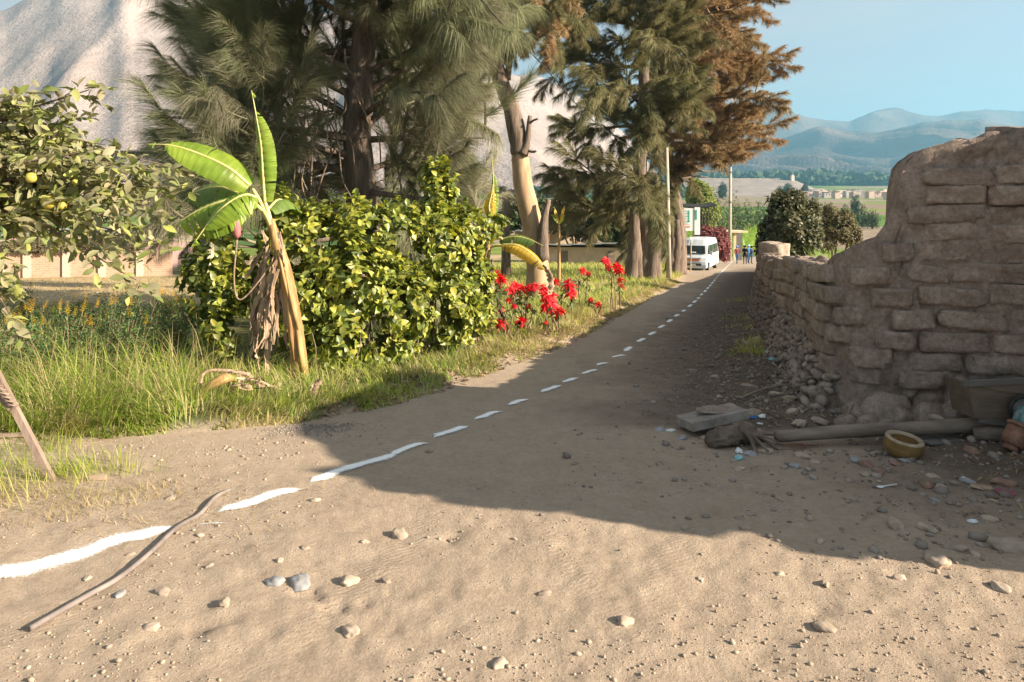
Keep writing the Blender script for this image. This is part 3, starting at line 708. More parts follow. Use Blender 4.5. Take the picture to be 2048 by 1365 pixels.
MAT_NEEDLE_OLIVE = LEAF('olive_sheoak_needles', [(.13, .13, .06), (.19, .185, .085), (.25, .215, .11), (.15, .16, .07), (.23, .165, .09)], transl=.2, rough=.65, spec=.2)
PL_BIG = [branch('branch', i, rnd.uniform(1.6, 2.1), 7, dict(L=lambda g, t: g.uniform(.7, 1.15), n=430, nl=(.25, .48), w=.0068, droop=.1, spread=.6, grav=.7), MAT_NEEDLE, droop=rnd.uniform(-.05, .3)) for i in range(6)]
PL_DEAD = [plume('dead_branch', 50+i, L=1.5, n=150, nl=(.2, .5), w=.008, mat=MAT_NEEDLE_DEAD, droop=.6, grav=1.0, spread=.8, stem=.02) for i in range(3)]
PL_OLIVE = [branch('branch', 20+i, 1.3, 6, dict(L=lambda g, t: g.uniform(.5, .8), n=210, nl=(.18, .36), w=.015, droop=.2, spread=.8, grav=.6, seg=2, stem=.008), MAT_NEEDLE_OLIVE) for i in range(5)]
PL_BROWN = [branch('branch', 40+i, 1.2, 7, dict(L=lambda g, t: g.uniform(.35, .6), n=170, nl=(.12, .27), w=.017, droop=.1, spread=1.0, grav=.3, seg=2, stem=.008), MAT_NEEDLE_BROWN) for i in range(5)]
rt = random.Random(17)
def orient(d, roll=0):
    d = Vector(d).normalized(); q = d.to_track_quat('X', 'Z')
    return (q.to_matrix() @ Matrix.Rotation(roll, 3, 'X')).to_euler()
def conifer(name, label, base, trunk_pts, trunk_r, limbs, plumes, per, group=None, plume_sc=(1., 1.), dead=None, cap=290, keep=None, lookdir=.75, start=.3, upb=-.05):
    """trunk + limbs + feathery branches; limbs = list of (height, azimuth, reach, rise)"""
    T = thing(name, label, 'tree', base, group); b0 = Vector(base)
    tp = catmull(trunk_pts, 5); trr = np.interp(np.linspace(0, 1, len(tp)), np.linspace(0, 1, len(trunk_r)), trunk_r)
    V, Fc = tube(tp, trr, 14, True, wob=.07, seed=3)
    wpart('trunk', npmesh('trunk', np.array([tuple(v) for v in V]), Fc, True), MAT_BARK, T)
    tz = np.array([q.z for q in tp]); cnt = 0
    for (h, az, reach, rise) in limbs:
        i = int(np.argmin(abs(tz-h))); p0 = tp[i]
        dr = Vector((math.sin(az), math.cos(az), 0)); side = Vector((dr.y, -dr.x, 0))*rt.uniform(-.25, .25)
        pts = [p0, p0+dr*reach*.35+Vector((0, 0, rise*.6))+side*.3*reach*.3, p0+dr*reach*.7+Vector((0, 0, rise))+side*reach*.4, p0+(dr+side*.5)*reach+Vector((0, 0, rise*.75))]
        lp = catmull(pts, 5); r0 = .05+.012*reach
        V, Fc = tube(lp, list(np.linspace(r0, .012, len(lp))), 6, False)
        wpart('limb', npmesh('limb', np.array([tuple(v) for v in V]), Fc, True), MAT_BARK, T)
        for k in range(per):
            if cnt >= cap: break
            t = start+(1-start)*(k+rt.random()*.7)/per; q = lp[min(len(lp)-1, int(t*(len(lp)-1)))]
            tg = (lp[min(len(lp)-1, int(t*(len(lp)-1))+1)]-lp[max(0, int(t*(len(lp)-1))-1)]).normalized()
            d = tg*lookdir+Vector((rt.gauss(0, .5), rt.gauss(0, .5), rt.gauss(upb, .5)))
            if keep and not keep(q, d.normalized()): continue
            me = plumes[rt.randrange(len(plumes))]
            nm = 'branch'
            if dead and rt.random() < dead[0] and dead[2](q): me = dead[1][rt.randrange(len(dead[1]))]; nm = 'dead_branch'
            sc = rt.uniform(*plume_sc)
            link(nm, me, None, T, loc=q-b0, rot=orient(d, rt.uniform(-.4, .4)), scale=(sc, sc, sc)); cnt += 1
    return T
# --- the big sheoak behind the hedge
D1 = 15.0; x1 = (722-1024)*D1/F; g1 = Gs(x1, D1)
def reach1(az, h):
    left = -math.sin(az); r = 3.0+1.25*max(0, left)-.15*max(0, -left)
    return r*float(np.interp(h, [.9, 2.2, 4.5, 7, 9.5], [.80, 1.0, .95, .8, .5]))*rt.uniform(.8, 1.05)
L1 = []
for k in range(44):
    h = 1.15+(9.2-1.15)*(k/43)**1.15; az = k*2.399+.4
    a = (az+math.pi) % (2*math.pi)-math.pi
    # leave the trunk in view towards the road: no limb straight at the camera low down
    if h < 4.2 and abs(abs(a)-math.pi) < .5: az += .9
    L1.append((h, az, reach1(az, h), rt.uniform(-.5, .5) if h < 3 else rt.uniform(.0, 1.1)))
def keep1(q, d):      # keep the dark hollow with the trunk open to the front
    pxx = 1024+q.x*F/q.y; pyy = HY-(q.z-CAMZ)*F/q.y
    for t in (0., .9, 1.8, 2.6):
        e = q+d*t
        if e.y < D1+.2 and 672 < 1024+e.x*F/e.y < 775 and 200 < HY-(e.z-CAMZ)*F/e.y < 400: return False
        if 1024+e.x*F/e.y > 990 and HY-(e.z-CAMZ)*F/e.y > 40: return False
        if 1024+e.x*F/e.y < 295: return False
    if q.y < D1-.3 and 640 < pxx+d.x*60 < 800 and 190 < pyy < 420: return False
    return True
conifer('sheoak_tree', 'huge feathery grey-green sheoak tree behind the yellow-green hedge', (x1, D1, g1), [(x1, D1, g1-.2), (x1+.02, D1, 1.5), (x1-.08, D1, 3.4), (x1+.1, D1+.1, 6), (x1, D1, 9), (x1, D1, 11)], [.46, .33, .29, .24, .15, .04], L1, PL_BIG, 9, plume_sc=(.85, 1.25), dead=(.75, PL_DEAD, lambda q: -4.3 < q.x < -3.3 and q.z < 4.6), keep=keep1, lookdir=.7, cap=298, upb=.35)
# --- hanging vines / dead stems in its hollow are twigs of the same tree
SHE = bpy.data.objects['sheoak_tree']
for k in range(16):
    px = rt.uniform(560, 700); py = rt.uniform(90, 230); d = rt.uniform(13.3, 14.2)
    pts = [P(px, py, d)]
    for j in range(4): pts.append(pts[-1]+Vector((rt.uniform(-.25, .3), rt.uniform(-.1, .1), rt.uniform(-.75, -.25))))
    V, Fc = tube(catmull(pts, 5), [.016]*21, 5, False)
    wpart('hanging_twig', npmesh('hanging_twig', np.array([tuple(v) for v in V]), Fc, True), MAT_TWIG, SHE)

# --- right-hand group: olive sheoak beside the road and the brown one behind it
D2 = 33.0; x2 = (1288-1024)*D2/F; g2 = Gs(x2, D2)
L2 = []
for k in range(34):
    h = g2+2.4+(16.5)*(k/33); az = k*2.399
    fr = (h-g2-2.4)/16.5
    rch = float(np.interp(fr, [0, .2, .5, .8, 1], [3.0, 4.2, 4.0, 3.4, 2.2]))*rt.uniform(.8, 1.05)
    if math.sin(az) > 0: rch *= .38
    L2.append((h, az, rch, rt.uniform(-1.0, .6)))
def clear_road(q, d):      # nothing hangs in front of the van, the poles and the people
    for t in (0., .8, 1.7):
        e = q+d*t; pxx = 1024+e.x*F/e.y; pyy = HY-(e.z-CAMZ)*F/e.y
        if pxx > 1352 and pyy > 385: return False
        if 1322 < pxx < 1350 and pyy > 285 and e.y < 36: return False
        if pxx > 1395 and pyy > 325: return False
    return True
T2 = conifer('sheoak_tree', 'olive-green sheoak with clustered trunks on the verge left of the pole', (x2, D2, g2), [(x2, D2, g2-.2), (x2+.1, D2, g2+2), (x2-.2, D2, g2+5), (x2, D2, g2+9), (x2-.1, D2, g2+14), (x2, D2, g2+20)], [.55, .40, .34, .26, .16, .05], L2, PL_OLIVE, 9, plume_sc=(1.0, 1.6), cap=298, lookdir=.8, start=.2, keep=clear_road)
for (px0, px1, w) in [(1262, 1268, .30), (1278, 1262, .22), (1300, 1320, .28), (1312, 1316, .22)]:
    a = P(px0, 0, D2-.3); b = P(px1, 0, D2-.3)
    a.z = Gs(a.x, a.y)-.15; b.z = a.z+3.4
    m = a.lerp(b, .5)+Vector((rt.uniform(-.1, .1), 0, 0))
    V, Fc = tube(catmull([a, m, b], 6), list(np.linspace(w*1.25, w*.75, 13)), 10, True, wob=.1)
    wpart('trunk', npmesh('trunk', np.array([tuple(v) for v in V]), Fc, True), MAT_BARK, T2)
D3 = 40.0; x3 = (1356-1024)*D3/F; g3 = Gs(x3, D3)
L3 = []
for k in range(46):
    h = g3+5.0+15.5*(k/45); az = (k*2.399+1.0) % 6.283; az = az if math.sin(az) > -.35 else az+math.pi
    fr = (h-g3-5.0)/15.5
    rch = float(np.interp(fr, [0, .15, .35, .7, 1], [3.0, 4.8, 5.0, 4.6, 2.6]))*rt.uniform(.75, 1.08)
    if math.sin(az) < 0: rch *= .5
    else: rch *= 1.12
    L3.append((h, az, rch, rt.uniform(-1.0, .9)))
T3 = conifer('sheoak_tree', 'tall sheoak with rust-brown dry foliage reaching over the road', (x3, D3, g3), [(x3, D3, g3-.2), (x3, D3, g3+3), (x3-.5, D3, g3+6), (x3-.9, D3, g3+11), (x3-.7, D3, g3+17), (x3-.6, D3, g3+23)], [.5, .38, .32, .25, .15, .05], L3, PL_BROWN, 10, plume_sc=(1.15, 1.8), cap=298, lookdir=.8, start=.25, keep=clear_road)
# green lower skirt on the brown tree and the trunks behind the pole
for k in range(60):
    an = rt.random()*6.28; rr_ = rt.uniform(.4, 1.7); h = rt.uniform(1.6, 6.0)
    q = Vector((x3-.2+rr_*math.cos(an), D3+rr_*math.sin(an), g3+h))
    d = Vector((math.cos(an)*.6, math.sin(an)*.6, -.5+rt.gauss(0, .4))); sc = rt.uniform(.9, 1.4)
    if not clear_road(q, d): continue
    link('green_branch', PL_OLIVE[k % 5], None, T3, loc=q-Vector(T3.location), rot=orient(d), scale=(sc, sc, sc))
for (px0, w) in [(1338, .26), (1347, .3), (1357, .22)]:
    a = P(px0, 0, D3-1.2); a.z = Gs(a.x, a.y)-.15; b = a+Vector((rt.uniform(-.2, .3), 0, 3.2))
    V, Fc = tube(catmull([a, a.lerp(b, .5)+Vector((.1, 0, 0)), b], 6), list(np.linspace(w*1.2, w*.8, 13)), 10, True, wob=.12)
    wpart('trunk', npmesh('trunk', np.array([tuple(v) for v in V]), Fc, True), MAT_BARK, T3)

# --- lopped tree with the peeled trunk
MAT_PEEL = M('peeled_wood', (.33, .205, .115), (.50, .35, .215), scale=6, bump=.25, bscale=30, stretch=(1, 1, .15), rough=.75)
def lopped():
    d = 22.0
    base = P(1078, 0, d); base.z = Gs(base.x, base.y)
    T = thing('lopped_tree', 'lopped tree with a bare peeled orange-tan lower trunk behind the red flowers', 'tree', base)
    def tr(name, pts, rad, mat, n=12, wob=.06):
        V, Fc = tube(catmull(pts, 5), np.interp(np.linspace(0, 1, (len(pts)-1)*5+1), np.linspace(0, 1, len(rad)), rad), n, True, wob=wob)
        return wpart(name, npmesh(name, np.array([tuple(v) for v in V]), Fc, True), mat, T)
    g = base.z
    tr('trunk', [(base.x, d, g-.2), P(1074, 520, d), P(1062, 440, d), P(1046, 370, d), P(1040, 305, d)], [.42, .36, .33, .31, .27], MAT_PEEL)
    tr('bark_trunk', [P(1040, 308, d), P(1036, 280, d), P(1022, 215, d), P(1002, 165, d), P(988, 110, d), P(975, 60, d), P(968, -20, d)], [.29, .29, .27, .25, .22, .18, .14], MAT_BARK)
    tr('limb', [P(1014, 160, d), P(1020, 120, d), P(1026, 100, d), P(1060, 88, d), P(1100, 60, d-.5)], [.12, .09, .075, .06, .03], MAT_BARK)
    tr('stub', [P(1046, 310, d-.2), P(1054, 285, d-.2), P(1060, 232, d-.2)], [.16, .10, .07], MAT_BARK)
    tr('stub', [P(1058, 250, d-.2), P(1066, 242, d-.3), P(1076, 238, d-.4)], [.04, .035, .03], MAT_BARK, 7)
    tr('stub', [P(1052, 300, d-.2), P(1064, 304, d-.3), P(1072, 303, d-.4)], [.05, .045, .035], MAT_BARK, 7)
    tr('side_trunk', [P(1084, 520, d-.4), P(1086, 470, d-.4), P(1090, 430, d-.4), P(1098, 400, d-.4)], [.22, .17, .11, .07], MAT_BARK)
    tr('limb', [P(985, 110, d), P(960, 60, d), P(930, 10, d)], [.12, .08, .05], MAT_BARK)
    for k in range(70):
        px = rt.uniform(960, 1130); py = rt.uniform(-90, 50) if px < 1075 else rt.uniform(-80, 75)
        if px > 1010 and py > 40 and rt.random() < .5: py -= 60
        q = P(px, py, d+rt.uniform(-1.2, 1.2)); sc = rt.uniform(.6, 1.0)
        link('dry_branch' if k % 2 else 'branch', (PL_BROWN if k % 2 else PL_OLIVE)[k % 5], None, T, loc=q-base, rot=orient((rt.gauss(0, .6), rt.gauss(0, .5), -.8)), scale=(sc, sc, sc))
    return T
lopped()

# ------------------------------------------------------------------ broadleaf shrubs
MAT_HEDGE = LEAF('hedge_leaves', [(.085, .115, .026), (.15, .19, .03), (.26, .30, .04), (.38, .38, .055), (.17, .18, .055), (.22, .26, .035), (.46, .42, .07), (.10, .13, .03), (.13, .16, .04)], transl=.25, rough=.42, spec=.6)
MAT_STEM = M('shrub_stem', (.16, .11, .075), (.30, .22, .15), scale=14, bump=.3, obj_rand=.2)
def leafy(T, centers, radii, n_ros, tpls, mat, size, per=(6, 9), n_obj=300, up=.55, shell=.75, name='leaf', stuff_name='foliage', gap=.0, gseed=7, flat=1.0):
    """rosettes of leaves on the outer shell of a union of ellipsoids; the nearest leaves are objects"""
    C = np.array([tuple(c) for c in centers]); Rd = np.array(radii, float)
    if Rd.ndim == 1: Rd = np.stack([Rd, Rd, Rd], 1)
    area = (Rd**2).sum(1); pr = area/area.sum(); pos = []; nrm = []
    while len(pos) < n_ros:
        i = nr.choice(len(C), p=pr); d = rand_dirs(1)[0]; rr = shell+(1.06-shell)*nr.random()**.7
        q = C[i]+d*Rd[i]*rr
        inside = (((q-C)/Rd)**2).sum(1); inside[i] = 9
        if inside.min() < .62: continue
        if gap and float(fbm(q[0]*1.9+q[1]*.7, q[2]*1.9, 2, gseed)) < -1+gap*2: continue
        if q[2] < float(np.interp(q[1], YP, ZP))+.10: continue
        pos.append(q); nrm.append(d)
    pos = np.array(pos); nrm = np.array(nrm)
    ax = nrm+np.array([0, 0, up])+nr.normal(0, .25, nrm.shape); ax /= np.linalg.norm(ax, axis=1, keepdims=True)
    LP = []; LD = []; LN = []; LS = []
    for q, a in zip(pos, ax):
        m = nr.integers(per[0], per[1]+1); a0 = nr.random()*6.28
        o1 = np.cross(a, [.3, .1, .9]); o1 /= np.linalg.norm(o1); o2 = np.cross(a, o1)
        for k in range(m):
            an = a0+k*2.4; rad = o1*math.cos(an)+o2*math.sin(an); lift = .15+.75*k/m
            d = rad*(1-.5*lift)+a*lift*1.0; LP.append(q+a*(k/m-.6)*size*.9); LD.append(d); LN.append(a-rad*.3); LS.append(size*nr.uniform(.6, 1.15)*(1-.35*k/m))
    LP = np.array(LP); LD = np.array(LD); LN = np.array(LN); LS = np.array(LS); B = basis(LD, LN)
    dist = LP[:, 1]-.3*LS/size+nr.random(len(LP))*.6; order = np.argsort(dist); oi = order[:n_obj]; rest = order[n_obj:]
    tint = nr.random(len(LP))
    meshes = []
    for v, f in tpls: me = npmesh(name, v, f, True); me.materials.append(mat); meshes.append(me)
    b0 = Vector(T.location)
    for i in oi:
        o = link(name, meshes[int(i) % len(meshes)], None, T); o.matrix_local = Matrix.Translation(Vector(LP[i])-b0) @ Matrix(B[i].tolist()).to_4x4() @ Matrix.Diagonal((LS[i], LS[i], LS[i], 1))
    parts = [scatter(v, f, LP[rest[k::len(tpls)]], B[rest[k::len(tpls)]], LS[rest[k::len(tpls)]]) for k, (v, f) in enumerate(tpls)]
    V, Fc, t = joinA(parts)
    return wpart(stuff_name, npmesh(stuff_name, V, Fc, True, tint=t), mat, T, kind='stuff')

def stems(T, pairs, r, mat=None, name='stem', n=5):
    for a, b in pairs:
        a = Vector(a); b = Vector(b); m = a.lerp(b, .5)+Vector((rt.uniform(-.08, .08), rt.uniform(-.08, .08), 0))
        V, Fc = tube(catmull([a, m, b], 3), list(np.linspace(r, r*.5, 7)), n, False)
        wpart(name, npmesh(name, np.array([tuple(v) for v in V]), Fc, True), mat or MAT_STEM, T)
HB = (-2.0, 9.9, Gs(-2.0, 9.9))
HEDGE = thing('hedge', 'dense tall hedge of round glossy yellow-green leaves behind the banana plant', 'hedge', HB)
hc = []; hr = []
for (px, py, d, rx, rz) in [(425, 560, 9.2, .40, .62), (470, 500, 9.3, .45, .50), (450, 660, 9.1, .42, .50), (560, 460, 9.2, .42, .55), (590, 600, 9.1, .50, .70), (640, 480, 9.4, .45, .52), (700, 560, 9.3, .55, .80), (730, 455, 9.7, .45, .48), (680, 680, 9.1, .45, .42), (800, 480, 9.9, .50, .58), (790, 610, 9.6, .55, .65), (770, 700, 9.4, .42, .32), (870, 500, 10.2, .50, .70), (880, 400, 10.4, .24, .62), (868, 350, 10.5, .19, .28), (890, 620, 10.1, .50, .55), (935, 470, 10.8, .34, .45), (940, 570, 10.8, .34, .62), (905, 680, 10.2, .36, .28), (985, 450, 11.4, .22, .22), (520, 560, 9.6, .5, .6), (960, 620, 10.9, .24, .4)]:
    hc.append(P(px, py, d)); hr.append((rx, rx*.95, rz))
leafy(HEDGE, hc, hr, 1850, LT_ROUND, MAT_HEDGE, .135, per=(6, 9), gap=.34, shell=.45)
inner = []
for k in range(34):
    t = rt.random(); bx_ = -3.4+3.0*t; by_ = 9.0+2.1*t+rt.uniform(-.2, .2); g = Gs(bx_, by_)
    inner.append(((bx_, by_, g-.05), (bx_+rt.uniform(-.4, .4), by_+rt.uniform(-.3, .3), g+rt.uniform(.9, 1.9))))
stems(HEDGE, inner, .022)
# fallen dry leaves and thin stems at its foot
dry = []
for k in range(26):
    t = rt.random(); a = P(620+300*t, 0, 8.55+1.55*t+rt.uniform(-.1, .2)); a.z = Gs(a.x, a.y); dry.append((a, a+Vector((rt.uniform(-.2, .2), rt.uniform(-.1, .1), rt.uniform(.25, .6)))))
stems(HEDGE, dry, .009, MAT_TWIG, 'dry_stem', 4)

# ------------------------------------------------------------------ fruit tree hanging in from the left
MAT_FRUITLEAF = LEAF('fruit_tree_leaves', [(.13, .14, .055), (.22, .21, .11), (.31, .28, .165), (.18, .23, .055), (.26, .235, .14), (.34, .37, .09), (.38, .32, .21)], transl=.3, rough=.5, spec=.3)
FB = P(-330, 0, 5.2); FB.z = Gs(FB.x, FB.y)
FT = thing('fruit_tree', 'fruit tree with dusty oval leaves and yellow fruit leaning in from the left edge', 'tree', FB)
def wtube(name, pts, r0, r1, mat, T, n=6, k=5):
    cp = catmull(pts, k); V, Fc = tube(cp, list(np.linspace(r0, r1, len(cp))), n, True)
    return wpart(name, npmesh(name, np.array([tuple(v) for v in V]), Fc, True), mat, T)
ft_top = P(-300, 380, 5.2)
wtube('trunk', [FB-Vector((0, 0, .2)), P(-325, 600, 5.25), ft_top], .11, .07, MAT_BARK, FT, 10)
LP = []; LD = []; LS = []
rf = random.Random(23)
targets = [(60, 215, 5.0), (178, 180, 5.3), (20, 195, 5.1), (120, 300, 5.2), (255, 330, 5.4), (345, 375, 5.5), (300, 415, 5.3), (240, 440, 5.0), (300, 480, 5.1), (272, 560, 4.9), (110, 390, 5.2), (40, 330, 5.0), (180, 360, 5.5), (70, 420, 5.4), (10, 430, 4.9), (5, 560, 4.7), (20, 630, 4.6), (210, 290, 5.6), (150, 410, 5.0), (330, 330, 5.7), (90, 260, 5.5), (0, 270, 5.3), (215, 385, 5.2), (140, 240, 5.4), (60, 300, 5.7), (15, 380, 5.5), (120, 345, 5.5), (160, 305, 5.0), (200, 335, 5.1), (285, 370, 5.5)]
for (px, py, d) in targets:
    b = P(px, py, d); a = ft_top+Vector((0, 0, rf.uniform(-.4, .1)))
    mid = a.lerp(b, .55)+Vector((0, rf.uniform(-.2, .2), rf.uniform(.05, .3)))
    cp = catmull([a, mid, b], 8)
    V, Fc = tube(cp, list(np.linspace(.022, .004, len(cp))), 5, False)
    wpart('branch', npmesh('branch', np.array([tuple(v) for v in V]), Fc, True), MAT_BARK, FT)
    for j in range(5, len(cp)):
        if j < 8 and rf.random() < .4: continue
        nt_ = 2 if j > 11 else 3
        for q in range(nt_):
            tg = (cp[j]-cp[j-1]).normalized(); sdv = Vector((rf.gauss(0, 1), rf.gauss(0, 1), rf.gauss(0, .8))).normalized()
            tw = (tg*.5+sdv*.8).normalized(); ln = rf.uniform(.10, .26)
            if j == len(cp)-1: tw = tg; ln = .16
            nl_ = int(ln/.024)
            for m in range(nl_):
                t = (m+1)/nl_; pp = cp[j]+tw*ln*t-Vector((0, 0, .05*t*t))
                sd2 = Vector((rf.gauss(0, 1), rf.gauss(0, 1), rf.gauss(-.1, .7))).normalized()
                dd = (tw*.5+sd2).normalized(); LP.append(pp); LD.append(dd); LS.append(rf.uniform(.065, .115))
LP = np.array([tuple(v) for v in LP]); LD = np.array([tuple(v) for v in LD]); LS = np.array(LS)
# leaves wholly outside the frame on the left can stay, they cast shade
LN = np.array([0, -.25, 1.])+nr.normal(0, .55, LD.shape); B = basis(LD, LN)
order = np.argsort(-(LS/LP[:, 1])); meshes = []
inframe = np.array([i for i in order if 1024+LP[i, 0]*F/LP[i, 1] > -20]); oi = inframe[:300]; rest = np.setdiff1d(np.arange(len(LP)), oi)
for v, f in LT_OVAL: me = npmesh('leaf', v, f, True); me.materials.append(MAT_FRUITLEAF); meshes.append(me)
for i in oi:
    o = link('leaf', meshes[int(i) % 3], None, FT); o.matrix_local = Matrix.Translation(Vector(LP[i])-FB) @ Matrix(B[i].tolist()).to_4x4() @ Matrix.Diagonal((LS[i], LS[i], LS[i], 1))
V, Fc, t = joinA([scatter(v, f, LP[rest[k::3]], B[rest[k::3]], LS[rest[k::3]]) for k, (v, f) in enumerate(LT_OVAL)])
wpart('foliage', npmesh('foliage', V, Fc, True, tint=t), MAT_FRUITLEAF, FT, kind='stuff')
MAT_FRUIT = M('yellow_fruit', (.34, .29, .05), (.44, .36, .07), scale=30, rough=.45, bump=.1, spec=.4)
fm = rock_mesh('fruit', 3, sub=3, flat=(1, 1, 1.05), amp=.06, mat=MAT_FRUIT)
for (px, py, d, r) in [(62, 356, 4.9, .036), (98, 404, 5.0, .052), (124, 412, 5.0, .030), (150, 365, 5.1, .022)]:
    link('fruit', fm, None, FT, loc=P(px, py, d)-FB, scale=(2*r, 2*r, 2*r))
# ------------------------------------------------------------------ bananas
def leaf_attr_mat(name, cg, cd, edge, transl=.4):
    """banana blade: green with yellowed, browned margin patches by the blade's own coordinates"""
    m = LEAF(name, [cg, cd, cg], transl=transl, rough=.42, spec=.4, nscale=3.0)
    return m
MAT_BAN = leaf_attr_mat('banana_leaf', (.20, .30, .035), (.28, .37, .045), None)
MAT_BAN_DK = leaf_attr_mat('banana_leaf_dark', (.10, .16, .035), (.15, .21, .045), None, .3)
MAT_BAN_YL = leaf_attr_mat('banana_leaf_yellow', (.62, .42, .05), (.50, .36, .05), None, .4)
MAT_BAN_DRY = M('dry_banana_leaf', (.26, .17, .11), (.47, .34, .235), scale=9, rough=.9, bump=.5, bscale=25, stretch=(1, 1, .3), obj_rand=.2)
MAT_PSEUDO = M('banana_stem', (.22, .115, .042), (.48, .31, .125), scale=7, rough=.6, bump=.3, bscale=18, stretch=(2, 2, .25), spec=.35)
MAT_MIDRIB = M('banana_midrib', (.48, .42, .14), (.60, .52, .22), scale=8, rough=.5, bump=0, spec=.4)
MAT_BUD = M('banana_flower', (.36, .11, .12), (.50, .20, .19), scale=12, rough=.6, bump=.2)
def blade(T, pts, wmax, mat, fold=.35, up=(0, 0, 1), tears=.35, seed=0, name='leaf_blade', wl=1.0, wr=1.0, ripple=.003):
    """one leaf: blade (two halves, torn into strips) with its midrib as a sub-part"""
    rr = random.Random(seed); cp = catmull(pts, 12); n = len(cp); V = []; Fc = []
    up = Vector(up)
    for sgn, ws in ((-1, wl), (1, wr)):
        i = 0
        while i < n-1:
            ln = rr.randint(2, 7); j = min(n-1, i+ln); gapf = (rr.random() < tears)
            for a in range(i, j):
                row = []
                for q, e in ((a, 0), (a+1, 1)):
                    t = q/(n-1); p = cp[q]; tg = (cp[min(n-1, q+1)]-cp[max(0, q-1)]).normalized()
                    sd = tg.cross(up).normalized()*sgn; nn = sd.cross(tg)*sgn
                    w = wmax*ws*(math.sin(min(1, t*1.12+.10)*math.pi)**.55 if t < .93 else max(.05, (1-t)*4))*(1+.05*rr.random())
                    sh = -.035*(1 if gapf else 0)*(1 if (q == j) else 0)
                    for u in (0, .35, .7, 1.0):
                        drop = fold*u*u*w
                        row.append(p+sd*w*u+nn*(fold*.4*w*u*(1-u)*2-drop+ripple*math.sin(q*2.1+u*3))+tg*(sh*u+.02*u*rr.uniform(-.5, .5)*tears))
                o = len(V); V += row
                for u in range(3): Fc.append((o+u, o+u+1, o+4+u+1, o+4+u) if sgn > 0 else (o+u, o+4+u, o+4+u+1, o+u+1))
            i = j
    b = wpart(name, npmesh(name, np.array([tuple(v) for v in V]), Fc, True, tint=[.5*math.sin(k*.013)**2 for k in range(len(V))]), mat, T)
    Vm, Fm = tube(cp, list(np.linspace(.022, .004, n)), 6, True)
    wpart('midrib', npmesh('midrib', np.array([tuple(v) for v in Vm]), Fm, True), MAT_MIDRIB, b)
    return b
def dry_strip(T, pts, w, seed, name='dry_leaf', mat=None):
    rr = random.Random(seed); cp = catmull(pts, 6); V = []; Fc = []
    for i, p in enumerate(cp):
        t = i/(len(cp)-1); an = rr.uniform(-.5, .5)+t*2.0+seed; sd = Vector((math.cos(an), math.sin(an)*.6, .1)); ww = w*(.5+.6*math.sin(t*3.0))*rr.uniform(.7, 1.15)
        nn = Vector((-sd.y, sd.x, .1))
        V += [p-sd*ww, p-sd*ww*.4+nn*ww*.5, p+sd*ww*.35-nn*ww*.3, p+sd*ww+nn*ww*.3]
        if i:
            o = (i-1)*4
            for k in range(3): Fc.append((o+k, o+k+1, o+k+5, o+k+4))
    return wpart(name, npmesh(name, np.array([tuple(v) for v in V]), Fc, True), mat or MAT_BAN_DRY, T)
bd = 8.35
BB = ground_px(603, 757); bd = BB.y
BAN = thing('banana_plant', 'banana plant with leaning yellow-brown stem and torn bright green leaves in front of the hedge', 'banana plant', BB)
def stem_tube(name, pts, rad, T, mat, n=14):
    cp = catmull(pts, 8); r = np.interp(np.linspace(0, 1, len(cp)), np.linspace(0, 1, len(rad)), rad)
    V, Fc = tube(cp, r, n, True, wob=.03); return wpart(name, npmesh(name, np.array([tuple(v) for v in V]), Fc, True), mat, T)
stem_tube('stem', [BB-Vector((0, 0, .1)), P(596, 700, bd), P(585, 620, bd), P(570, 540, bd), P(552, 480, bd), P(540, 440, bd)], [.100, .092, .085, .074, .060, .048], BAN, MAT_PSEUDO)
# split sheaths wrapped round the stem
for (a, b_, w, k) in [((606, 745), (592, 640), .026, 0), ((588, 720), (576, 600), .024, 1), ((596, 660), (570, 540), .022, 2), ((578, 600), (556, 500), .02, 3)]:
    p0 = P(*a, bd-.085); p1 = P(*b_, bd-.075); wpart('sheath', npmesh('sheath', np.array([tuple(v) for v in tube([p0, p0.lerp(p1, .4)+Vector((0, -.012, 0)), p0.lerp(p1, .8), p1], [w*.6, w, w*.8, .01], 8)[0]]), tube([p0, p0.lerp(p1, .4), p0.lerp(p1, .8), p1], [.05]*4, 8)[1], True), MAT_PSEUDO, BAN)
def petiole(a, b, T, r0=.035, r1=.02, mid=None):
    pts = [a, mid or a.lerp(b, .5)+Vector((0, 0, .02)), b]
    stem_tube('petiole', pts, [r0, (r0+r1)/2, r1], T, MAT_MIDRIB, 8)
cr_ = P(540, 445, bd)
petiole(cr_, P(505, 378, bd), BAN); petiole(cr_, P(530, 405, bd), BAN); petiole(cr_, P(512, 410, bd-.15), BAN); petiole(cr_, P(500, 395, bd), BAN); petiole(P(545, 460, bd), P(525, 420, bd-.1), BAN)
blade(BAN, [P(500, 372, bd), P(455, 335, bd-.1), P(390, 305, bd-.15), P(340, 291, bd-.2), P(296, 289, bd-.2)], .24, MAT_BAN, fold=.35, up=(.15, -.75, .75), seed=1, tears=.1, wl=.9, wr=1.0)
blade(BAN, [P(530, 405, bd), P(526, 350, bd), P(522, 290, bd), P(513, 235, bd), P(503, 181, bd)], .14, MAT_BAN, fold=.5, up=(-.3, -1, .1), seed=2, tears=.5, wl=.6, wr=1.0)
blade(BAN, [P(514, 396, bd-.2), P(488, 391, bd-.3), P(450, 412, bd-.4), P(415, 450, bd-.45), P(382, 495, bd-.5)], .24, MAT_BAN, fold=.9, up=(-.25, -.55, .8), seed=3, tears=.45, wl=.75, wr=1.0)
blade(BAN, [P(495, 395, bd), P(450, 402, bd-.1), P(400, 420, bd-.1), P(360, 445, bd-.1), P(335, 470, bd-.1)], .30, MAT_BAN, fold=.9, up=(-.1, -.5, .85), seed=4, tears=.5, wl=1.0, wr=.5)
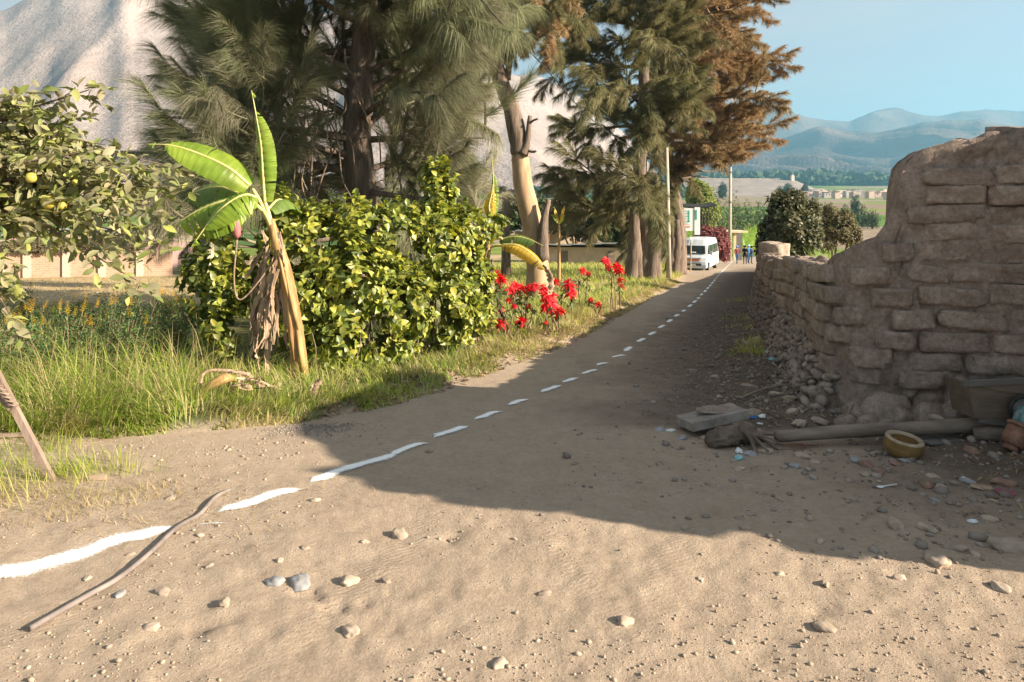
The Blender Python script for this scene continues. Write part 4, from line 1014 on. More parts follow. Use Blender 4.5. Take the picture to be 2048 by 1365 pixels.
blade(BAN, [P(490, 392, bd+.2), P(440, 375, bd+.3), P(390, 385, bd+.35), P(350, 420, bd+.4)], .26, MAT_BAN_DK, fold=.8, up=(0, -.5, .85), seed=5, tears=.6)
blade(BAN, [P(535, 420, bd+.2), P(560, 400, bd+.5), P(590, 420, bd+.9), P(600, 460, bd+1.1)], .16, MAT_BAN_DK, fold=.7, seed=6, tears=.5)
rk = random.Random(3)
for k in range(26):
    px = rk.uniform(518, 562); py0 = rk.uniform(455, 600); a = P(px, py0, bd+rk.uniform(-.12, .15)); pts = [a]
    L = rk.uniform(.5, 1.1)
    for j in range(4): pts.append(pts[-1]+Vector((rk.uniform(-.09, .05), rk.uniform(-.05, .05), -L/4)))
    g = Gs(pts[-1].x, pts[-1].y)
    if pts[-1].z < g+.03: pts[-1].z = g+.03
    dry_strip(BAN, pts, rk.uniform(.018, .05), k)
stem_tube('flower_stalk', [P(560, 500, bd), P(520, 560, bd-.1), P(480, 600, bd-.15), P(468, 560, bd-.15), P(474, 480, bd-.15)], [.012, .011, .010, .010, .012], BAN, MAT_STEM, 6)
bv = []
cpb = [P(474, 478, bd-.15), P(474, 468, bd-.15), P(473, 455, bd-.15), P(473, 442, bd-.15), P(476, 436, bd-.15)]
V, Fc = tube(catmull(cpb, 4), np.interp(np.linspace(0, 1, 17), [0, .15, .45, .8, 1], [.008, .038, .052, .042, .012]), 10, True)
wpart('flower_bud', npmesh('flower_bud', np.array([tuple(v) for v in V]), Fc, True), MAT_BUD, BAN)
# fallen banana stalk with its dry leaves on the grass
FS = ground_px(440, 800)
FALL = thing('fallen_banana_stalk', 'dry pale banana stalk with shrivelled leaves lying on the grass at the stem foot', 'plant debris', FS)
fd = FS.y
stem_tube('stalk', [P(402, 800, fd), P(408, 782, fd), P(428, 768, fd), P(448, 758, fd+.05), P(466, 757, fd+.1)], [.022, .035, .045, .055, .03], FALL, MAT_PSEUDO, 10)
stem_tube('stalk', [P(400, 792, fd+.1), P(402, 765, fd+.15), P(412, 744, fd+.2), P(450, 742, fd+.25), P(500, 750, fd+.3)], [.012, .014, .016, .02, .02], FALL, MAT_BAN_DRY, 7)
for k in range(15):
    px = rk.uniform(425, 560); py = rk.uniform(742, 775); d = fd+rk.uniform(.05, .6); a = P(px, py, d); pts = [a]
    for j in range(3): pts.append(pts[-1]+Vector((rk.uniform(-.02, .13), rk.uniform(-.05, .05), rk.uniform(-.06, .03))))
    for q in pts: q.z = max(q.z, Gs(q.x, q.y)+.02)
    dry_strip(FALL, pts, rk.uniform(.03, .06), 70+k)
for k, (px, py) in enumerate([(465, 772), (470, 790), (560, 765), (640, 752)]):
    a = P(px, py, fd+.1); dry_strip(FALL, [a, a+Vector((-.02, .0, -.06)), a+Vector((-.05, -.02, -.13)), Vector((a.x-.06, a.y-.03, Gs(a.x-.06, a.y)+.01))], .04, 90+k)
# second banana at the far end of the hedge
d2 = 11.9; B2 = P(962, 0, d2); B2.z = Gs(B2.x, B2.y)
BAN2 = thing('banana_plant', 'smaller banana plant with a yellow drooping leaf at the far end of the hedge', 'banana plant', B2)
stem_tube('stem', [B2-Vector((0, 0, .1)), P(964, 600, d2), P(970, 530, d2), P(976, 490, d2), P(980, 455, d2)], [.09, .085, .075, .06, .045], BAN2, MAT_PSEUDO, 12)
for a, b in [((978, 480), (1005, 478)), ((975, 495), (1010, 492)), ((975, 490), (955, 462)), ((978, 470), (985, 430))]: petiole(P(*a, d2), P(*b, d2-.1), BAN2, .035, .02)
blade(BAN2, [P(985, 432, d2), P(986, 400, d2), P(987, 365, d2), P(984, 315, d2)], .09, MAT_BAN, fold=.4, up=(-.2, -1, .1), seed=11, wl=.5)
blade(BAN2, [P(984, 440, d2-.1), P(978, 415, d2-.15), P(983, 390, d2-.15), P(986, 370, d2-.15)], .10, MAT_BAN_YL, fold=.5, up=(-.2, -1, .1), seed=12)
blade(BAN2, [P(1000, 480, d2), P(1030, 474, d2-.1), P(1060, 480, d2-.2), P(1086, 492, d2-.3)], .16, MAT_BAN_DK, fold=.9, up=(.1, -.5, .85), seed=13, tears=.3)
blade(BAN2, [P(1005, 490, d2-.15), P(1035, 492, d2-.25), P(1065, 510, d2-.35), P(1088, 535, d2-.4), P(1098, 552, d2-.4)], .13, MAT_BAN_YL, fold=.8, up=(.15, -.6, .8), seed=14, tears=.35)
dry_strip(BAN2, [P(1085, 530, d2-.4), P(1098, 548, d2-.4), P(1102, 570, d2-.4), P(1100, 590, d2-.4)], .06, 5)
blade(BAN2, [P(960, 470, d2), P(968, 445, d2+.2), P(1000, 430, d2+.4), P(1025, 450, d2+.5)], .2, MAT_BAN_DK, fold=.8, seed=15)
blade(BAN2, [P(955, 600, d2-1.4), P(935, 565, d2-1.5), P(905, 560, d2-1.6), P(885, 570, d2-1.65)], .13, MAT_BAN_DK, fold=.8, seed=16)
dry_strip(BAN2, [P(955, 565, d2-.6), P(960, 600, d2-.6), P(958, 640, d2-.5), P(962, 680, d2-.4)], .07, 8)
for k in range(8):
    a = P(rk.uniform(955, 985), rk.uniform(500, 560), d2-.1); dry_strip(BAN2, [a, a+Vector((rk.uniform(-.06, .05), 0, -.3)), a+Vector((rk.uniform(-.1, .05), 0, -.6)), a+Vector((rk.uniform(-.1, .05), -.05, -.9))], .04, 40+k)
# young banana shoot far in the yard
d3 = 30.; B3 = P(1118, 0, d3); B3.z = Gs(B3.x, B3.y)
BAN3 = thing('banana_plant', 'young yellow-leaved banana shoot far back in front of the low adobe house', 'banana plant', B3)
stem_tube('stem', [B3, P(1118, 500, d3), P(1118, 445, d3)], [.08, .06, .04], BAN3, MAT_PSEUDO, 8)
for k, e in enumerate([(1100, 430), (1130, 412), (1132, 432), (1108, 415)]): blade(BAN3, [P(1118, 446, d3), P((1118+e[0])/2, (446+e[1])/2-6, d3), P(*e, d3)], .16, MAT_BAN_YL if k % 2 else MAT_BAN, fold=.7, seed=30+k)

# ------------------------------------------------------------------ poinsettias
MAT_RED = LEAF('red_bracts', [(.55, .018, .030), (.72, .03, .045), (.62, .03, .03), (.80, .06, .07)], transl=.3, rough=.5, spec=.25)
MAT_PLEAF = LEAF('poinsettia_leaves', [(.07, .11, .04), (.12, .15, .06), (.17, .19, .09)], transl=.3, rough=.5)
BR = leaf_tpl(.34, .15, .45)
def flower_head(seed, n=30):
    g = np.random.default_rng(seed); az = np.arange(n)*2.399; el = np.interp(np.arange(n), [0, n-1], [-.5, 1.15])+g.normal(0, .15, n)
    D = np.stack([np.cos(az)*np.cos(el), np.sin(az)*np.cos(el), np.sin(el)], 1); N = np.tile([0, 0, 1.], (n, 1))+D*.2
    V, Fc, t = scatter(BR[0], BR[1], np.zeros((n, 3))+D*.05, basis(D, N), np.interp(np.arange(n), [0, n-1], [1, .55])*g.uniform(.8, 1.1, n))
    me = npmesh('flower_head', V, Fc, True, tint=t); me.materials.append(MAT_RED); return me
HEADS = [flower_head(i) for i in range(4)]
def poinsettia(label, base_px, heads, d, leaves=60, seed=0, name='poinsettia_shrub'):
    b = P(base_px, 0, d); b.z = Gs(b.x, b.y)
    T = thing(name, label, 'shrub', b, 'poinsettia shrubs on the verge'); q = random.Random(seed); LPp = []; LDd = []
    for i, (px, py, r) in enumerate(heads):
        dd = d+q.uniform(-.4, .4); c = P(px, py, dd); rr_ = r*dd/F*1.15
        a = b+Vector((q.uniform(-.15, .15), q.uniform(-.15, .15), 0)); m = a.lerp(c, .6)+Vector((q.uniform(-.1, .1), 0, .05))
        cp = catmull([a, m, c], 5); V, Fc = tube(cp, list(np.linspace(.014, .006, len(cp))), 5, False)
        wpart('stem', npmesh('stem', np.array([tuple(v) for v in V]), Fc, True), MAT_STEM, T)
        link('flower_head', HEADS[(i+seed) % 4], None, T, loc=c-b, rot=(q.uniform(.3, .8), q.uniform(-.3, .3), q.random()*6), scale=(rr_,)*3)
        for j in range(leaves//len(heads)):
            t = q.uniform(.45, .98); k = min(len(cp)-1, int(t*(len(cp)-1))); LPp.append(cp[k]); LDd.append(Vector((q.gauss(0, 1), q.gauss(0, 1), q.gauss(-.4, .4))))
    LPp = np.array([tuple(v) for v in LPp]); LDd = np.array([tuple(v) for v in LDd]); 
    V, Fc, t = scatter(LT_OVAL[0][0], LT_OVAL[0][1], LPp, basis(LDd, np.tile([0, 0, 1.], (len(LPp), 1))), nr.uniform(.09, .16, len(LPp)))
    wpart('foliage', npmesh('foliage', V, Fc, True, tint=t), MAT_PLEAF, T, kind='stuff')
poinsettia('red poinsettia nearest the end of the hedge, several heads low to the ground', 1010, [(990, 553, 21), (1000, 645, 17), (1043, 643, 15), (1002, 620, 10), (1022, 580, 15), (1003, 560, 14), (1028, 612, 8), (985, 560, 14)], 11.6, 70, 1)
poinsettia('red poinsettia with a row of heads in front of the peeled trunk', 1050, [(1040, 576, 17), (1058, 578, 16), (1030, 572, 14), (1058, 612, 9), (1072, 572, 12), (1018, 600, 9)], 12.6, 60, 2)
poinsettia('fullest red poinsettia with the largest drooping head', 1105, [(1095, 590, 21), (1098, 608, 22), (1118, 622, 16), (1092, 645, 7), (1086, 575, 13), (1110, 563, 11)], 12.2, 60, 3)
poinsettia('red poinsettia with one tall rounded head just right of the fullest one', 1135, [(1136, 568, 18), (1142, 585, 15), (1108, 560, 9)], 14.0, 40, 4)
poinsettia('tallest red poinsettia with stacked heads near the olive sheoak', 1228, [(1212, 522, 12), (1217, 534, 11), (1232, 533, 14), (1240, 541, 13), (1240, 560, 11), (1242, 572, 9)], 17.0, 30, 5)
poinsettia('small two-headed red poinsettia low on the verge', 1190, [(1181, 599, 9), (1197, 608, 9)], 15.2, 16, 6)
poinsettia('lone red poinsettia head in the grass beyond the fullest shrub', 1170, [(1165, 541, 10), (1175, 546, 9)], 17.0, 14, 7)

# ------------------------------------------------------------------ grass and weeds
MAT_GRASS = LEAF('grass_blades', [(.12, .19, .03), (.21, .29, .045), (.33, .40, .07), (.43, .45, .11), (.48, .44, .17), (.52, .43, .24)], transl=.4, rough=.5, spec=.25)
MAT_DRYGRASS = LEAF('dry_grass_blades', [(.42, .32, .17), (.34, .26, .13), (.52, .41, .24), (.28, .26, .10), (.40, .32, .16)], transl=.3, rough=.6, spec=.15)
def sample_veg(n, y0, y1, xmin, xmax_off, pw=1.0, marg=-.05):
    """points left of the road edge between two distances, denser near"""
    y = y0+(y1-y0)*nr.random(n)**pw; xr = edge_x(y)+marg; x = xr-(xr-(xmin*y/8))*nr.random(n)**1.0
    return x, y
def grass(name, label, x, y, h, w, mat, lean=.35, sag=.5, kind='stuff', seg=3):
    z = G(x, y)-.01; tn = np.clip(.5+.75*fbm(x*1.6, y*1.6, 3, 700)+nr.normal(0, .16, len(x)), .02, .98)
    az = 2.5*np.pi*fbm(x*1.3, y*1.3, 2, 710)+nr.normal(0, .9, len(x))
    V, Fc, t = blades(np.stack([x, y, z], 1), h, w, lean=lean, sag=sag, seg=seg, tint=tn, dirs=az)
    o = link(name, npmesh(name, V, Fc, True, tint=t), mat, kind=kind); tag(o, label, 'grass'); return o
# tall grass left of the banana: x px 0..560, y px 650..880
n = 13000; x, y = sample_veg(n, 5.75, 11.5, -7.2, 0, 1.1)
px = 1024+x*F/y; dens = fbm(x*1.1, y*1.1, 3, 501)
keep = (px < 640) & (px > -150) & (dens > -.12)
x, y, dens = x[keep], y[keep], dens[keep]; dist = np.maximum(.0, (edge_x(y)-x))
h = (.12+.34*np.clip(dist/1.6, 0, 1)*(.7+.8*np.clip(dens+.3, 0, 1)))*nr.uniform(.5, 1.35, len(x)); h *= np.where(px[keep] > 380, .55, 1)
m_ = nr.random(len(x)) < .16
grass('dry_tall_grass', 'dry straw blades mixed through the tall grass', x[m_], y[m_], h[m_]*1.15, .006, MAT_DRYGRASS, .7, 1.2)
x, y, h = x[~m_], y[~m_], h[~m_]
grass('tall_grass', 'tall lush green grass left of the banana plant', x, y, h, nr.uniform(.006, .011, len(x)), MAT_GRASS, .6, 1.3)
# verge grass under the hedge and along the road
n = 30000; y = 5.85+nr.random(n)**1.5*26; off = np.abs(nr.normal(0, .55, n))+.02; off = np.where(nr.random(n) < .35, off*3.0, off); x = edge_x(y)-off+.12
dn = fbm(x*1.8, y*1.8, 3, 511); k = (dn > -.25) & (1024+x*F/y > -100)
x, y, off = x[k], y[k], off[k]; dry_ = nr.random(len(x)) < np.clip(.30+.62*sstep(7.5, 11, y)*sstep(1.7, .5, off), 0, .95)
hh = (.05+.13*np.clip(off/.8, 0, 1))*nr.uniform(.5, 1.5, len(x))
grass('verge_grass', 'short green grass along the road verge', x[~dry_], y[~dry_], hh[~dry_], .007+.0006*y[~dry_], MAT_GRASS, .6, .9)
grass('dry_verge_grass', 'dry straw-coloured grass along the road edge', x[dry_], y[dry_], hh[dry_]*.8, .006+.0006*y[dry_], MAT_DRYGRASS, .8, 1.0)
# yard grass beyond the hedge, to the low house
n = 42000; y = 11+nr.random(n)**.75*48; x = edge_x(y)-.3-nr.random(n)*(edge_x(y)+ .35*y+6)
dn = fbm(x*.35, y*.35, 3, 521); pxx = 1024+x*F/y; k = (dn > -.22) & (pxx > -60) & ~((y > 17) & (x < -6.5)); x, y = x[k], y[k]
grass('yard_grass', 'green grass of the open yard behind the red flowers', x, y, nr.uniform(.08, .26, len(x))*(1+.012*y), .009+.0009*y, MAT_GRASS, .45, .7)
n = 9000; y = 15+nr.random(n)*20; x = -5.5-nr.random(n)*22*(y/30)
grass('straw_litter', 'dry straw stubble in front of the brick wall', x, y, nr.uniform(.05, .16, n), .02, MAT_DRYGRASS, 1.2, 1.0)
# green fringe and tufts at the left front, and along the wall foot
tx = []; ty = []
for (px, py, nn, sp) in [(20, 940, 90, .16), (60, 900, 120, .2), (150, 950, 150, .13), (200, 930, 70, .15), (120, 880, 120, .25), (250, 945, 60, .12), (40, 990, 90, .25), (90, 960, 100, .2)]:
    c = ground_px(px, py); tx += list(c.x+nr.normal(0, sp, nn)); ty += list(c.y+nr.normal(0, sp*.6, nn))
tx = np.array(tx); ty = np.array(ty); grass('sparse_grass', 'sparse thin grass tufts round the leaning post foot', tx, ty, nr.uniform(.05, .24, len(tx)), .005, MAT_GRASS, .35, .6)
tx = []; ty = []
for (px, py, nn, sp) in [(1500, 705, 260, .16), (1520, 690, 260, .18), (1540, 680, 160, .15), (1515, 640, 200, .3), (1500, 600, 150, .4), (1520, 660, 120, .25)]:
    c = ground_px(px, py); tx += list(c.x+nr.normal(0, sp, nn)); ty += list(c.y+nr.normal(0, sp, nn))
tx = np.array(tx); ty = np.array(ty); grass('wall_foot_grass', 'small patch of bright green grass at the wall foot', tx, ty, nr.uniform(.05, .15, len(tx)), .01, MAT_GRASS, .5, .6)
n = 2600; c = ground_px(110, 1000); x = c.x+nr.normal(0, .75, n)-.3; y = c.y+nr.normal(0, .28, n)
grass('dry_fringe', 'flattened dry grass on the dirt at the left foreground', x, y, nr.uniform(.02, .07, n), .004, MAT_DRYGRASS, 1.6, 1.0)

MAT_WEED = LEAF('weed_leaves', [(.045, .085, .035), (.07, .12, .04), (.10, .16, .05), (.14, .20, .06)], transl=.3, rough=.5)
MAT_YELLOW = LEAF('yellow_flowers', [(.75, .50, .02), (.85, .58, .03), (.70, .42, .02)], transl=.3, rough=.5)
def weed_proto(seed):
    g = random.Random(seed); LPp = []; LDd = []; SP = []; stems_ = MB()
    for k in range(6):
        an = g.random()*6.28; top = Vector((math.cos(an)*g.uniform(.05, .3), math.sin(an)*g.uniform(.05, .3), g.uniform(.55, 1.0)))
        cp = catmull([Vector((0, 0, 0)), top*.5+Vector((0, 0, .1)), top], 5); stems_.tube(cp, list(np.linspace(.008, .003, len(cp))), 4, False)
        SP.append((cp[-1], (cp[-1]-cp[-2]).normalized()))
        for j in range(64):
            t = g.uniform(.15, 1); q = cp[min(len(cp)-1, int(t*(len(cp)-1)))]; sd = Vector((g.gauss(0, 1), g.gauss(0, 1), g.gauss(.1, .5))).normalized()
            LPp.append(q+sd*g.uniform(.01, .14)); LDd.append(sd)
    LPp = np.array([tuple(v) for v in LPp]); LDd = np.array([tuple(v) for v in LDd])
    V, Fc, t = scatter(LT_OVAL[0][0], LT_OVAL[0][1], LPp, basis(LDd, np.tile([0, 0, 1.], (len(LPp), 1))+nr.normal(0, .3, LDd.shape)), nr.uniform(.035, .075, len(LPp)))
    fo = npmesh('foliage', V, Fc, True, tint=t); fo.materials.append(MAT_WEED)
    st = stems_.mesh('stem', True); st.materials.append(MAT_STEM)
    sp = []
    SP.sort(key=lambda q: -q[0].z)
    for (q, d) in SP[:3]:
        m = 22; u = np.linspace(0, 1, m); az = np.arange(m)*2.4; dd = np.stack([np.cos(az), np.sin(az), np.full(m, .4)], 1)
        pp = np.array(tuple(q))+np.array(tuple(d))*(u*.17)[:, None]
        V, Fc, t = scatter(LT_OVAL[1][0], LT_OVAL[1][1], pp, basis(dd, np.tile([0, 0, 1.], (m, 1))), .055*(1-.5*u)); me = npmesh('flower_spike', V, Fc, True, tint=t); me.materials.append(MAT_YELLOW); sp.append(me)
    return fo, st, sp
WEEDS = [weed_proto(i) for i in range(4)]
rw = random.Random(41)
spots = [(20, 690), (60, 660), (95, 700), (130, 680), (170, 640), (205, 660), (240, 640), (275, 650), (310, 640), (345, 640), (375, 650), (60, 630), (110, 640), (150, 625), (220, 625), (260, 615), (290, 618), (330, 615), (365, 620), (10, 640), (35, 600), (185, 700), (230, 690), (280, 690), (320, 690), (360, 700), (20, 740), (70, 720), (395, 690), (180, 620), (135, 720), (250, 720), (0, 700)]
for i, (px, py) in enumerate(spots):
    b = ground_px(px, py+rw.uniform(20, 60)); fo, st, sp = WEEDS[i % 4]
    T = thing('flowering_weed', 'dark green leafy weed with yellow flower spikes in the left-hand grass', 'weed', b, 'yellow-flowered weeds in the grass', rw.random()*6)
    s_ = rw.uniform(.75, 1.05)*.85; T.scale = (s_, s_, s_)
    link('foliage', fo, None, T); link('stem', st, None, T)
    for me in sp[:rw.choice([1, 2, 2, 3])]: link('flower_spike', me, None, T)
# seed-head grass stalks standing in the tall grass
sx = []; sy = []
for k in range(70):
    c = ground_px(rw.uniform(60, 470), rw.uniform(740, 800)); sx.append(c.x); sy.append(c.y)
sx = np.array(sx); sy = np.array(sy); grass('seed_stalks', 'thin straw seed stalks rising out of the tall grass', sx, sy, nr.uniform(.5, .85, len(sx)), .006, MAT_DRYGRASS, .15, .35)
# ------------------------------------------------------------------ lime line on the road: dashes of powder
def lime_mat():
    m, nt, b, out = _nodes('lime_powder'); N = nt.nodes; L = nt.links; _set(b, Roughness=1.0); b.inputs['Base Color'].default_value = (.84, .84, .82, 1)
    at = N.new('ShaderNodeAttribute'); at.attribute_name = 'cov'; g = N.new('ShaderNodeNewGeometry')
    n1 = N.new('ShaderNodeTexNoise'); n1.inputs['Scale'].default_value = 70; n1.inputs['Detail'].default_value = 8; n1.inputs['Roughness'].default_value = .75; L.new(g.outputs['Position'], n1.inputs['Vector'])
    ad = N.new('ShaderNodeMath'); ad.operation = 'ADD'; L.new(at.outputs['Fac'], ad.inputs[0]); L.new(n1.outputs['Fac'], ad.inputs[1])
    mr = N.new('ShaderNodeMapRange'); mr.inputs['From Min'].default_value = .78; mr.inputs['From Max'].default_value = 1.12; L.new(ad.outputs[0], mr.inputs['Value'])
    tr = N.new('ShaderNodeBsdfTransparent'); ms = N.new('ShaderNodeMixShader'); L.new(mr.outputs['Result'], ms.inputs[0]); L.new(tr.outputs[0], ms.inputs[1]); L.new(b.outputs[0], ms.inputs[2]); L.new(ms.outputs[0], out.inputs['Surface'])
    return m
MAT_LIME = lime_mat()
def ragged_patch(name, pts, wid, parent, seed, mat=MAT_LIME, z=.006, dome=.005, dens=1.0):
    """thin powder along a polyline: dense in the middle, scattered grains at the edges"""
    rr = random.Random(seed); cp = catmull(pts, 10) if len(pts) > 2 else [Vector(pts[0]).lerp(Vector(pts[1]), i/14) for i in range(15)]
    L = sum((b-a).length for a, b in zip(cp, cp[1:])); n = max(10, int(L/.025)); V = []; Fc = []; cols = 9; cov = []
    cl = [0]
    for a, b in zip(cp, cp[1:]): cl.append(cl[-1]+(b-a).length)
    wid = wid*2.7
    for i in range(n+1):
        s = L*i/n; k = max(0, min(len(cp)-2, int(np.searchsorted(cl, s))-1)); t = (s-cl[k])/max(1e-6, cl[k+1]-cl[k]); p = cp[k].lerp(cp[k+1], t)
        tg = (cp[k+1]-cp[k]).normalized(); sd = Vector((tg.y, -tg.x, 0))
        e = min(1, min(i, n-i)/4.0); w = wid*(.6+.4*e); sh = .03*wid*math.sin(s*5+seed)+.03*wid*math.sin(s*23+seed*2)
        for c in range(cols):
            u = -1+2*c/(cols-1); x = p+sd*(u*w*.5+sh); V.append((x.x, x.y, z+dome*(1-u*u)*e)); cov.append(dens*(1.05*max(0, 1-abs(u)**.85)**1.1*(.30+.70*e))-.02)
        if i:
            o = (i-1)*cols
            for c in range(cols-1): Fc.append((o+c, o+c+1, o+cols+c+1, o+cols+c))
    V = np.array(V); V[:, 2] += G(V[:, 0], V[:, 1])
    return wpart(name, npmesh(name, V, Fc, True, attrs={'cov': cov}), mat, parent)
def gp(px, py): return ground_px(px, py)
line = [[(-120, 1170), (0, 1150), (120, 1122), (220, 1088), (350, 1058)], [(430, 1030), (520, 1002), (608, 980)], [(618, 968), (690, 940), (775, 917), (800, 908)], [(775, 914), (830, 893), (862, 888)], [(866, 878), (900, 866), (940, 853)], [(948, 842), (985, 828), (1008, 824)], [(1014, 813), (1040, 804), (1062, 800)], [(1080, 787), (1105, 777), (1125, 772)], [(1124, 767), (1145, 760), (1160, 757)], [(1162, 750), (1180, 744), (1195, 740)], [(1192, 732), (1208, 728), (1222, 728)], [(1224, 717), (1240, 713), (1258, 712)]]
for i, dsh in enumerate(line):
    pts = [gp(*q) for q in dsh]; w = .10 if i == 0 else (.075 if i < 3 else .06)
    ragged_patch('lime_dash', pts, w, ROAD, i)
# the rest of the dashes march on to the people
cl_px = [(1249, 704), (1268, 691), (1290, 677), (1310, 664), (1335, 646), (1360, 628), (1385, 608), (1405, 588), (1425, 566), (1440, 548), (1455, 533), (1466, 522)]
cpts = catmull([gp(*q) for q in cl_px], 12); acc = 0; dash = 0; s0 = 0; start = cpts[0]; on = True; seg = [cpts[0]]; k = 40
for a, b in zip(cpts, cpts[1:]):
    acc += (b-a).length; seg.append(b)
    lim = (.42 if on else .36)+.012*b.y*(1 if on else .6)
    if acc > lim:
        if on and len(seg) > 1: ragged_patch('lime_dash', [seg[0], seg[-1]], .075, ROAD, k); k += 1
        on = not on; acc = 0; seg = [b]
# smears of powder beside the first dashes
for (a, b_, w, sd_) in [((862, 868), (880, 873), .05, 91), ((380, 1052), (470, 1050), .03, 92)]: ragged_patch('lime_smear', [gp(*a), gp(*b_)], w, ROAD, sd_, z=.0045, dome=.001, dens=.6)

# ------------------------------------------------------------------ loose stones, gravel, litter
MAT_ST2 = M('loose_stone', (.27, .21, .16), (.42, .335, .255), scale=14, rough=.9, bump=.3, bscale=70, bdist=.006, obj_rand=.25)
MAT_STB = M('blue_grey_stone', (.22, .215, .21), (.33, .325, .32), scale=14, rough=.85, bump=.2, bscale=70, bdist=.005)
MAT_STR = M('red_brick_bit', (.20, .115, .085), (.29, .18, .135), scale=14, rough=.95, bump=.4, bscale=60, bdist=.008)
LOOSE = {k: [rock_mesh('loose_stone', 60+i+7*j, sub=3, flat=(1, .72, .48), amp=.42, mat=m, freq=1.5) for i in range(4)] for j, (k, m) in enumerate((('grey-brown', MAT_ST2), ('blue-grey', MAT_STB), ('reddish', MAT_STR)))}
def near_what(px, py):
    lm = [((1803, 890), 'the yellow bowl'), ((1650, 875), 'the long pole'), ((1430, 860), 'the broken slab'), ((2000, 820), 'the wooden box'), ((330, 1085), 'the hose'), ((880, 880), 'the lime line'), ((600, 860), 'the gravel patch'), ((100, 950), 'the leaning post'), ((1540, 720), 'the crumpled plastic bag'), ((1900, 1130), 'the shadow edge at lower right'), ((1300, 1030), 'the middle of the shadow edge'), ((820, 1170), 'the churned soil at the bottom'), ((1400, 1190), 'the bottom edge right of centre'), ((1480, 1000), 'the wheel tracks in the shade'), ((1510, 640), 'the wall foot grass'), ((1950, 990), 'the scraps at far right')]
    return min(lm, key=lambda q: (q[0][0]-px)**2+1.8*(q[0][1]-py)**2)[1]
rs = random.Random(77); used_lab = {}
def loose(px, py, wpx, col='grey-brown', flat=1.0):
    p = gp(px, py); w = wpx*p.y/F
    o = link('loose_stone', LOOSE[col][rs.randrange(4)], None, None, loc=p+Vector((0, 0, w*.04*flat)), rot=(rs.uniform(-.2, .2), rs.uniform(-.2, .2), rs.random()*6), scale=(w, w*rs.uniform(.8, 1.1), w*.85*flat))
    size = 'large' if wpx > 55 else ('medium' if wpx > 32 else 'small'); side = ''
    near = near_what(px, py)
    lab = f'{size} {col} stone lying by {near}'
    used_lab.setdefault(lab, []).append((o, px, py))
    tag(o, lab, 'stone', 'loose stones on the dirt'); return o
for q in [(1385, 745, 30), (1400, 1160, 20), (1908, 1100, 45), (1875, 1128, 70), (2025, 1098, 80), (1800, 1160, 30), (1790, 1055, 46), (1855, 1060, 42, 'grey-brown'), (1605, 915, 34, 'grey-brown'), (1588, 935, 26, 'blue-grey'), (1630, 925, 24, 'grey-brown'), (1715, 925, 32, 'blue-grey'), (1732, 933, 36, 'reddish'), (1760, 950, 30, 'reddish'), (1795, 932, 28, 'reddish'), (1810, 925, 22, 'blue-grey'), (1730, 950, 26), (1865, 955, 28), (1885, 985, 40), (1870, 1005, 22, 'blue-grey'), (1935, 965, 32, 'blue-grey'), (2010, 972, 46, 'reddish'), (1855, 975, 30, 'reddish'), (1945, 905, 40, 'reddish'), (1950, 880, 34), (1990, 862, 44), (1500, 910, 28, 'blue-grey'), (1530, 905, 34), (1478, 918, 24, 'blue-grey'), (1365, 880, 24, 'blue-grey'), (1320, 862, 24, 'blue-grey'), (1412, 880, 26), (1500, 830, 44), (1580, 800, 34), (1600, 850, 40), (1640, 845, 32), (1585, 825, 30), (1550, 790, 26), (1625, 870, 26), (1500, 775, 26), (1510, 690, 26), (1518, 682, 30), (1505, 655, 24), (1500, 640, 18), (1512, 600, 16), (1520, 615, 20), (1496, 690, 22), (1630, 782, 34), (1605, 775, 24), (1430, 755, 18), (1640, 1085, 26), (1500, 1030, 26), (1480, 1040, 20), (1490, 1060, 22), (800, 1075, 44), (770, 1165, 26), (700, 1165, 40), (600, 1172, 55, 'blue-grey'), (550, 1168, 40, 'blue-grey'), (325, 1190, 34), (610, 1098, 22), (630, 1002, 22), (240, 1195, 26, 'blue-grey'), (260, 1112, 18), (175, 1160, 20), (400, 1075, 18), (340, 1000, 22), (335, 962, 16), (420, 1135, 18), (560, 1125, 18), (1090, 1190, 30), (1370, 1060, 20), (1030, 1080, 14), (900, 1085, 16), (730, 1085, 18), (1240, 960, 14), (1150, 930, 16), (1200, 880, 14), (860, 905, 18), (985, 880, 14), (1045, 830, 10), (1320, 930, 20), (1420, 970, 24), (1480, 940, 22), (1550, 880, 26), (2000, 1180, 40), (1950, 1110, 26), (1650, 1170, 28), (1560, 1150, 22), (1700, 1000, 26), (1620, 1040, 24), (1560, 1000, 22), (1790, 1010, 22), (1980, 1040, 30), (450, 1210, 30), (1250, 1250, 40), (700, 1270, 44), (300, 1260, 36), (1650, 1260, 50), (1000, 1330, 40)]:
    loose(*q)
for lab, lst in used_lab.items():
    if len(lst) > 1:
        lst.sort(key=lambda t: t[1]); n_ = len(lst)
        ords = ['leftmost', 'second', 'third', 'fourth', 'fifth', 'sixth', 'seventh', 'eighth', 'ninth', 'tenth']
        for i, (o, px, py) in enumerate(lst):
            o['label'] = (f'leftmost {lab}' if i == 0 else (f'rightmost {lab}' if i == n_-1 else f'{ords[min(i, 9)]} from left, {lab}'))
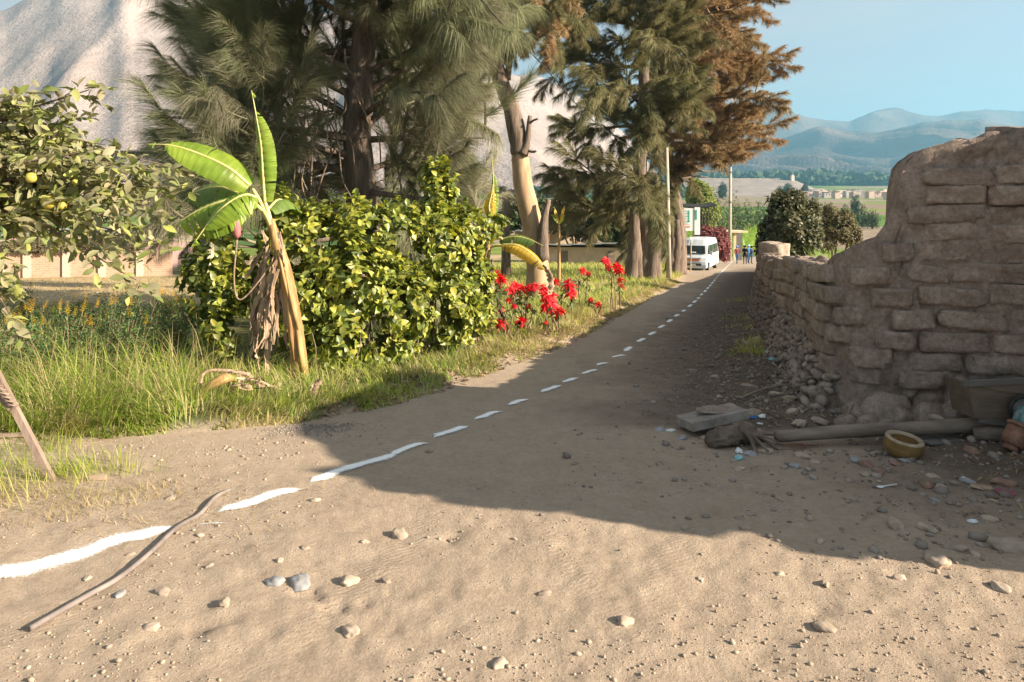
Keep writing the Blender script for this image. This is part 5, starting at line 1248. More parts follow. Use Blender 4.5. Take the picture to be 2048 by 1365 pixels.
# gravel: crumbs and pebbles nobody could count
pebV, pebF = brick_arrays(rock_mesh('pebble', 4, sub=1, flat=(1, .8, .55), amp=.3)); pebF = np.array(pebF)
def gravel(name, label, x, y, sz, mat):
    n = len(x); z = G(x, y)+sz*.1; D = rand_dirs(n); D[:, 2] *= .2; N = np.tile([0, 0, 1.], (n, 1))+nr.normal(0, .2, (n, 3))
    V, Fc, t = scatter(pebV, pebF, np.stack([x, y, z], 1), basis(D, N), sz)
    o = link(name, npmesh(name, V, Fc, True, tint=t), mat, kind='stuff'); tag(o, label, 'gravel')
MAT_PEBG = LEAF('grey_pebbles', [(.13, .105, .09), (.26, .215, .18), (.18, .15, .125), (.36, .30, .25)], transl=0, rough=.95, spec=.15)
MAT_PEB = LEAF('pebbles', [(.26, .195, .145), (.36, .28, .21), (.30, .24, .185), (.42, .34, .26), (.22, .18, .145)], transl=0, rough=.95, spec=.15)
n = 21000; y = 2.4+nr.random(n)**1.6*14; x = (nr.random(n)*2-1)*y*.85; dn = fbm(x*1.2, y*1.2, 3, 601); k = (dn > -.05) & (vegmask(x, y) < .3) & (right_x(y)-x > 0)
x, y = x[k], y[k]; gravel('road_gravel', 'small pebbles and crumbs scattered over the dirt', x, y, np.clip(nr.lognormal(-4.75, .5, len(x)), .004, .035), MAT_PEB)
n = 7500; s_ = nr.random(n); y = 3.6+nr.random(n)**1.3*14; x = right_x(y)-np.abs(nr.normal(0, .75+.7*(y < 6.2), n))-.05; k = x > edge_x(y)
x, y = x[k], y[k]; gravel('wall_rubble', 'stony rubble along the foot of the adobe wall', x, y, np.clip(nr.lognormal(-3.75, .6, len(x)), .008, .11), MAT_PEBG)
c = gp(620, 858); n = 1500; x = c.x+nr.normal(0, .22, n); y = c.y+nr.normal(0, .10, n); gravel('gravel_patch', 'grey gravel patch at the road edge below the hedge', x, y, np.clip(nr.lognormal(-4.6, .5, n), .004, .035), MAT_PEBG)
n = 420; c = gp(470, 905); x = c.x+nr.normal(0, .6, n); y = c.y+nr.normal(0, .22, n); gravel('edge_gravel', 'coarse pale gravel beside the leaning post', x, y, np.clip(nr.lognormal(-4.7, .7, n), .004, .04), MAT_PEB)
# dead leaves and twigs in the wall litter
MAT_LITTER = LEAF('leaf_litter', [(.20, .13, .075), (.32, .22, .13), (.14, .095, .06), (.40, .31, .20)], transl=.05, rough=.9, spec=.1)
n = 4200; y = 4.0+nr.random(n)**1.2*9; x = right_x(y)-np.abs(nr.normal(0, .85, n))-.05; D = rand_dirs(n); D[:, 2] *= .25
V, Fc, t = scatter(*LT_LONG[0], np.stack([x, y, G(x, y)+.012], 1), basis(D, np.tile([0, 0, 1.], (n, 1))+nr.normal(0, .3, (n, 3))), nr.uniform(.02, .075, n))
o = link('leaf_litter', npmesh('leaf_litter', V, Fc, True, tint=t), MAT_LITTER, kind='stuff'); tag(o, 'dry leaf and twig litter along the wall foot', 'litter')
n = 1500; y = 6.4+nr.random(n)**1.2*9; x = edge_x(y)-np.abs(nr.normal(0, .5, n))+.1; D = rand_dirs(n); D[:, 2] *= .25
V, Fc, t = scatter(*LT_OVAL[0], np.stack([x, y, G(x, y)+.02], 1), basis(D, np.tile([0, 0, 1.], (n, 1))+nr.normal(0, .3, (n, 3))), nr.uniform(.03, .08, n))
o = link('fallen_leaves', npmesh('fallen_leaves', V, Fc, True, tint=t), MAT_LITTER, kind='stuff'); tag(o, 'dry fallen leaves under the hedge', 'litter')

# ------------------------------------------------------------------ debris by the wall
MAT_WOOD = M('weathered_wood', (.13, .10, .08), (.27, .21, .165), scale=9, rough=.9, bump=.6, bscale=24, bdist=.015, stretch=(.25, 1, 1))
def pole_thing(name, label, cat, pts, rad, mat, n=12, group=None):
    cp = catmull(pts, 8); b = Vector(pts[0]); T = thing(name, label, cat, b, group)
    r = np.interp(np.linspace(0, 1, len(cp)), np.linspace(0, 1, len(rad)), rad)
    V, Fc = tube(cp, r, n, True, wob=.05, seed=int(b.x*100) % 97)
    bark = wpart('shaft', npmesh('shaft', np.array([tuple(v) for v in V]), Fc, True), mat, T); return T
a = gp(1552, 892); b_ = gp(2035, 868); r_ = .052
pole_thing('wooden_pole', 'long weathered wooden pole lying on rubble along the wall foot', 'pole', [a+Vector((0, 0, .07)), a.lerp(b_, .3)+Vector((0, 0, .085)), a.lerp(b_, .65)+Vector((0, 0, .08)), b_+Vector((0, 0, .09))], [.047, .052, .056, .062], MAT_WOOD)
a = gp(1948, 882); b_ = gp(2005, 884)
pole_thing('short_log', 'short dark log end lying in front of the wooden pole', 'log', [a+Vector((0, 0, .05)), a.lerp(b_, .5)+Vector((0, 0, .055)), b_+Vector((0, 0, .05))], [.05, .058, .055], MAT_WOOD)
# glazed bowl
MAT_BOWL = M('ochre_glaze', (.17, .098, .034), (.26, .155, .052), scale=14, rough=.45, bump=.2, bscale=40, spec=.45)
MAT_RIM = M('bowl_rim', (.28, .21, .14), (.40, .31, .22), scale=14, rough=.6, bump=.2)
pb = gp(1803, 912); rB = 36*pb.y/F
BOWL = thing('clay_bowl', 'round ochre-glazed clay bowl with a thick pale rim in front of the pole', 'bowl', pb)
def lathe(prof, n=32):
    V = []; Fc = []; m = len(prof)
    for k in range(n):
        an = 2*math.pi*k/n
        for r, z in prof: V.append((r*math.cos(an), r*math.sin(an), z))
    for k in range(n):
        for i in range(m-1): Fc.append((k*m+i, ((k+1) % n)*m+i, ((k+1) % n)*m+i+1, k*m+i+1))
    return V, Fc
V, Fc = lathe([(0.0, .005), (.55*rB, .0), (.78*rB, .1*rB), (.95*rB, .38*rB), (1.0*rB, .62*rB), (.985*rB, .66*rB), (1.0*rB, .72*rB), (.98*rB, .98*rB)]); link('body', npmesh('body', np.array(V), Fc, True), MAT_BOWL, BOWL)
V, Fc = lathe([(.98*rB, .97*rB), (.95*rB, 1.06*rB), (.82*rB, 1.08*rB), (.70*rB, 1.0*rB), (.69*rB, .94*rB)]); link('rim', npmesh('rim', np.array(V), Fc, True), MAT_RIM, BOWL)
V, Fc = lathe([(.70*rB, 1.0*rB), (.74*rB, .6*rB), (.6*rB, .3*rB), (0.0, .25*rB)]); link('inside', npmesh('inside', np.array(V), Fc, True), MAT_BOWL, BOWL)
BOWL.rotation_euler = (.16, .06, .3)
# broken slab on a stump
MAT_CONC = M('concrete', (.20, .17, .145), (.33, .285, .245), scale=8, rough=.95, bump=.5, bscale=40, bdist=.01)
ps = gp(1432, 872); SL = thing('broken_slab', 'broken concrete slab tipped on stones beside the stump', 'slab', ps)
mb = MB(); mb.box((0, 0, 0), (.26, .19, .035)); bm = bmesh.new(); me = mb.mesh('slab'); bm.from_mesh(me); bmesh.ops.subdivide_edges(bm, edges=bm.edges[:], cuts=5, use_grid_fill=True)
for v in bm.verts:
    nn = mnoise.noise(v.co*9); v.co += v.co.normalized()*nn*.012
    if v.co.x > .2 or v.co.y > .14: v.co *= 1-.08*abs(mnoise.noise(v.co*20))
bm.to_mesh(me); bm.free(); link('slab', me, MAT_CONC, SL, loc=(0, .12, .12), rot=(-.12, -.18, .15))
dv = rock_mesh('soil', 9, sub=3, flat=(1, .8, .3), amp=.3, mat=MAT_MUD); link('soil_heap', dv, None, SL, loc=(.05, .15, .17), scale=(.36, .3, .2))
pst = gp(1470, 895); ST = thing('tree_stump', 'dark splintered tree stump lying against the broken slab', 'stump', pst)
V, Fc = tube(catmull([Vector((-.24, -.03, .05)), Vector((-.02, .03, .08)), Vector((.20, .12, .10))], 5), [.03, .06, .07, .085, .07, .08, .065, .085, .09, .07, .03], 26, True, wob=.25, seed=5); link('trunk', npmesh('trunk', np.array([tuple(v) for v in V]), Fc, True), MAT_BARK, ST)
for k in range(9):
    an = -1.6+k*.4; e = Vector((.10+.24*math.cos(an), -.04+.20*math.sin(an), .04*(k % 3))); V, Fc = tube(catmull([Vector((.05, .03, .12)), Vector((.1+.06*math.cos(an), .02*k-.05, .10)), e], 4), list(np.linspace(.035, .008, 9)), 7, True, wob=.1); link('root', npmesh('root', np.array([tuple(v) for v in V]), Fc, True), MAT_BARK, ST)
# wooden box / barrow tray by the wall
MAT_BOARD = M('old_board', (.11, .08, .058), (.18, .135, .098), scale=6, rough=.9, bump=.4, bscale=20, stretch=(.3, 1, 1.5))
MAT_GREYB = M('grey_board', (.11, .10, .093), (.18, .163, .152), scale=6, rough=.9, bump=.4, bscale=20, stretch=(.3, 1, 1.5))
pbx = gp(1990, 868); pbx.y = 5.55; pbx.x = (2010-1024)*5.55/F; pbx.z = Gs(pbx.x, pbx.y)
BX = thing('wooden_box', 'old plywood handcart box with a grey top rail leaning at the wall foot', 'box', pbx)
def quadprism(name, corners, th, mat, T):
    """panel from 4 front corners, thickness away from the viewer"""
    c = [Vector(q) for q in corners]; n = (c[1]-c[0]).cross(c[3]-c[0]).normalized(); n = n if n.y > 0 else -n
    V = c+[q+n*th for q in c]; Fc = [(0, 1, 2, 3), (7, 6, 5, 4), (0, 4, 5, 1), (1, 5, 6, 2), (2, 6, 7, 3), (3, 7, 4, 0)]
    return wpart(name, npmesh(name, np.array([tuple(v) for v in V]), Fc), mat, T)
dB = 5.5
quadprism('front_panel', [P(1948, 772, dB), P(2090, 772, dB), P(2075, 850, dB), P(1962, 842, dB)], .015, MAT_BOARD, BX)
quadprism('end_post', [P(1936, 770, dB-.01), P(1948, 770, dB-.01), P(1962, 838, dB-.01), P(1950, 836, dB-.01)], .03, MAT_BOARD, BX)
quadprism('top_rail', [P(1932, 763, dB-.02), P(2100, 756, dB-.02), P(2100, 766, dB-.02), P(1932, 774, dB-.02)], .04, MAT_GREYB, BX)
quadprism('flap', [P(1952, 773, dB-.012), P(2090, 766, dB-.012), P(2090, 792, dB-.012), P(2010, 784, dB-.012)], .01, MAT_BOARD, BX)
quadprism('bottom_rail', [P(1956, 838, dB-.005), P(2080, 850, dB-.005), P(2080, 860, dB-.005), P(1960, 846, dB-.005)], .03, MAT_GREYB, BX)
quadprism('side_panel', [P(1940, 772, dB+.02), P(1950, 772, dB+.02), P(1960, 840, dB+.02), P(1952, 840, dB+.02)], .30, MAT_BOARD, BX)
MAT_RUB = M('black_rubber', (.02, .02, .02), (.045, .042, .04), scale=20, rough=.8, bump=.2)
cw = P(2046, 820, dB-.06); V = []; Fc = []
for k in range(28):
    an = 2*math.pi*k/28
    for j in range(8):
        bn = 2*math.pi*j/8; r = .10+.014*math.cos(bn); V.append((cw.x+r*math.cos(an), cw.y+.014*math.sin(bn), cw.z+r*math.sin(an)))
for k in range(28):
    for j in range(8): Fc.append((k*8+j, ((k+1) % 28)*8+j, ((k+1) % 28)*8+(j+1) % 8, k*8+(j+1) % 8))
wh = wpart('wheel', npmesh('wheel', np.array(V), Fc, True), MAT_RUB, BX)
V, Fc = lathe([(.0, -.012), (.03, -.012), (.045, -.008), (.09, -.004), (.09, .004), (.0, .006)], 20); V = [(cw.x+v[0], cw.y+v[2], cw.z+v[1]) for v in V]
wpart('hub', npmesh('hub', np.array(V), Fc, True), MAT_GREYB, wh)
# rusty cylinder with teal paint at the right edge
MAT_RUST = M('rust', (.16, .075, .05), (.28, .15, .10), scale=18, rough=.9, bump=.5, bscale=60, bdist=.006)
MAT_TEAL = M('teal_paint', (.04, .15, .16), (.20, .22, .21), scale=14, rough=.7, bump=.2, lo=.45, hi=.55)
pr_ = gp(2040, 905); RC = thing('rusty_canister', 'rusty metal canister with flaking teal paint at the right edge', 'canister', pr_)
def canister():
    ax0 = P(2022, 895, pr_.y); ax1 = P(2058, 822, pr_.y+.05); u = (ax1-ax0)
    for nm, t0, t1, r, m in (('foot', -.08, .05, .055, MAT_RUST), ('body', .05, .52, .085, MAT_RUST), ('ring', .50, .58, .098, MAT_RUST), ('neck', .58, 1.0, .075, MAT_TEAL)):
        V, Fc = tube([ax0+u*t0, ax0+u*(t0*.5+t1*.5), ax0+u*t1], [r*.94, r, r*.94], 16, True, wob=.03); wpart(nm, npmesh(nm, np.array([tuple(v) for v in V]), Fc, True), m, RC)
canister()
# flat board behind the bowl
pbd = gp(1880, 885); o = thing('flat_board', 'thin grey board lying flat on the dirt right of the bowl', 'board', pbd)
mb = MB().box((0, 0, .012), (.16, .07, .006), .25); link('panel', mb.mesh('panel'), MAT_GREYB, o)
# litter pieces
MAT_WHITEP = M('white_plastic', (.62, .64, .64), (.72, .74, .74), scale=10, rough=.5, bump=.1, spec=.4)
MAT_BLUEP = M('blue_plastic', (.02, .12, .36), (.03, .18, .45), scale=10, rough=.4, bump=.1, spec=.4)
MAT_TEALP = M('pale_teal_plastic', (.18, .42, .46), (.30, .55, .58), scale=10, rough=.4, bump=.1, spec=.4)
MAT_PINK = M('faded_pink_cloth', (.20, .06, .085), (.28, .10, .12), scale=10, rough=.9, bump=.3)
def crumple(name, label, px, py, wpx, mat, seed, cat='litter', h=.45, sub=3):
    p = gp(px, py); w = wpx*p.y/F; bm = bmesh.new(); bmesh.ops.create_icosphere(bm, subdivisions=sub, radius=.5); o_ = Vector((seed*3.3, seed, seed*2.1))
    for v in bm.verts:
        c = v.co.copy(); f = abs(mnoise.noise(c*3.2+o_))*.7+.35*mnoise.noise(c*7+o_); v.co = Vector((c.x, c.y*.75, c.z*h))*(.75+f)
    me = bpy.data.meshes.new(name); bm.to_mesh(me); bm.free(); me.materials.append(mat)
    ob = link(name, me, None, None, loc=p+Vector((0, 0, w*h*.3)), rot=(0, 0, seed), scale=(w, w, w)); tag(ob, label, cat); return ob
crumple('plastic_bag', 'crumpled pale blue and white plastic bag at the wall foot by the grass patch', 1543, 722, 18, MAT_TEALP, 1)
crumple('paper_scrap', 'white crumpled scrap just behind the plastic bag', 1535, 706, 12, MAT_WHITEP, 2)
crumple('bottle_cap_bag', 'bright blue plastic wrapper lying behind the broken slab', 1507, 838, 15, MAT_BLUEP, 3).name = 'plastic_wrapper'
crumple('plastic_wrapper', 'white crumpled wrapper right of the bright blue wrapper', 1524, 836, 18, MAT_WHITEP, 4)
crumple('plastic_wrapper', 'small white plastic scrap lying below the bright blue wrapper', 1520, 850, 14, MAT_WHITEP, 5, h=.2)
crumple('plastic_wrapper', 'pale teal plastic scrap by the stump roots', 1516, 868, 16, MAT_TEALP, 6, h=.2)
crumple('plastic_cup', 'squashed teal plastic cup in front of the stump', 1477, 920, 20, MAT_TEALP, 7, 'cup', h=.6)
crumple('plastic_cup', 'squashed pale plastic cup directly behind the teal cup', 1478, 906, 18, MAT_WHITEP, 8, 'cup', h=.6)
crumple('paper_scrap', 'white folded paper scrap at far right beside the yellow husk', 1928, 962, 14, MAT_WHITEP, 9, h=.7)
crumple('paper_scrap', 'red and white sweet wrapper near the lower right stones', 1945, 1045, 22, MAT_WHITEP, 10, h=.25)
crumple('cloth_scrap', 'faded pink rag at the far right of the rubble', 2010, 990, 40, MAT_PINK, 11, h=.2)
crumple('dry_husk', 'yellow dry husk lying in the rubble at far right', 1965, 978, 44, MAT_BAN_DRY, 12, 'husk', h=.2)
crumple('paper_scrap', 'pale flat scrap on the road left of the broken slab', 1342, 862, 22, MAT_WHITEP, 13, h=.15)
pp = gp(1770, 978); sp_ = thing('plastic_spoon', 'white plastic spoon lying on the dirt below the bowl', 'spoon', pp)
V, Fc = tube([Vector((-.02, 0, .012)), Vector((.05, .015, .016)), Vector((.095, .03, .014))], [.004, .0035, .004], 6); link('handle', npmesh('handle', np.array([tuple(v) for v in V]), Fc, True), MAT_WHITEP, sp_)
link('bowl', rock_mesh('bowl', 2, sub=2, flat=(1, .62, .22), amp=.02, mat=MAT_WHITEP), None, sp_, loc=(-.035, -.005, .012), scale=(.05, .05, .05))
for i, (a, b_, r) in enumerate([((1480, 800), (1560, 775), .012), ((1590, 835), (1650, 815), .014), ((1560, 770), (1620, 764), .016), ((1690, 858), (1706, 815), .018), ((1560, 905), (1610, 915), .006), ((1500, 945), (1540, 940), .005), ((1725, 1045), (1800, 1010), .004), ((1520, 770), (1590, 722), .007)]):
    labs = ['thin dark stick on the dirt under the low wall', 'forked grey stick below the wall corner', 'thick short stick right of the thin dark stick', 'pale stick propped upright on the wall corner', 'thin pale twig in front of the long pole', 'straw-like twig on the dirt below the teal cup', 'fine curved twig in the dirt below the spoon', 'thin twig pointing at the plastic bag']
    A = gp(*a); B_ = gp(*b_); 
    if i == 3: B_ = P(1706, 815, A.y+.1)
    A.z += .015; B_.z += .02
    V, Fc = tube(catmull([A, A.lerp(B_, .5)+Vector((0, .02, .01)), B_], 4), list(np.linspace(r, r*.6, 9)), 6, True, wob=.1); me = npmesh('stick', np.array([tuple(v) for v in V]), Fc, True)
    tag(link('stick', me, MAT_TWIG), labs[i], 'stick', 'sticks by the wall')
# bedspring-like wire in front of the pole
pw = gp(1600, 900); WR = thing('wire_mesh', 'rusty bent wire mesh in front of the pole end', 'wire', pw)
for k in range(9):
    V, Fc = tube(catmull([Vector((-.16+.02*k, -.03, .01)), Vector((-.08+.02*k, .02, .045-.002*k)), Vector((.04+.018*k, .05, .01))], 5), .0025, 4, False); link('strand', npmesh('strand', np.array([tuple(v) for v in V]), Fc, True), MAT_RUST, WR)

# ------------------------------------------------------------------ left foreground: hose, leaning post, planks
MAT_HOSE = M('dusty_hose', (.15, .125, .115), (.27, .225, .20), scale=6, rough=.7, bump=.15, spec=.3)
hp = [gp(q[0], q[1]) for q in [(60, 1268), (165, 1205), (235, 1165), (296, 1118), (352, 1065), (398, 1036), (430, 1002), (460, 985)]]
hp = [q+Vector((0, 0, .016)) for q in hp]
V, Fc = tube(catmull(hp, 10), .0125, 12, True); HS = link('hose', npmesh('hose', np.array([tuple(v) for v in V]), Fc, True), MAT_HOSE); tag(HS, 'thick dusty flattened hose lying across the white lime line', 'hose')
MAT_POST = M('leaning_timber', (.19, .135, .105), (.31, .23, .185), scale=7, rough=.9, bump=.35, bscale=26, stretch=(1, 1, .2))
pp0 = gp(112, 962); e1 = P(-8, 745, pp0.y+.05); LPst = thing('leaning_post', 'squared wooden post leaning to the left out of the ground', 'post', pp0)
def beam(a, b, w, h, up=Vector((0, -1, .3))):
    t = (b-a).normalized(); s = t.cross(up).normalized(); n = s.cross(t); V = []
    for p in (a, b):
        for q in ((-1, -1), (1, -1), (1, 1), (-1, 1)): V.append(p+s*q[0]*w/2+n*q[1]*h/2)
    return V, [(0, 1, 2, 3), (7, 6, 5, 4), (0, 4, 5, 1), (1, 5, 6, 2), (2, 6, 7, 3), (3, 7, 4, 0)]
V, Fc = beam(pp0-Vector((0, 0, .05)), e1, .042, .04); wpart('timber', npmesh('timber', np.array([tuple(v) for v in V]), Fc), MAT_POST, LPst)
V, Fc = beam(P(28, 815, pp0.y-.0), P(-20, 765, pp0.y), .05, .06); wpart('splint', npmesh('splint', np.array([tuple(v) for v in V]), Fc), MAT_POST, LPst)
for k in range(6):
    q = P(-6+k*6, 770+k*8, pp0.y-.035); V, Fc = tube([q+Vector((-.045, 0, .01)), q+Vector((0, -.01, 0)), q+Vector((.04, 0, -.01))], .006, 5); wpart('rope', npmesh('rope', np.array([tuple(v) for v in V]), Fc, True), MAT_TWIG, LPst)
a = gp(-20, 882); b_ = gp(62, 878); V, Fc = beam(a+Vector((0, 0, .02)), b_+Vector((0, 0, .02)), .03, .03, Vector((0, 0, 1))); o = link('plank', npmesh('plank', np.array([tuple(v) for v in V]), Fc), MAT_POST); tag(o, 'thin pale plank lying behind the leaning post foot', 'plank')
a = gp(180, 962); b_ = gp(212, 962); V, Fc = beam(a+Vector((0, 0, .02)), b_+Vector((0, 0, .02)), .04, .03, Vector((0, 0, 1))); o = link('wood_block', npmesh('wood_block', np.array([tuple(v) for v in V]), Fc), MAT_RIM); tag(o, 'small pale block on the ground right of the leaning post', 'block')
# ------------------------------------------------------------------ poles and wires
MAT_POLE = M('concrete_pole', (.33, .30, .235), (.43, .39, .31), scale=3, rough=.85, bump=.15, bscale=20)
MAT_METAL = M('dark_metal', (.10, .09, .08), (.18, .16, .14), scale=10, rough=.6, bump=.1, metallic=.4)
b1 = gp(1338, 560); PL1 = thing('utility_pole', 'slim pale concrete utility pole with a curved lamp arm beside the olive sheoak', 'pole', b1, 'utility poles along the road')
tp1 = P(1333, 296, b1.y)
V, Fc = tube([b1-Vector((0, 0, .3)), b1.lerp(tp1, .5), tp1], [.13, .11, .085], 14); wpart('shaft', npmesh('shaft', np.array([tuple(v) for v in V]), Fc, True), MAT_POLE, PL1)
V, Fc = tube(catmull([tp1-Vector((0, 0, .1)), tp1+Vector((.12, 0, .2)), tp1+Vector((.4, 0, .34))], 5), .03, 8); arm = wpart('lamp_arm', npmesh('lamp_arm', np.array([tuple(v) for v in V]), Fc, True), MAT_METAL, PL1)
wpart('lamp_head', MB().box(tp1+Vector((.55, 0, .34)), (.2, .09, .05)).mesh('lamp_head'), MAT_METAL, arm)
b2 = gp(1459, 508); b2 = Vector(((1459-1024)*78/F, 78, 0)); b2.z = Gs(b2.x, b2.y)
PL2 = thing('utility_pole', 'yellowish wooden utility pole with crossarm beyond the van', 'pole', b2, 'utility poles along the road'); tp2 = P(1461, 326, 78)
V, Fc = tube([b2-Vector((0, 0, .3)), b2.lerp(tp2, .5), tp2], [.2, .17, .13], 12); wpart('shaft', npmesh('shaft', np.array([tuple(v) for v in V]), Fc, True), MAT_POLE, PL2)
wpart('crossarm', MB().box(P(1461, 328, 77.8), (.65, .06, .06)).mesh('crossarm'), MAT_WOOD, PL2)
wpart('lamp_head', MB().box(P(1470, 327, 77.6), (.32, .12, .10)).mesh('lamp_head'), MAT_METAL, PL2)
for z_ in (345, 405): wpart('band', MB().tube([P(1460.5, z_-1.5, 78), P(1460.5, z_+1.5, 78)], .19, 12).mesh('band'), MAT_METAL, PL2)
MAT_CABLE = M('black_cable', (.03, .03, .03), None, bump=0, rough=.6)
wp = [P(1333, 312, b1.y), P(1280, 303, 28), P(1190, 245, 21), P(1080, 125, 14.5), P(962, 0, 11)]
wp += [Vector((-2.0, 5.5, 5.5)), Vector((-4.6, -6, 6.6))]
V, Fc = tube(catmull(wp, 10), .012, 6); tag(link('overhead_cable', npmesh('overhead_cable', np.array([tuple(v) for v in V]), Fc, True), MAT_CABLE), 'thin overhead cable sagging from the lamp pole up to the left', 'cable')
pb_ = Vector((-4.6, -6.2, Gs(-4.6, -6.2))); V, Fc = tube([pb_, Vector((-4.6, -6.2, 7.0))], [.14, .1], 12); T = thing('utility_pole', 'wooden pole behind the viewpoint that carries the near end of the overhead cable', 'pole', pb_, 'utility poles along the road'); wpart('shaft', npmesh('shaft', np.array([tuple(v) for v in V]), Fc, True), MAT_WOOD, T)

# ------------------------------------------------------------------ van
MAT_VAN = M('white_van_paint', (.52, .55, .57), (.56, .59, .61), scale=2, rough=.3, bump=0, spec=.5)
MAT_GLASS = M('dark_glass', (.012, .022, .024), (.03, .045, .05), scale=2, rough=.08, bump=0, spec=.6)
MAT_CHROME = M('grille_grey', (.30, .31, .32), (.42, .43, .44), scale=4, rough=.35, bump=0, metallic=.6)
MAT_ORANGE = M('orange_strip', (.75, .16, .03), (.80, .20, .04), scale=4, rough=.5, bump=0)
MAT_LAMPG = M('headlamp', (.55, .58, .60), (.75, .78, .80), scale=20, rough=.15, bump=0, spec=.6)
MAT_PLATE = M('number_plate', (.70, .70, .62), None, bump=0, rough=.5)
MAT_BUMP = M('bumper_dark', (.05, .05, .05), None, bump=0, rough=.6)
vb = P(1399, 0, 49.5); vb.z = Gs(vb.x, vb.y)
VAN = thing('parked_van', 'white high-roofed passenger van with an orange strip on its nose parked facing us', 'van', vb, rotz=R(-90)+R(-8))
VAN.rotation_euler = (0, R(3.0)*0, math.atan2(-.905, -.425))
# van local frame: +x nose, +y left of driver, z up.  length 4.9, width 1.88, height 2.28
def van():
    prof = [(-2.45, .32), (-2.45, 1.2), (-2.38, 2.02), (-2.15, 2.22), (-1.0, 2.28), (.7, 2.26), (1.15, 2.16), (1.55, 1.78), (2.02, 1.18), (2.30, .98), (2.42, .70), (2.40, .34), (1.9, .26), (-2.0, .26)]
    def hw(z): return .94 if z < 1.15 else .94-.18*((z-1.15)/1.13)**1.4
    V = []; Fc = []; n = len(prof); S = (-1, -.93, -.6, 0, .6, .93, 1)
    for k, sx in enumerate(S):
        for (x, z) in prof:
            inset = .05 if abs(sx) == 1 else (.0)
            taper = (1-.10*max(0, (x-1.4)))*1.0
            xx = x-.10*abs(sx)**3*(1 if x > 1.0 else 0)+.05*abs(sx)**3*(1 if x < -2.3 else 0); zz = z-(.05 if z > 2 else 0)*abs(sx)**4
            if abs(sx) == 1: zz = z+(inset if z < .4 else (-inset if z > 2.0 else 0))
            V.append((xx, sx*hw(z)*taper, zz))
    for k in range(len(S)-1):
        for i in range(n): Fc.append((k*n+i, k*n+(i+1) % n, (k+1)*n+(i+1) % n, (k+1)*n+i))
    Fc.append(tuple(range(n-1, -1, -1))); Fc.append(tuple(range((len(S)-1)*n, len(S)*n)))
    body = link('body', npmesh('body', np.array(V), Fc, False), MAT_VAN, VAN)
    def panel(name, c, mat, parent, th=.012):
        c = [Vector(q) for q in c]; nn = (c[1]-c[0]).cross(c[3]-c[0]).normalized(); V = [q+nn*th for q in c]+[q-nn*th for q in c]
        return link(name, npmesh(name, np.array([tuple(v) for v in V]), [(0, 1, 2, 3), (7, 6, 5, 4), (0, 4, 5, 1), (1, 5, 6, 2), (2, 6, 7, 3), (3, 7, 4, 0)]), mat, parent)
    panel('windscreen', [(1.98, -.74, 1.25), (1.98, .74, 1.25), (1.62, .66, 1.75), (1.62, -.66, 1.75)], MAT_GLASS, VAN, .03)
    ws = panel('dashboard_paper', [(2.00, -.25, 1.28), (2.00, .12, 1.28), (1.95, .12, 1.35), (1.95, -.25, 1.35)], MAT_PLATE, VAN, .035)
    for s in (-1, 1):
        panel('front_side_window', [(1.55, s*.915, 1.20), (.75, s*.935, 1.20), (.75, s*.86, 1.80), (1.25, s*.86, 1.80)], MAT_GLASS, VAN, .012)
        panel('side_window', [(.62, s*.935, 1.20), (-.75, s*.935, 1.20), (-.75, s*.86, 1.80), (.62, s*.86, 1.80)], MAT_GLASS, VAN, .012)
        panel('side_window', [(-.9, s*.935, 1.20), (-2.2, s*.935, 1.20), (-2.15, s*.86, 1.80), (-.9, s*.86, 1.80)], MAT_GLASS, VAN, .012)
        hl = panel('headlight', [(2.30, s*.55, .76), (2.22, s*.84, .78), (2.14, s*.82, 1.0), (2.24, s*.56, .96)], MAT_LAMPG, VAN, .03)
        panel('fog_lamp', [(2.37, s*.6, .44), (2.33, s*.78, .44), (2.33, s*.78, .54), (2.37, s*.6, .54)], MAT_BUMP, VAN, .03)
        V, Fc = tube([Vector((1.62, s*.90, 1.22)), Vector((1.66, s*1.02, 1.24))], .02, 6); mi = link('mirror', npmesh('mirror', np.array([tuple(v) for v in V]), Fc), MAT_BUMP, VAN)
        link('mirror_shell', MB().box((1.66, s*1.09, 1.27), (.05, .075, .12)).mesh('mirror_shell'), MAT_VAN, mi)
        link('door_seam', MB().box((.68, s*.944, .95), (.006, .004, .62)).mesh('door_seam'), MAT_BUMP, VAN)
        link('door_handle', MB().box((.85, s*.95, 1.05), (.09, .015, .02)).mesh('door_handle'), MAT_CHROME, VAN)
        for wx in (1.55, -1.45):
            V, Fc = tube([Vector((wx, s*.70, .33)), Vector((wx, s*.93, .33))], .33, 24); wh = link('wheel', npmesh('wheel', np.array([tuple(v) for v in V]), Fc), MAT_RUB, VAN)
            V, Fc = tube([Vector((wx, s*.92, .33)), Vector((wx, s*.945, .33))], .20, 18); link('rim', npmesh('rim', np.array([tuple(v) for v in V]), Fc), MAT_CHROME, wh)
    panel('orange_strip', [(2.39, -.42, .80), (2.39, .42, .80), (2.37, .42, .89), (2.37, -.42, .89)], MAT_ORANGE, VAN, .035)
    panel('grille', [(2.38, -.5, .90), (2.38, .5, .90), (2.33, .5, .97), (2.33, -.5, .97)], MAT_CHROME, VAN, .03)
    panel('air_intake', [(2.44, -.55, .46), (2.44, .55, .46), (2.44, .55, .60), (2.44, -.55, .60)], MAT_BUMP, VAN, .02)
    panel('number_plate', [(2.45, -.2, .46), (2.45, .2, .46), (2.45, .2, .57), (2.45, -.2, .57)], MAT_PLATE, VAN, .025)
    panel('wiper', [(2.02, -.6, 1.25), (2.02, .1, 1.27), (2.01, .1, 1.29), (2.01, -.6, 1.27)], MAT_BUMP, VAN, .035)
    link('bumper', MB().box((2.28, 0, .42), (.16, .86, .13)).mesh('bumper'), MAT_VAN, VAN)
van()

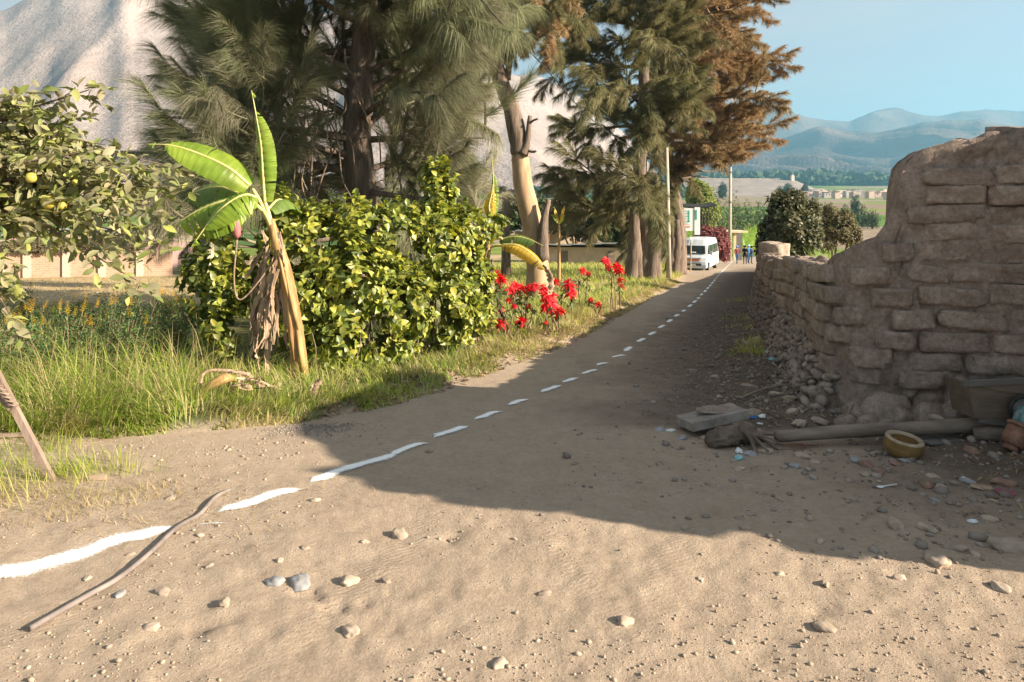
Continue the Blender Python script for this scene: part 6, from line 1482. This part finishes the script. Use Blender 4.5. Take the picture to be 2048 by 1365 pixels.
# ------------------------------------------------------------------ people on the road
MAT_SKIN = M('skin', (.30, .17, .11), (.36, .21, .14), scale=10, rough=.6, bump=0)
def cloth(name, c): return M(name, c, tuple(min(1, v*1.3) for v in c), scale=12, rough=.9, bump=.2, bscale=30)
MAT_JEAN = cloth('blue_jeans', (.03, .07, .15)); MAT_BLACK = cloth('black_cloth', (.012, .012, .014)); MAT_MAROON = cloth('maroon_jacket', (.16, .045, .04)); MAT_NAVY = cloth('navy_cloth', (.02, .03, .07)); MAT_LTBLUE = cloth('light_blue_shirt', (.05, .15, .27)); MAT_ORVEST = cloth('orange_vest', (.45, .12, .04)); MAT_DARKHAIR = cloth('dark_hair', (.012, .010, .009))
MAT_HELM_B = M('blue_helmet', (.08, .25, .75), None, bump=0, rough=.3, spec=.5); MAT_HELM_W = M('pale_blue_helmet', (.35, .62, .85), None, bump=0, rough=.3, spec=.5)
def skin_body(joints, edges, radii, name):
    me = bpy.data.meshes.new(name); me.from_pydata(joints, edges, []); me.update()
    o = bpy.data.objects.new(name, me); COL.objects.link(o)
    o.modifiers.new('skin', 'SKIN'); 
    if not me.skin_vertices: 
        bpy.context.view_layer.objects.active = o
    lay = me.skin_vertices[0].data if me.skin_vertices else None
    for i, r in enumerate(radii): lay[i].radius = (r, r)
    lay[0].use_root = True
    sb = o.modifiers.new('sub', 'SUBSURF'); sb.levels = 2; sb.render_levels = 2
    dg = bpy.context.evaluated_depsgraph_get(); dg.update(); ev = o.evaluated_get(dg); m2 = bpy.data.meshes.new_from_object(ev)
    bpy.data.objects.remove(o); m2.polygons.foreach_set('use_smooth', np.ones(len(m2.polygons), dtype=bool)); return m2
def person(label, px, d, face, top, legs, head, stride=.0, arms='down', h=1.68, vest=None):
    b = P(px, 0, d); b.z = Gs(b.x, b.y)
    T = thing('person', label, 'person', b, 'people walking on the road', face); k = h/1.7
    def S(v): return (v[0]*k, v[1]*k, v[2]*k)
    J = [(0, 0, .95), (0, 0, 1.15), (0, -.01, 1.36), (0, -.01, 1.47), (0, .01, 1.55), (0, .015, 1.64)]; Rr = [.135, .125, .14, .055, .085, .095]; E = [(0, 1), (1, 2), (2, 3), (3, 4), (4, 5)]
    for s in (-1, 1):
        o = len(J); st = s*stride
        J += [(s*.09, 0, .88), (s*.10, .10*st+.02, .50), (s*.10, .20*st-.02, .10), (s*.11, .20*st+.11, .045)]; Rr += [.095, .062, .042, .042]; E += [(0, o), (o, o+1), (o+1, o+2), (o+2, o+3)]
        o = len(J)
        if arms == 'down': A = [(s*.19, -.01, 1.38), (s*.25, -.03, 1.12), (s*.25, .06, .88), (s*.245, .09, .78)]
        elif arms == 'hip': A = [(s*.19, -.01, 1.38), (s*.34, -.04, 1.16), (s*.21, .07, 1.00), (s*.16, .10, .98)]
        else: A = [(s*.19, -.01, 1.38), (s*.24, .0, 1.12), (s*.14, .22, 1.10), (s*.08, .26, 1.12)]
        J += A; Rr += [.062, .045, .036, .035]; E += [(2, o), (o, o+1), (o+1, o+2), (o+2, o+3)]
    me = skin_body([S(j) for j in J], E, [r*k for r in Rr], 'body'); 
    for m in (MAT_SKIN, top, legs, MAT_DARKHAIR): me.materials.append(m)
    for p in me.polygons:
        c = p.center; z = c.z/k
        ah = math.hypot(c.x, c.y)/k
        if z < .10: p.material_index = 3
        elif z < .96 and abs(c.x)/k < .205: p.material_index = 2
        elif z < 1.44 and not (abs(c.x)/k > .2 and z < .92) and not (arms != 'down' and c.y/k > .17): p.material_index = 1
        elif z > 1.60 or (z > 1.5 and c.y/k < -.03): p.material_index = 3
        else: p.material_index = 0
    link('body', me, None, T)
    V, Fc = lathe([(.125*k, 0), (.122*k, .05*k), (.10*k, .10*k), (.05*k, .135*k), (0, .14*k)], 18)
    hm = link('helmet', npmesh('helmet', np.array(V), Fc, True), head, T, loc=(0, .01*k, 1.60*k))
    V, Fc = lathe([(.10*k, .004), (.155*k, -.006), (.155*k, .004), (.10*k, .014)], 18); link('brim', npmesh('brim', np.array(V), Fc, True), head, hm)
    if vest:
        V, Fc = tube([Vector((0, 0, .98*k)), Vector((0, 0, 1.15*k)), Vector((0, -.01, 1.36*k)), Vector((0, -.01, 1.43*k))], [.15*k, .14*k, .16*k, .10*k], 16, False); link('vest', npmesh('vest', np.array([tuple(v) for v in V]), Fc, True), vest, T)
    return T
person('person in maroon jacket, jeans and a blue helmet walking beside the lime line', 1474, 66, R(15), MAT_MAROON, MAT_JEAN, MAT_HELM_B, .9, 'hip')
person('person all in black standing left of the group by the wall', 1490, 64, R(150), MAT_BLACK, MAT_BLACK, MAT_DARKHAIR, .2, 'front', 1.7)
person('person in light blue shirt and pale helmet in the middle of the group', 1497, 67, R(200), MAT_LTBLUE, MAT_JEAN, MAT_HELM_W, .4, 'down', 1.78)
person('person in navy top and jeans at the right of the group by the wall', 1503, 65, R(230), MAT_NAVY, MAT_JEAN, MAT_DARKHAIR, .3, 'front', 1.66)

# ------------------------------------------------------------------ sign boards, canopy, bus shelter, bougainvillea beyond the van
MAT_SIGNW = M('white_sign', (.66, .68, .66), None, bump=0, rough=.6); MAT_SIGNG = M('green_sign_print', (.05, .30, .20), None, bump=0, rough=.6); MAT_SIGNP = M('pink_sign_print', (.55, .25, .22), None, bump=0, rough=.6)
ds = 55.; sb_ = P(1388, 0, ds); sb_.z = Gs(sb_.x, sb_.y)
SG = thing('sign_board', 'tall white banner board with green print on posts behind the van', 'sign', sb_)
def sheet(name, x0, y0, x1, y1, d, mat, T, th=.02): return wpart(name, MB().box((P((x0+x1)/2, (y0+y1)/2, d)), (abs(x1-x0)*d/F/2, th, abs(y1-y0)*d/F/2)).mesh(name), mat, T)
sheet('panel', 1368, 417, 1388, 462, ds, MAT_SIGNW, SG); sheet('panel', 1389, 415, 1400, 470, ds-.05, MAT_SIGNW, SG)
for k in range(11): sheet('print_line', 1369.5, 420+k*3.2, 1374+((k*7) % 5)*1.6, 421.3+k*3.2, ds-.03, MAT_SIGNG if k % 3 else MAT_SIGNP, SG, .004)
sheet('print_block', 1376.5, 421, 1379, 445, ds-.035, MAT_SIGNG, SG, .004); sheet('print_block', 1391, 420, 1394, 440, ds-.09, MAT_SIGNG, SG, .004); sheet('print_block', 1369, 452, 1380, 456, ds-.035, MAT_SIGNP, SG, .004)
for x_ in (1372, 1386, 1397):
    t_ = P(x_, 417, ds+.03); b_ = P(x_, 0, ds+.03); b_.z = Gs(b_.x, b_.y); V, Fc = tube([b_, t_], .04, 8); wpart('post', npmesh('post', np.array([tuple(v) for v in V]), Fc), MAT_WOOD, SG)
tag_post = P(1381, 0, 45); tag_post.z = Gs(tag_post.x, tag_post.y); T = thing('marker_post', 'thin tan wooden post with a pale top standing in front of the van', 'post', tag_post)
V, Fc = tube([tag_post, P(1382, 480, 45)], .045, 8); wpart('shaft', npmesh('shaft', np.array([tuple(v) for v in V]), Fc), MAT_PEEL, T); sheet('tag', 1379.5, 474, 1385, 485, 45, MAT_SIGNW, T, .03)
MAT_NET = M('black_shade_net', (.012, .013, .012), (.025, .025, .022), scale=8, rough=.9, bump=.2)
dc = 60.; cb = P(1405, 0, dc); cb.z = Gs(cb.x, cb.y); CN = thing('shade_canopy', 'black shade-net canopy on thin posts behind the sign board', 'canopy', cb)
cv = [P(1368, 413, dc), P(1400, 414, dc), P(1420, 413, dc), P(1434, 410, dc)]; V = []; Fc = []
for q in cv: V += [q, q+Vector((.6, 4.0, .25)), q+Vector((0, 0, -.10)), q+Vector((.6, 4.0, .15))]
for i in range(3): o = i*4; Fc += [(o, o+4, o+5, o+1), (o+2, o+3, o+7, o+6), (o, o+2, o+6, o+4)]
wpart('net', npmesh('net', np.array([tuple(v) for v in V]), Fc), MAT_NET, CN)
for x_ in (1404, 1410, 1417, 1423, 1430):
    t_ = P(x_, 413, dc+.5); b_ = P(x_, 0, dc+.5); b_.z = Gs(b_.x, b_.y); V, Fc = tube([b_, t_], .03, 6); wpart('post', npmesh('post', np.array([tuple(v) for v in V]), Fc), MAT_METAL, CN)
MAT_SHEL = M('cream_plaster', (.56, .46, .30), (.66, .55, .38), scale=3, rough=.9, bump=.1)
dh = 80.; hb_ = P(1466, 0, dh); hb_.z = Gs(hb_.x, hb_.y); SH = thing('bus_shelter', 'roadside shelter with a flat cream slab roof beyond the people', 'shelter', hb_)
wpart('roof', MB().box(P(1461, 463, dh+1.2), (1.5, 1.6, .10)).mesh('roof'), MAT_SHEL, SH)
for x_ in (1454, 1469):
    t_ = P(x_, 465, dh+1.6); b_ = P(x_, 0, dh+1.6); b_.z = Gs(b_.x, b_.y); wpart('pillar', MB().box((t_+b_)/2, (.16, .16, (t_.z-b_.z)/2)).mesh('pillar'), MAT_SHEL, SH)
t_ = P(1475, 467, dh+2.4); b_ = P(1475, 0, dh+2.4); b_.z = Gs(b_.x, b_.y); wpart('back_wall', MB().box((t_+b_)/2, (.55, .06, (t_.z-b_.z)/2)).mesh('back_wall'), MAT_GREYB, SH)
MAT_BOUG = LEAF('maroon_leaves', [(.16, .05, .05), (.26, .085, .08), (.20, .06, .06), (.30, .12, .10)], transl=.25, rough=.6)
def bush(name, label, cat, blobs, n, mat, size, d, group=None, trunk=None, n_obj=0, tpls=None, gap=.15, trunk_r=.08, per=(4, 6), shell=.6):
    c0 = blobs[0]; b = P(c0[0] if trunk is None else trunk, 0, d); b.z = Gs(b.x, b.y); T = thing(name, label, cat, b, group)
    cs = [P(x, y, d+dz) for (x, y, r1, r2, dz) in blobs]; rs_ = [(r1*d/F, r1*d/F*.9, r2*d/F) for (x, y, r1, r2, dz) in blobs]
    leafy(T, cs, rs_, n, tpls or LT_OVAL, mat, size, per=per, n_obj=n_obj, gap=gap, shell=shell, stuff_name='crown')
    for c in cs[:4]:
        V, Fc = tube(catmull([b-Vector((0, 0, .1)), b.lerp(c, .5)+Vector((.05, 0, 0)), c], 4), list(np.linspace(trunk_r, trunk_r*.3, 9)), 7, False); wpart('trunk', npmesh('trunk', np.array([tuple(v) for v in V]), Fc, True), MAT_BARK, T)
    return T
bush('bougainvillea', 'large maroon bougainvillea bush right behind the van', 'shrub', [(1425, 482, 24, 26, 0), (1445, 490, 16, 20, 1), (1410, 470, 18, 16, 0), (1440, 468, 14, 12, 0), (1448, 508, 10, 14, 0)], 800, MAT_BOUG, .32, 58)

# ------------------------------------------------------------------ trees and bushes behind the wall and along the valley
MAT_DKTREE = LEAF('dark_tree_leaves', [(.055, .065, .03), (.09, .095, .045), (.14, .13, .065), (.19, .17, .085)], transl=.25, rough=.45, spec=.4)
MAT_BRBUSH = LEAF('brownish_bush_leaves', [(.10, .085, .045), (.15, .13, .06), (.19, .155, .08)], transl=.2, rough=.7)
MAT_LTTREE = LEAF('light_tree_leaves', [(.14, .19, .05), (.21, .26, .06), (.27, .30, .08), (.20, .20, .07)], transl=.35, rough=.6)
MAT_MIDTREE = LEAF('valley_tree_leaves', [(.05, .075, .03), (.075, .105, .04), (.10, .13, .05)], transl=.2, rough=.8)
bush('broadleaf_tree', 'dark round broadleaf tree standing just behind the low wall', 'tree', [(1580, 450, 44, 42, 0), (1545, 470, 26, 36, 0), (1610, 470, 34, 40, 0), (1560, 410, 26, 26, 0), (1590, 398, 20, 18, 0), (1530, 500, 18, 26, 0), (1570, 500, 40, 20, .3), (1620, 425, 20, 22, .3)], 1500, MAT_DKTREE, .22, 25, trunk=1595, gap=.2)
bush('brownish_bush', 'loose brownish bush between the dark tree and the tall wall end', 'shrub', [(1672, 455, 34, 30, 0), (1650, 470, 24, 34, 0), (1700, 470, 22, 24, 0), (1660, 425, 14, 16, 0), (1690, 440, 20, 18, 0)], 900, MAT_BRBUSH, .16, 29, trunk=1665, gap=.3)
bush('pepper_tree', 'light green willowy tree behind the black canopy', 'tree', [(1400, 400, 26, 34, 0), (1418, 425, 20, 24, 0), (1392, 380, 14, 20, 0), (1415, 445, 16, 22, 0)], 900, MAT_LTTREE, .5, 75, gap=.15, trunk_r=.2)
rg = random.Random(9)
vt = [(1445, 400, 20, 22, 150), (1468, 395, 18, 24, 160), (1432, 385, 12, 12, 170), (1495, 412, 16, 13, 190), (1520, 408, 15, 12, 200), (1545, 398, 12, 10, 230), (1478, 420, 14, 12, 170), (1650, 415, 16, 10, 230), (1690, 418, 16, 10, 240), (1725, 420, 15, 11, 230), (1745, 428, 14, 12, 220), (1630, 402, 12, 10, 300), (1710, 398, 10, 9, 330), (1590, 385, 10, 9, 420), (1445, 370, 9, 8, 700), (1575, 372, 10, 7, 800), (1610, 376, 6, 9, 900), (1560, 378, 8, 6, 620)]
vlab = ['grey-green rounded tree left of the far pole', 'tall dusky tree directly behind the far pole', 'small dark tree at the edge of the dry sheoak foliage', 'low dense tree at the left end of the valley hedge line', 'second tree of the valley hedge line', 'small tree peeping over the dark broadleaf tree', 'low bush under the far pole in the valley', 'first bushy tree above the brownish bush', 'second bushy tree above the brownish bush', 'wide bushy tree left of the tall wall end', 'dark bushy tree touching the tall wall end', 'small valley tree below the town, left', 'small valley tree below the town, right', 'lone valley tree above the dark broadleaf tree', 'tiny far tree on the pale terrace, left', 'far tree clump on the pale terrace, middle', 'thin far tree beside the town', 'tiny far tree below the terrace']
for (x_, y_, a_, b_, d_), lb in zip(vt, vlab):
    gy = HY-(float(gbase(0, d_))-CAMZ)*F/d_; tp_ = y_-b_; ym = (gy+tp_)/2; hb2 = max(4, (gy-tp_)/2)
    bush('valley_tree', lb, 'tree', [(x_, ym, a_*.7, hb2, 0), (x_-a_*.5, ym+hb2*.25, a_*.6, hb2*.75, 2), (x_+a_*.5, ym+hb2*.2, a_*.6, hb2*.8, -2)], 260, MAT_MIDTREE, 2.6*d_/F*1.5, d_, 'trees in the valley', trunk_r=.25, gap=.05, per=(3, 5), shell=.3)
# sugar cane behind the wall and the cane field beyond the road
MAT_CANE = LEAF('cane_leaves', [(.16, .26, .04), (.24, .36, .06), (.32, .42, .09), (.22, .30, .05)], transl=.4, rough=.5)
n = 2600; y = 12.5+nr.random(n)*9; x = right_x(y)+1.2+nr.random(n)*(1.0+.28*(y-8)); k = (1024+x*F/y > 1655); x, y = x[k], y[k]
z = gbase(x, y); V, Fc, t = blades(np.stack([x, y, z], 1), nr.uniform(1.0, 1.75, len(x)), .035, lean=.28, sag=.7, seg=4); o = link('cane_patch', npmesh('cane_patch', V, Fc, True, tint=t), MAT_CANE, kind='stuff'); tag(o, 'bright green cane leaves growing behind the low wall', 'cane')
n = 14000; y = 95+nr.random(n)**.8*150; x = (.22+.16*nr.random(n))*y+nr.normal(0, 1, n); z = gbase(x, y); V, Fc, t = blades(np.stack([x, y, z], 1), nr.uniform(1.6, 2.6, n), .30, lean=.25, sag=.7); o = link('cane_field', npmesh('cane_field', V, Fc, True, tint=t), MAT_CANE, kind='stuff'); tag(o, 'pale green cane field in the valley beyond the people', 'cane')
# ------------------------------------------------------------------ left yard: brick wall, pink walls, low adobe houses
MAT_BRICKW = None
def brick_mat():
    m, nt, b, out = _nodes('brick_courses'); N = nt.nodes; L = nt.links; _set(b, Roughness=.95)
    t = N.new('ShaderNodeTexCoord'); br = N.new('ShaderNodeTexBrick'); mpn = N.new('ShaderNodeMapping'); mpn.inputs['Rotation'].default_value = (R(90), 0, 0)
    L.new(t.outputs['Object'], mpn.inputs['Vector']); L.new(mpn.outputs['Vector'], br.inputs['Vector'])
    br.inputs['Scale'].default_value = 1; br.inputs['Brick Width'].default_value = .26; br.inputs['Row Height'].default_value = .11; br.inputs['Mortar Size'].default_value = .012
    br.inputs['Color1'].default_value = (.36, .215, .145, 1); br.inputs['Color2'].default_value = (.43, .27, .19, 1); br.inputs['Mortar'].default_value = (.42, .33, .25, 1)
    L.new(br.outputs['Color'], b.inputs['Base Color']); return m
MAT_BRICKW = brick_mat(); MAT_PILL = M('pale_pillar', (.44, .36, .28), (.52, .44, .35), scale=3, rough=.9, bump=.1); MAT_PINKW = M('pink_wall', (.58, .36, .32), (.66, .44, .40), scale=2, rough=.9, bump=.05); MAT_TIN = M('weathered_tin', (.36, .36, .36), (.50, .49, .47), scale=2, rough=.55, bump=.1, metallic=.3); MAT_TANW = M('tan_adobe_plaster', (.50, .37, .25), (.62, .48, .34), scale=1.2, rough=.95, bump=.2, bscale=8)
def wallseg(T, name, a, b, h, th, mat, z0=None):
    a = Vector(a); b = Vector(b); m = (a+b)/2; L = (b-a).length; za = z0 if z0 is not None else min(Gs(a.x, a.y), Gs(b.x, b.y))-.15
    o = link(name, MB().box((0, 0, h/2), (L/2, th/2, h/2)).mesh(name), mat, T); p = Vector((m.x, m.y, za))-Vector(T.location); o.location = p; o.rotation_euler = (0, 0, math.atan2(b.y-a.y, b.x-a.x)); return o
A = gp(-160, 562); A.y = 33; A.x = (-160-1024)*33/F; Bq = Vector(((345-1024)*37/F, 37, 0)); BW = thing('brick_yard_wall', 'low sunlit orange brick wall with pale pillars at the left beyond the dry field', 'wall', Vector((A.x, A.y, Gs(A.x, A.y))))
dirv = (Bq-Vector((A.x, A.y, 0))); A0 = Vector((A.x, A.y, 0)); wallseg(BW, 'brick_panel', A0, A0+dirv, 1.50, .16, MAT_BRICKW)
for t in (.30, .40, .555, .70, .86): 
    q = A0+dirv*t; wallseg(BW, 'pillar', q-dirv.normalized()*.16+Vector((0, -.06, 0)), q+dirv.normalized()*.16+Vector((0, -.06, 0)), 1.56, .26, MAT_PILL)
n_ = dirv.normalized(); vine_c = []
VT = thing('wall_creeper', 'olive creeper spilling over the top of the brick wall', 'plant', A0+dirv*.5+Vector((0, 0, Gs(*(A0+dirv*.5).xy)+1.4)))
vc = [A0+dirv*t+Vector((0, -.1, Gs(*(A0+dirv*t).xy)+h)) for t, h in [(.33, 1.5), (.37, 1.55), (.41, 1.6), (.45, 1.55), (.49, 1.6), (.53, 1.55), (.57, 1.6), (.62, 1.6), (.67, 1.65), (.72, 1.6), (.78, 1.7), (.84, 1.6)]]
leafy(VT, vc, [(.62, .45, .36)]*len(vc), 1500, LT_OVAL, MAT_BRBUSH, .13, per=(4, 6), n_obj=0, gap=.25, stuff_name='creeper_leaves', shell=.3)
PK = thing('pink_yard_wall', 'pale pink plastered wall behind the brick wall and creeper', 'wall', Vector((-30, 48, Gs(-30, 48)))); wallseg(PK, 'plaster', (-42, 44), (-21, 48), 2.0, .25, MAT_PINKW); wallseg(PK, 'coping', (-42, 43.95), (-21, 47.95), .12, .4, MAT_PILL, z0=Gs(-30, 48)+2.0)
for k, (x_, c_, h_) in enumerate([(-38, MAT_PINKW, 1.4), (-33.5, MAT_SHEL, 1.8), (-29.5, MAT_PILL, 1.5), (-26.0, MAT_SHEL, 1.9)]):
    labs = ['small pink outbuilding with flat roof at far left', 'cream outbuilding with a flat roof, second from the left edge', 'pale low shed between the two cream outbuildings', 'cream outbuilding nearest the banana leaves']
    T = thing('outbuilding', labs[k], 'building', Vector((x_, 56, Gs(x_, 56))), 'sheds behind the pink wall'); wallseg(T, 'wall', (x_-1.6, 56), (x_+1.6, 56.3), 1.2+h_, 2.6, c_); wallseg(T, 'roof', (x_-1.9, 56), (x_+1.9, 56.3), .12, 3.0, MAT_TIN, z0=Gs(x_, 56)+1.08+h_); wallseg(T, 'door', (x_-.4, 54.62), (x_+.4, 54.72), 1.9, .08, MAT_WOOD)
# low adobe house with tin roof
HA = Vector(((1062-1024)*62/F, 62, 0)); HBv = Vector(((1262-1024)*60/F, 60, 0)); zH = P(0, 522, 62).z
AH = thing('adobe_house', 'long low tan adobe house with tin sheet roof behind the yard', 'house', Vector((HA.x, HA.y, zH)))
wallseg(AH, 'wall', HA, HBv, 1.65, 3.4, MAT_TANW, z0=zH-.3)
nx_ = 7
for k in range(nx_):
    a = HA.lerp(HBv, k/nx_-.012); b = HA.lerp(HBv, (k+1)/nx_+.012); dz = rg.uniform(-.03, .06)
    wallseg(AH, 'roof_sheet', a+Vector((0, -.35, 0)), b+Vector((0, -.35, 0)), .10, 4.3, MAT_TIN, z0=zH+1.38+dz+(.14 if k > 3 else 0)).rotation_euler.x = R(-5)
for t, w in ((.35, .5), (.8, .45)): wallseg(AH, 'doorway', HA.lerp(HBv, t)+Vector((-w, -1.74, 0)), HA.lerp(HBv, t)+Vector((w, -1.74, 0)), 1.3, .06, MAT_WOOD, z0=zH-.25)
HC = Vector(((1030-1024)*75/F, 75, 0)); HD = Vector(((1162-1024)*75/F, 75, 0)); zC = P(0, 505, 75).z
AC = thing('tin_shed', 'open tin-roofed shed just behind the low adobe house', 'shed', Vector((HC.x, HC.y, zC))); wallseg(AC, 'roof', HC, HD, .12, 3.4, MAT_TIN, z0=P(0, 465, 75).z).rotation_euler.x = R(-6); wallseg(AC, 'back_wall', HC+Vector((0, 1.4, 0)), HD+Vector((0, 1.4, 0)), P(0, 465, 75).z-zC, .2, MAT_TANW, z0=zC)
for t in (.03, .5, .92): q = HC.lerp(HD, t)+Vector((0, -1.4, 0)); wallseg(AC, 'post', q-Vector((.1, 0, 0)), q+Vector((.1, 0, 0)), P(0, 465, 75).z-zC, .2, MAT_STR, z0=zC)
# small palm and shrubs behind the peeled trunk
MAT_PALM = LEAF('palm_fronds', [(.16, .15, .08), (.22, .19, .11), (.13, .14, .06)], transl=.2, rough=.6)
pm = P(1012, 0, 34); pm.z = Gs(pm.x, pm.y); PT = thing('palm_tree', 'shaggy olive-brown palm left of the peeled trunk', 'palm', pm); cpm = P(1012, 395, 34)
V, Fc = tube([pm, pm.lerp(cpm, .5), cpm], [.25, .2, .18], 10, True, wob=.08); wpart('trunk', npmesh('trunk', np.array([tuple(v) for v in V]), Fc, True), MAT_BARK, PT)
for k in range(22):
    an = k*2.4; el = rg.uniform(-.5, .9); d = Vector((math.cos(an)*math.cos(el), math.sin(an)*math.cos(el), math.sin(el))); L = rg.uniform(1.0, 1.5)
    pts = [cpm, cpm+d*L*.5+Vector((0, 0, .08)), cpm+d*L-Vector((0, 0, .45*L))]; cp = catmull(pts, 8); V = []; Fc = []
    for i in range(2, len(cp)):
        tg = (cp[i]-cp[i-1]).normalized(); sd = tg.cross(Vector((0, 0, 1))).normalized()
        for s in (-1, 1):
            o_ = len(V); tip = cp[i]+sd*s*.32+tg*.18-Vector((0, 0, .16)); V += [cp[i], cp[i]+tg*.05, tip]; Fc.append((o_, o_+1, o_+2))
    V2, F2 = tube(cp, .012, 4, False); o_ = len(V); V += V2; Fc += [tuple(i+o_ for i in f) for f in F2]
    wpart('frond', npmesh('frond', np.array([tuple(v) for v in V]), Fc), MAT_PALM, PT)
for i, (bl, d_, lb, mt) in enumerate([([(1150, 440, 34, 40, 0), (1110, 430, 24, 30, 0), (1185, 450, 26, 36, 0), (1135, 400, 24, 26, 0)], 70, 'grey-green thicket behind the low adobe house', MAT_BRBUSH), ([(1215, 440, 30, 44, 0), (1250, 455, 24, 36, 0)], 68, 'dark thicket at the right end of the adobe house', MAT_MIDTREE), ([(1060, 425, 30, 28, 0), (1020, 435, 22, 24, 0), (1090, 435, 22, 26, 0)], 78, 'green thicket behind the tin shed', MAT_MIDTREE), ([(345, 385, 40, 18, 0), (420, 392, 40, 16, 0), (480, 388, 30, 18, 0), (280, 390, 40, 18, 0)], 120, 'grey-green trees beyond the yard, left of the sheoak', MAT_MIDTREE), ([(120, 420, 50, 20, 0), (40, 425, 50, 22, 0), (200, 425, 40, 18, 0)], 90, 'dusky bushes behind the sheds at far left', MAT_MIDTREE), ([(560, 400, 40, 20, 0), (640, 395, 40, 22, 0), (800, 400, 40, 22, 0), (900, 395, 40, 22, 0)], 110, 'grey-green trees seen behind the big sheoak trunk', MAT_MIDTREE)]):
    bush('thicket', lb, 'shrub', bl, 420, mt, .012*d_, d_, 'thickets behind the yard', gap=.15, trunk_r=.12, shell=.3)
# ------------------------------------------------------------------ far town, terrace and woods
MAT_HW = [M('house_wall_%d' % i, c, tuple(v*1.15 for v in c), scale=.2, rough=.9, bump=0) for i, c in enumerate([(.55, .40, .33), (.62, .52, .44), (.48, .34, .28), (.60, .48, .36), (.42, .38, .34)])]
MAT_WIN = M('far_window', (.06, .06, .07), None, bump=0)
tw = []
for k in range(34):
    x_ = rg.uniform(1612, 1775); y_ = rg.uniform(381, 402) if x_ > 1640 else rg.uniform(384, 394); tw.append((x_, y_))
tw.sort()
for i, (x_, y_) in enumerate(tw):
    d_ = 640+(402-y_)*16; w_ = rg.uniform(7, 14)*d_/F; h_ = rg.uniform(4.5, 7.5); c = P(x_, y_, d_); c.z = float(gbase(0, d_))
    T = thing('town_house', f"{['pinkish', 'pale cream', 'reddish brown', 'tan', 'greyish'][i % 5]} box house, {i+1}{'st' if i % 10 == 0 and i != 10 else 'nd' if i % 10 == 1 and i != 11 else 'rd' if i % 10 == 2 and i != 12 else 'th'} from the left in the far town", 'house', c, 'houses of the far town'); m_ = MAT_HW[i % 5]
    link('wall', MB().box((0, 0, h_/2-3), (w_/2, rg.uniform(3, 5), h_/2+3)).mesh('wall'), m_, T); link('roof', MB().box((0, 0, h_+.15), (w_/2+.3, 4.2, .15)).mesh('roof'), MAT_HW[(i+2) % 5], T)
    if w_ > 6.0:
        for q in range(int(w_//3.2)): link('window', MB().box((-w_/2+1.6+q*3.0, -5.03, h_*.55), (.55, .06, .7)).mesh('window'), MAT_WIN, T)
MAT_TERR = M('pale_terrace', (.20, .165, .14), (.30, .25, .215), scale=.05, rough=.95, bump=.3, bscale=.4, bdist=1.0)
TE = []; xs = np.linspace(1330, 1650, 40)
for x_ in xs:
    top = float(np.interp(x_, [1330, 1400, 1480, 1590, 1630, 1650], [364, 357, 358, 362, 378, 394])); d_ = 1000
    TE += [P(x_, 404, d_-250), P(x_, 378, d_-60), P(x_, top+1.5, d_), P(x_, top, d_+20), P(x_, top-.5, d_+300), P(x_, 392, d_+600)]
Fc = []
for i in range(39):
    for k in range(5): o_ = i*6+k; Fc.append((o_, o_+6, o_+7, o_+1))
link('river_terrace', npmesh('river_terrace', np.array([tuple(v) for v in TE]), Fc, True), MAT_TERR, kind='structure')
tb = P(1585, 361, 1015); T = thing('terrace_tower', 'tiny pale tower standing on the edge of the river terrace', 'tower', tb); link('shaft', MB().box((0, 0, 2.5), (2.2, 2.2, 4)).mesh('shaft'), MAT_HW[1], T); link('cap', MB().box((0, 0, 7), (1.3, 1.3, 1.2)).mesh('cap'), MAT_HW[1], T)
TW = MB()
for k in range(60): TW.box(P(1405+k*2.6, 358.4+rg.uniform(-.3, .4), 1012), (rg.uniform(.5, 1.0), .5, rg.uniform(.5, 1.2)))
tag(wpart('terrace_edge_blocks', TW.mesh('terrace_edge_blocks'), MAT_PILL, None, kind='stuff') if False else link('terrace_edge_blocks', TW.mesh('terrace_edge_blocks'), MAT_PILL, kind='stuff'), 'row of tiny white blocks along the far terrace edge', 'blocks')
MAT_FARW = LEAF('far_wood_leaves', [(.04, .065, .03), (.06, .09, .04), (.05, .075, .03)], transl=.1, rough=.9)
n = 9000; px_ = 1330+nr.random(n)*520; d_ = 1500+nr.random(n)*900; hh = np.interp(px_, [1330, 1500, 1600, 1700, 1850], [342, 341, 338, 345, 350])+14*nr.random(n)**.6+8*vnoise(px_*.02, px_*0, 3)
pos = np.stack([(px_-1024)*d_/F, d_, CAMZ-(hh-HY)*d_/F], 1); pos[:, 2] = np.minimum(pos[:, 2], gbase(pos[:, 0], pos[:, 1])+24*nr.random(n)); D = rand_dirs(n); V, Fc, t = scatter(*LT_ROUND[0], pos, basis(D, rand_dirs(n)), nr.uniform(8, 20, n)); o = link('far_wood', npmesh('far_wood', V, Fc, True, tint=t), MAT_FARW, kind='stuff'); tag(o, 'dark band of far woods at the foot of the blue mountains', 'woods')
n = 5000; px_ = 1040+nr.random(n)*330; d_ = 700+nr.random(n)*700; hh = 345+45*nr.random(n)
pos = np.stack([(px_-1024)*d_/F, d_, CAMZ-(hh-HY)*d_/F], 1); pos[:, 2] = np.minimum(pos[:, 2], gbase(pos[:, 0], pos[:, 1])+9*nr.random(n)); D = rand_dirs(n); V, Fc, t = scatter(*LT_ROUND[1], pos, basis(D, rand_dirs(n)), nr.uniform(3, 8, n)); o = link('far_grove', npmesh('far_grove', V, Fc, True, tint=t), MAT_FARW, kind='stuff'); tag(o, 'hazy groves on the valley floor below the pale mountain', 'woods')
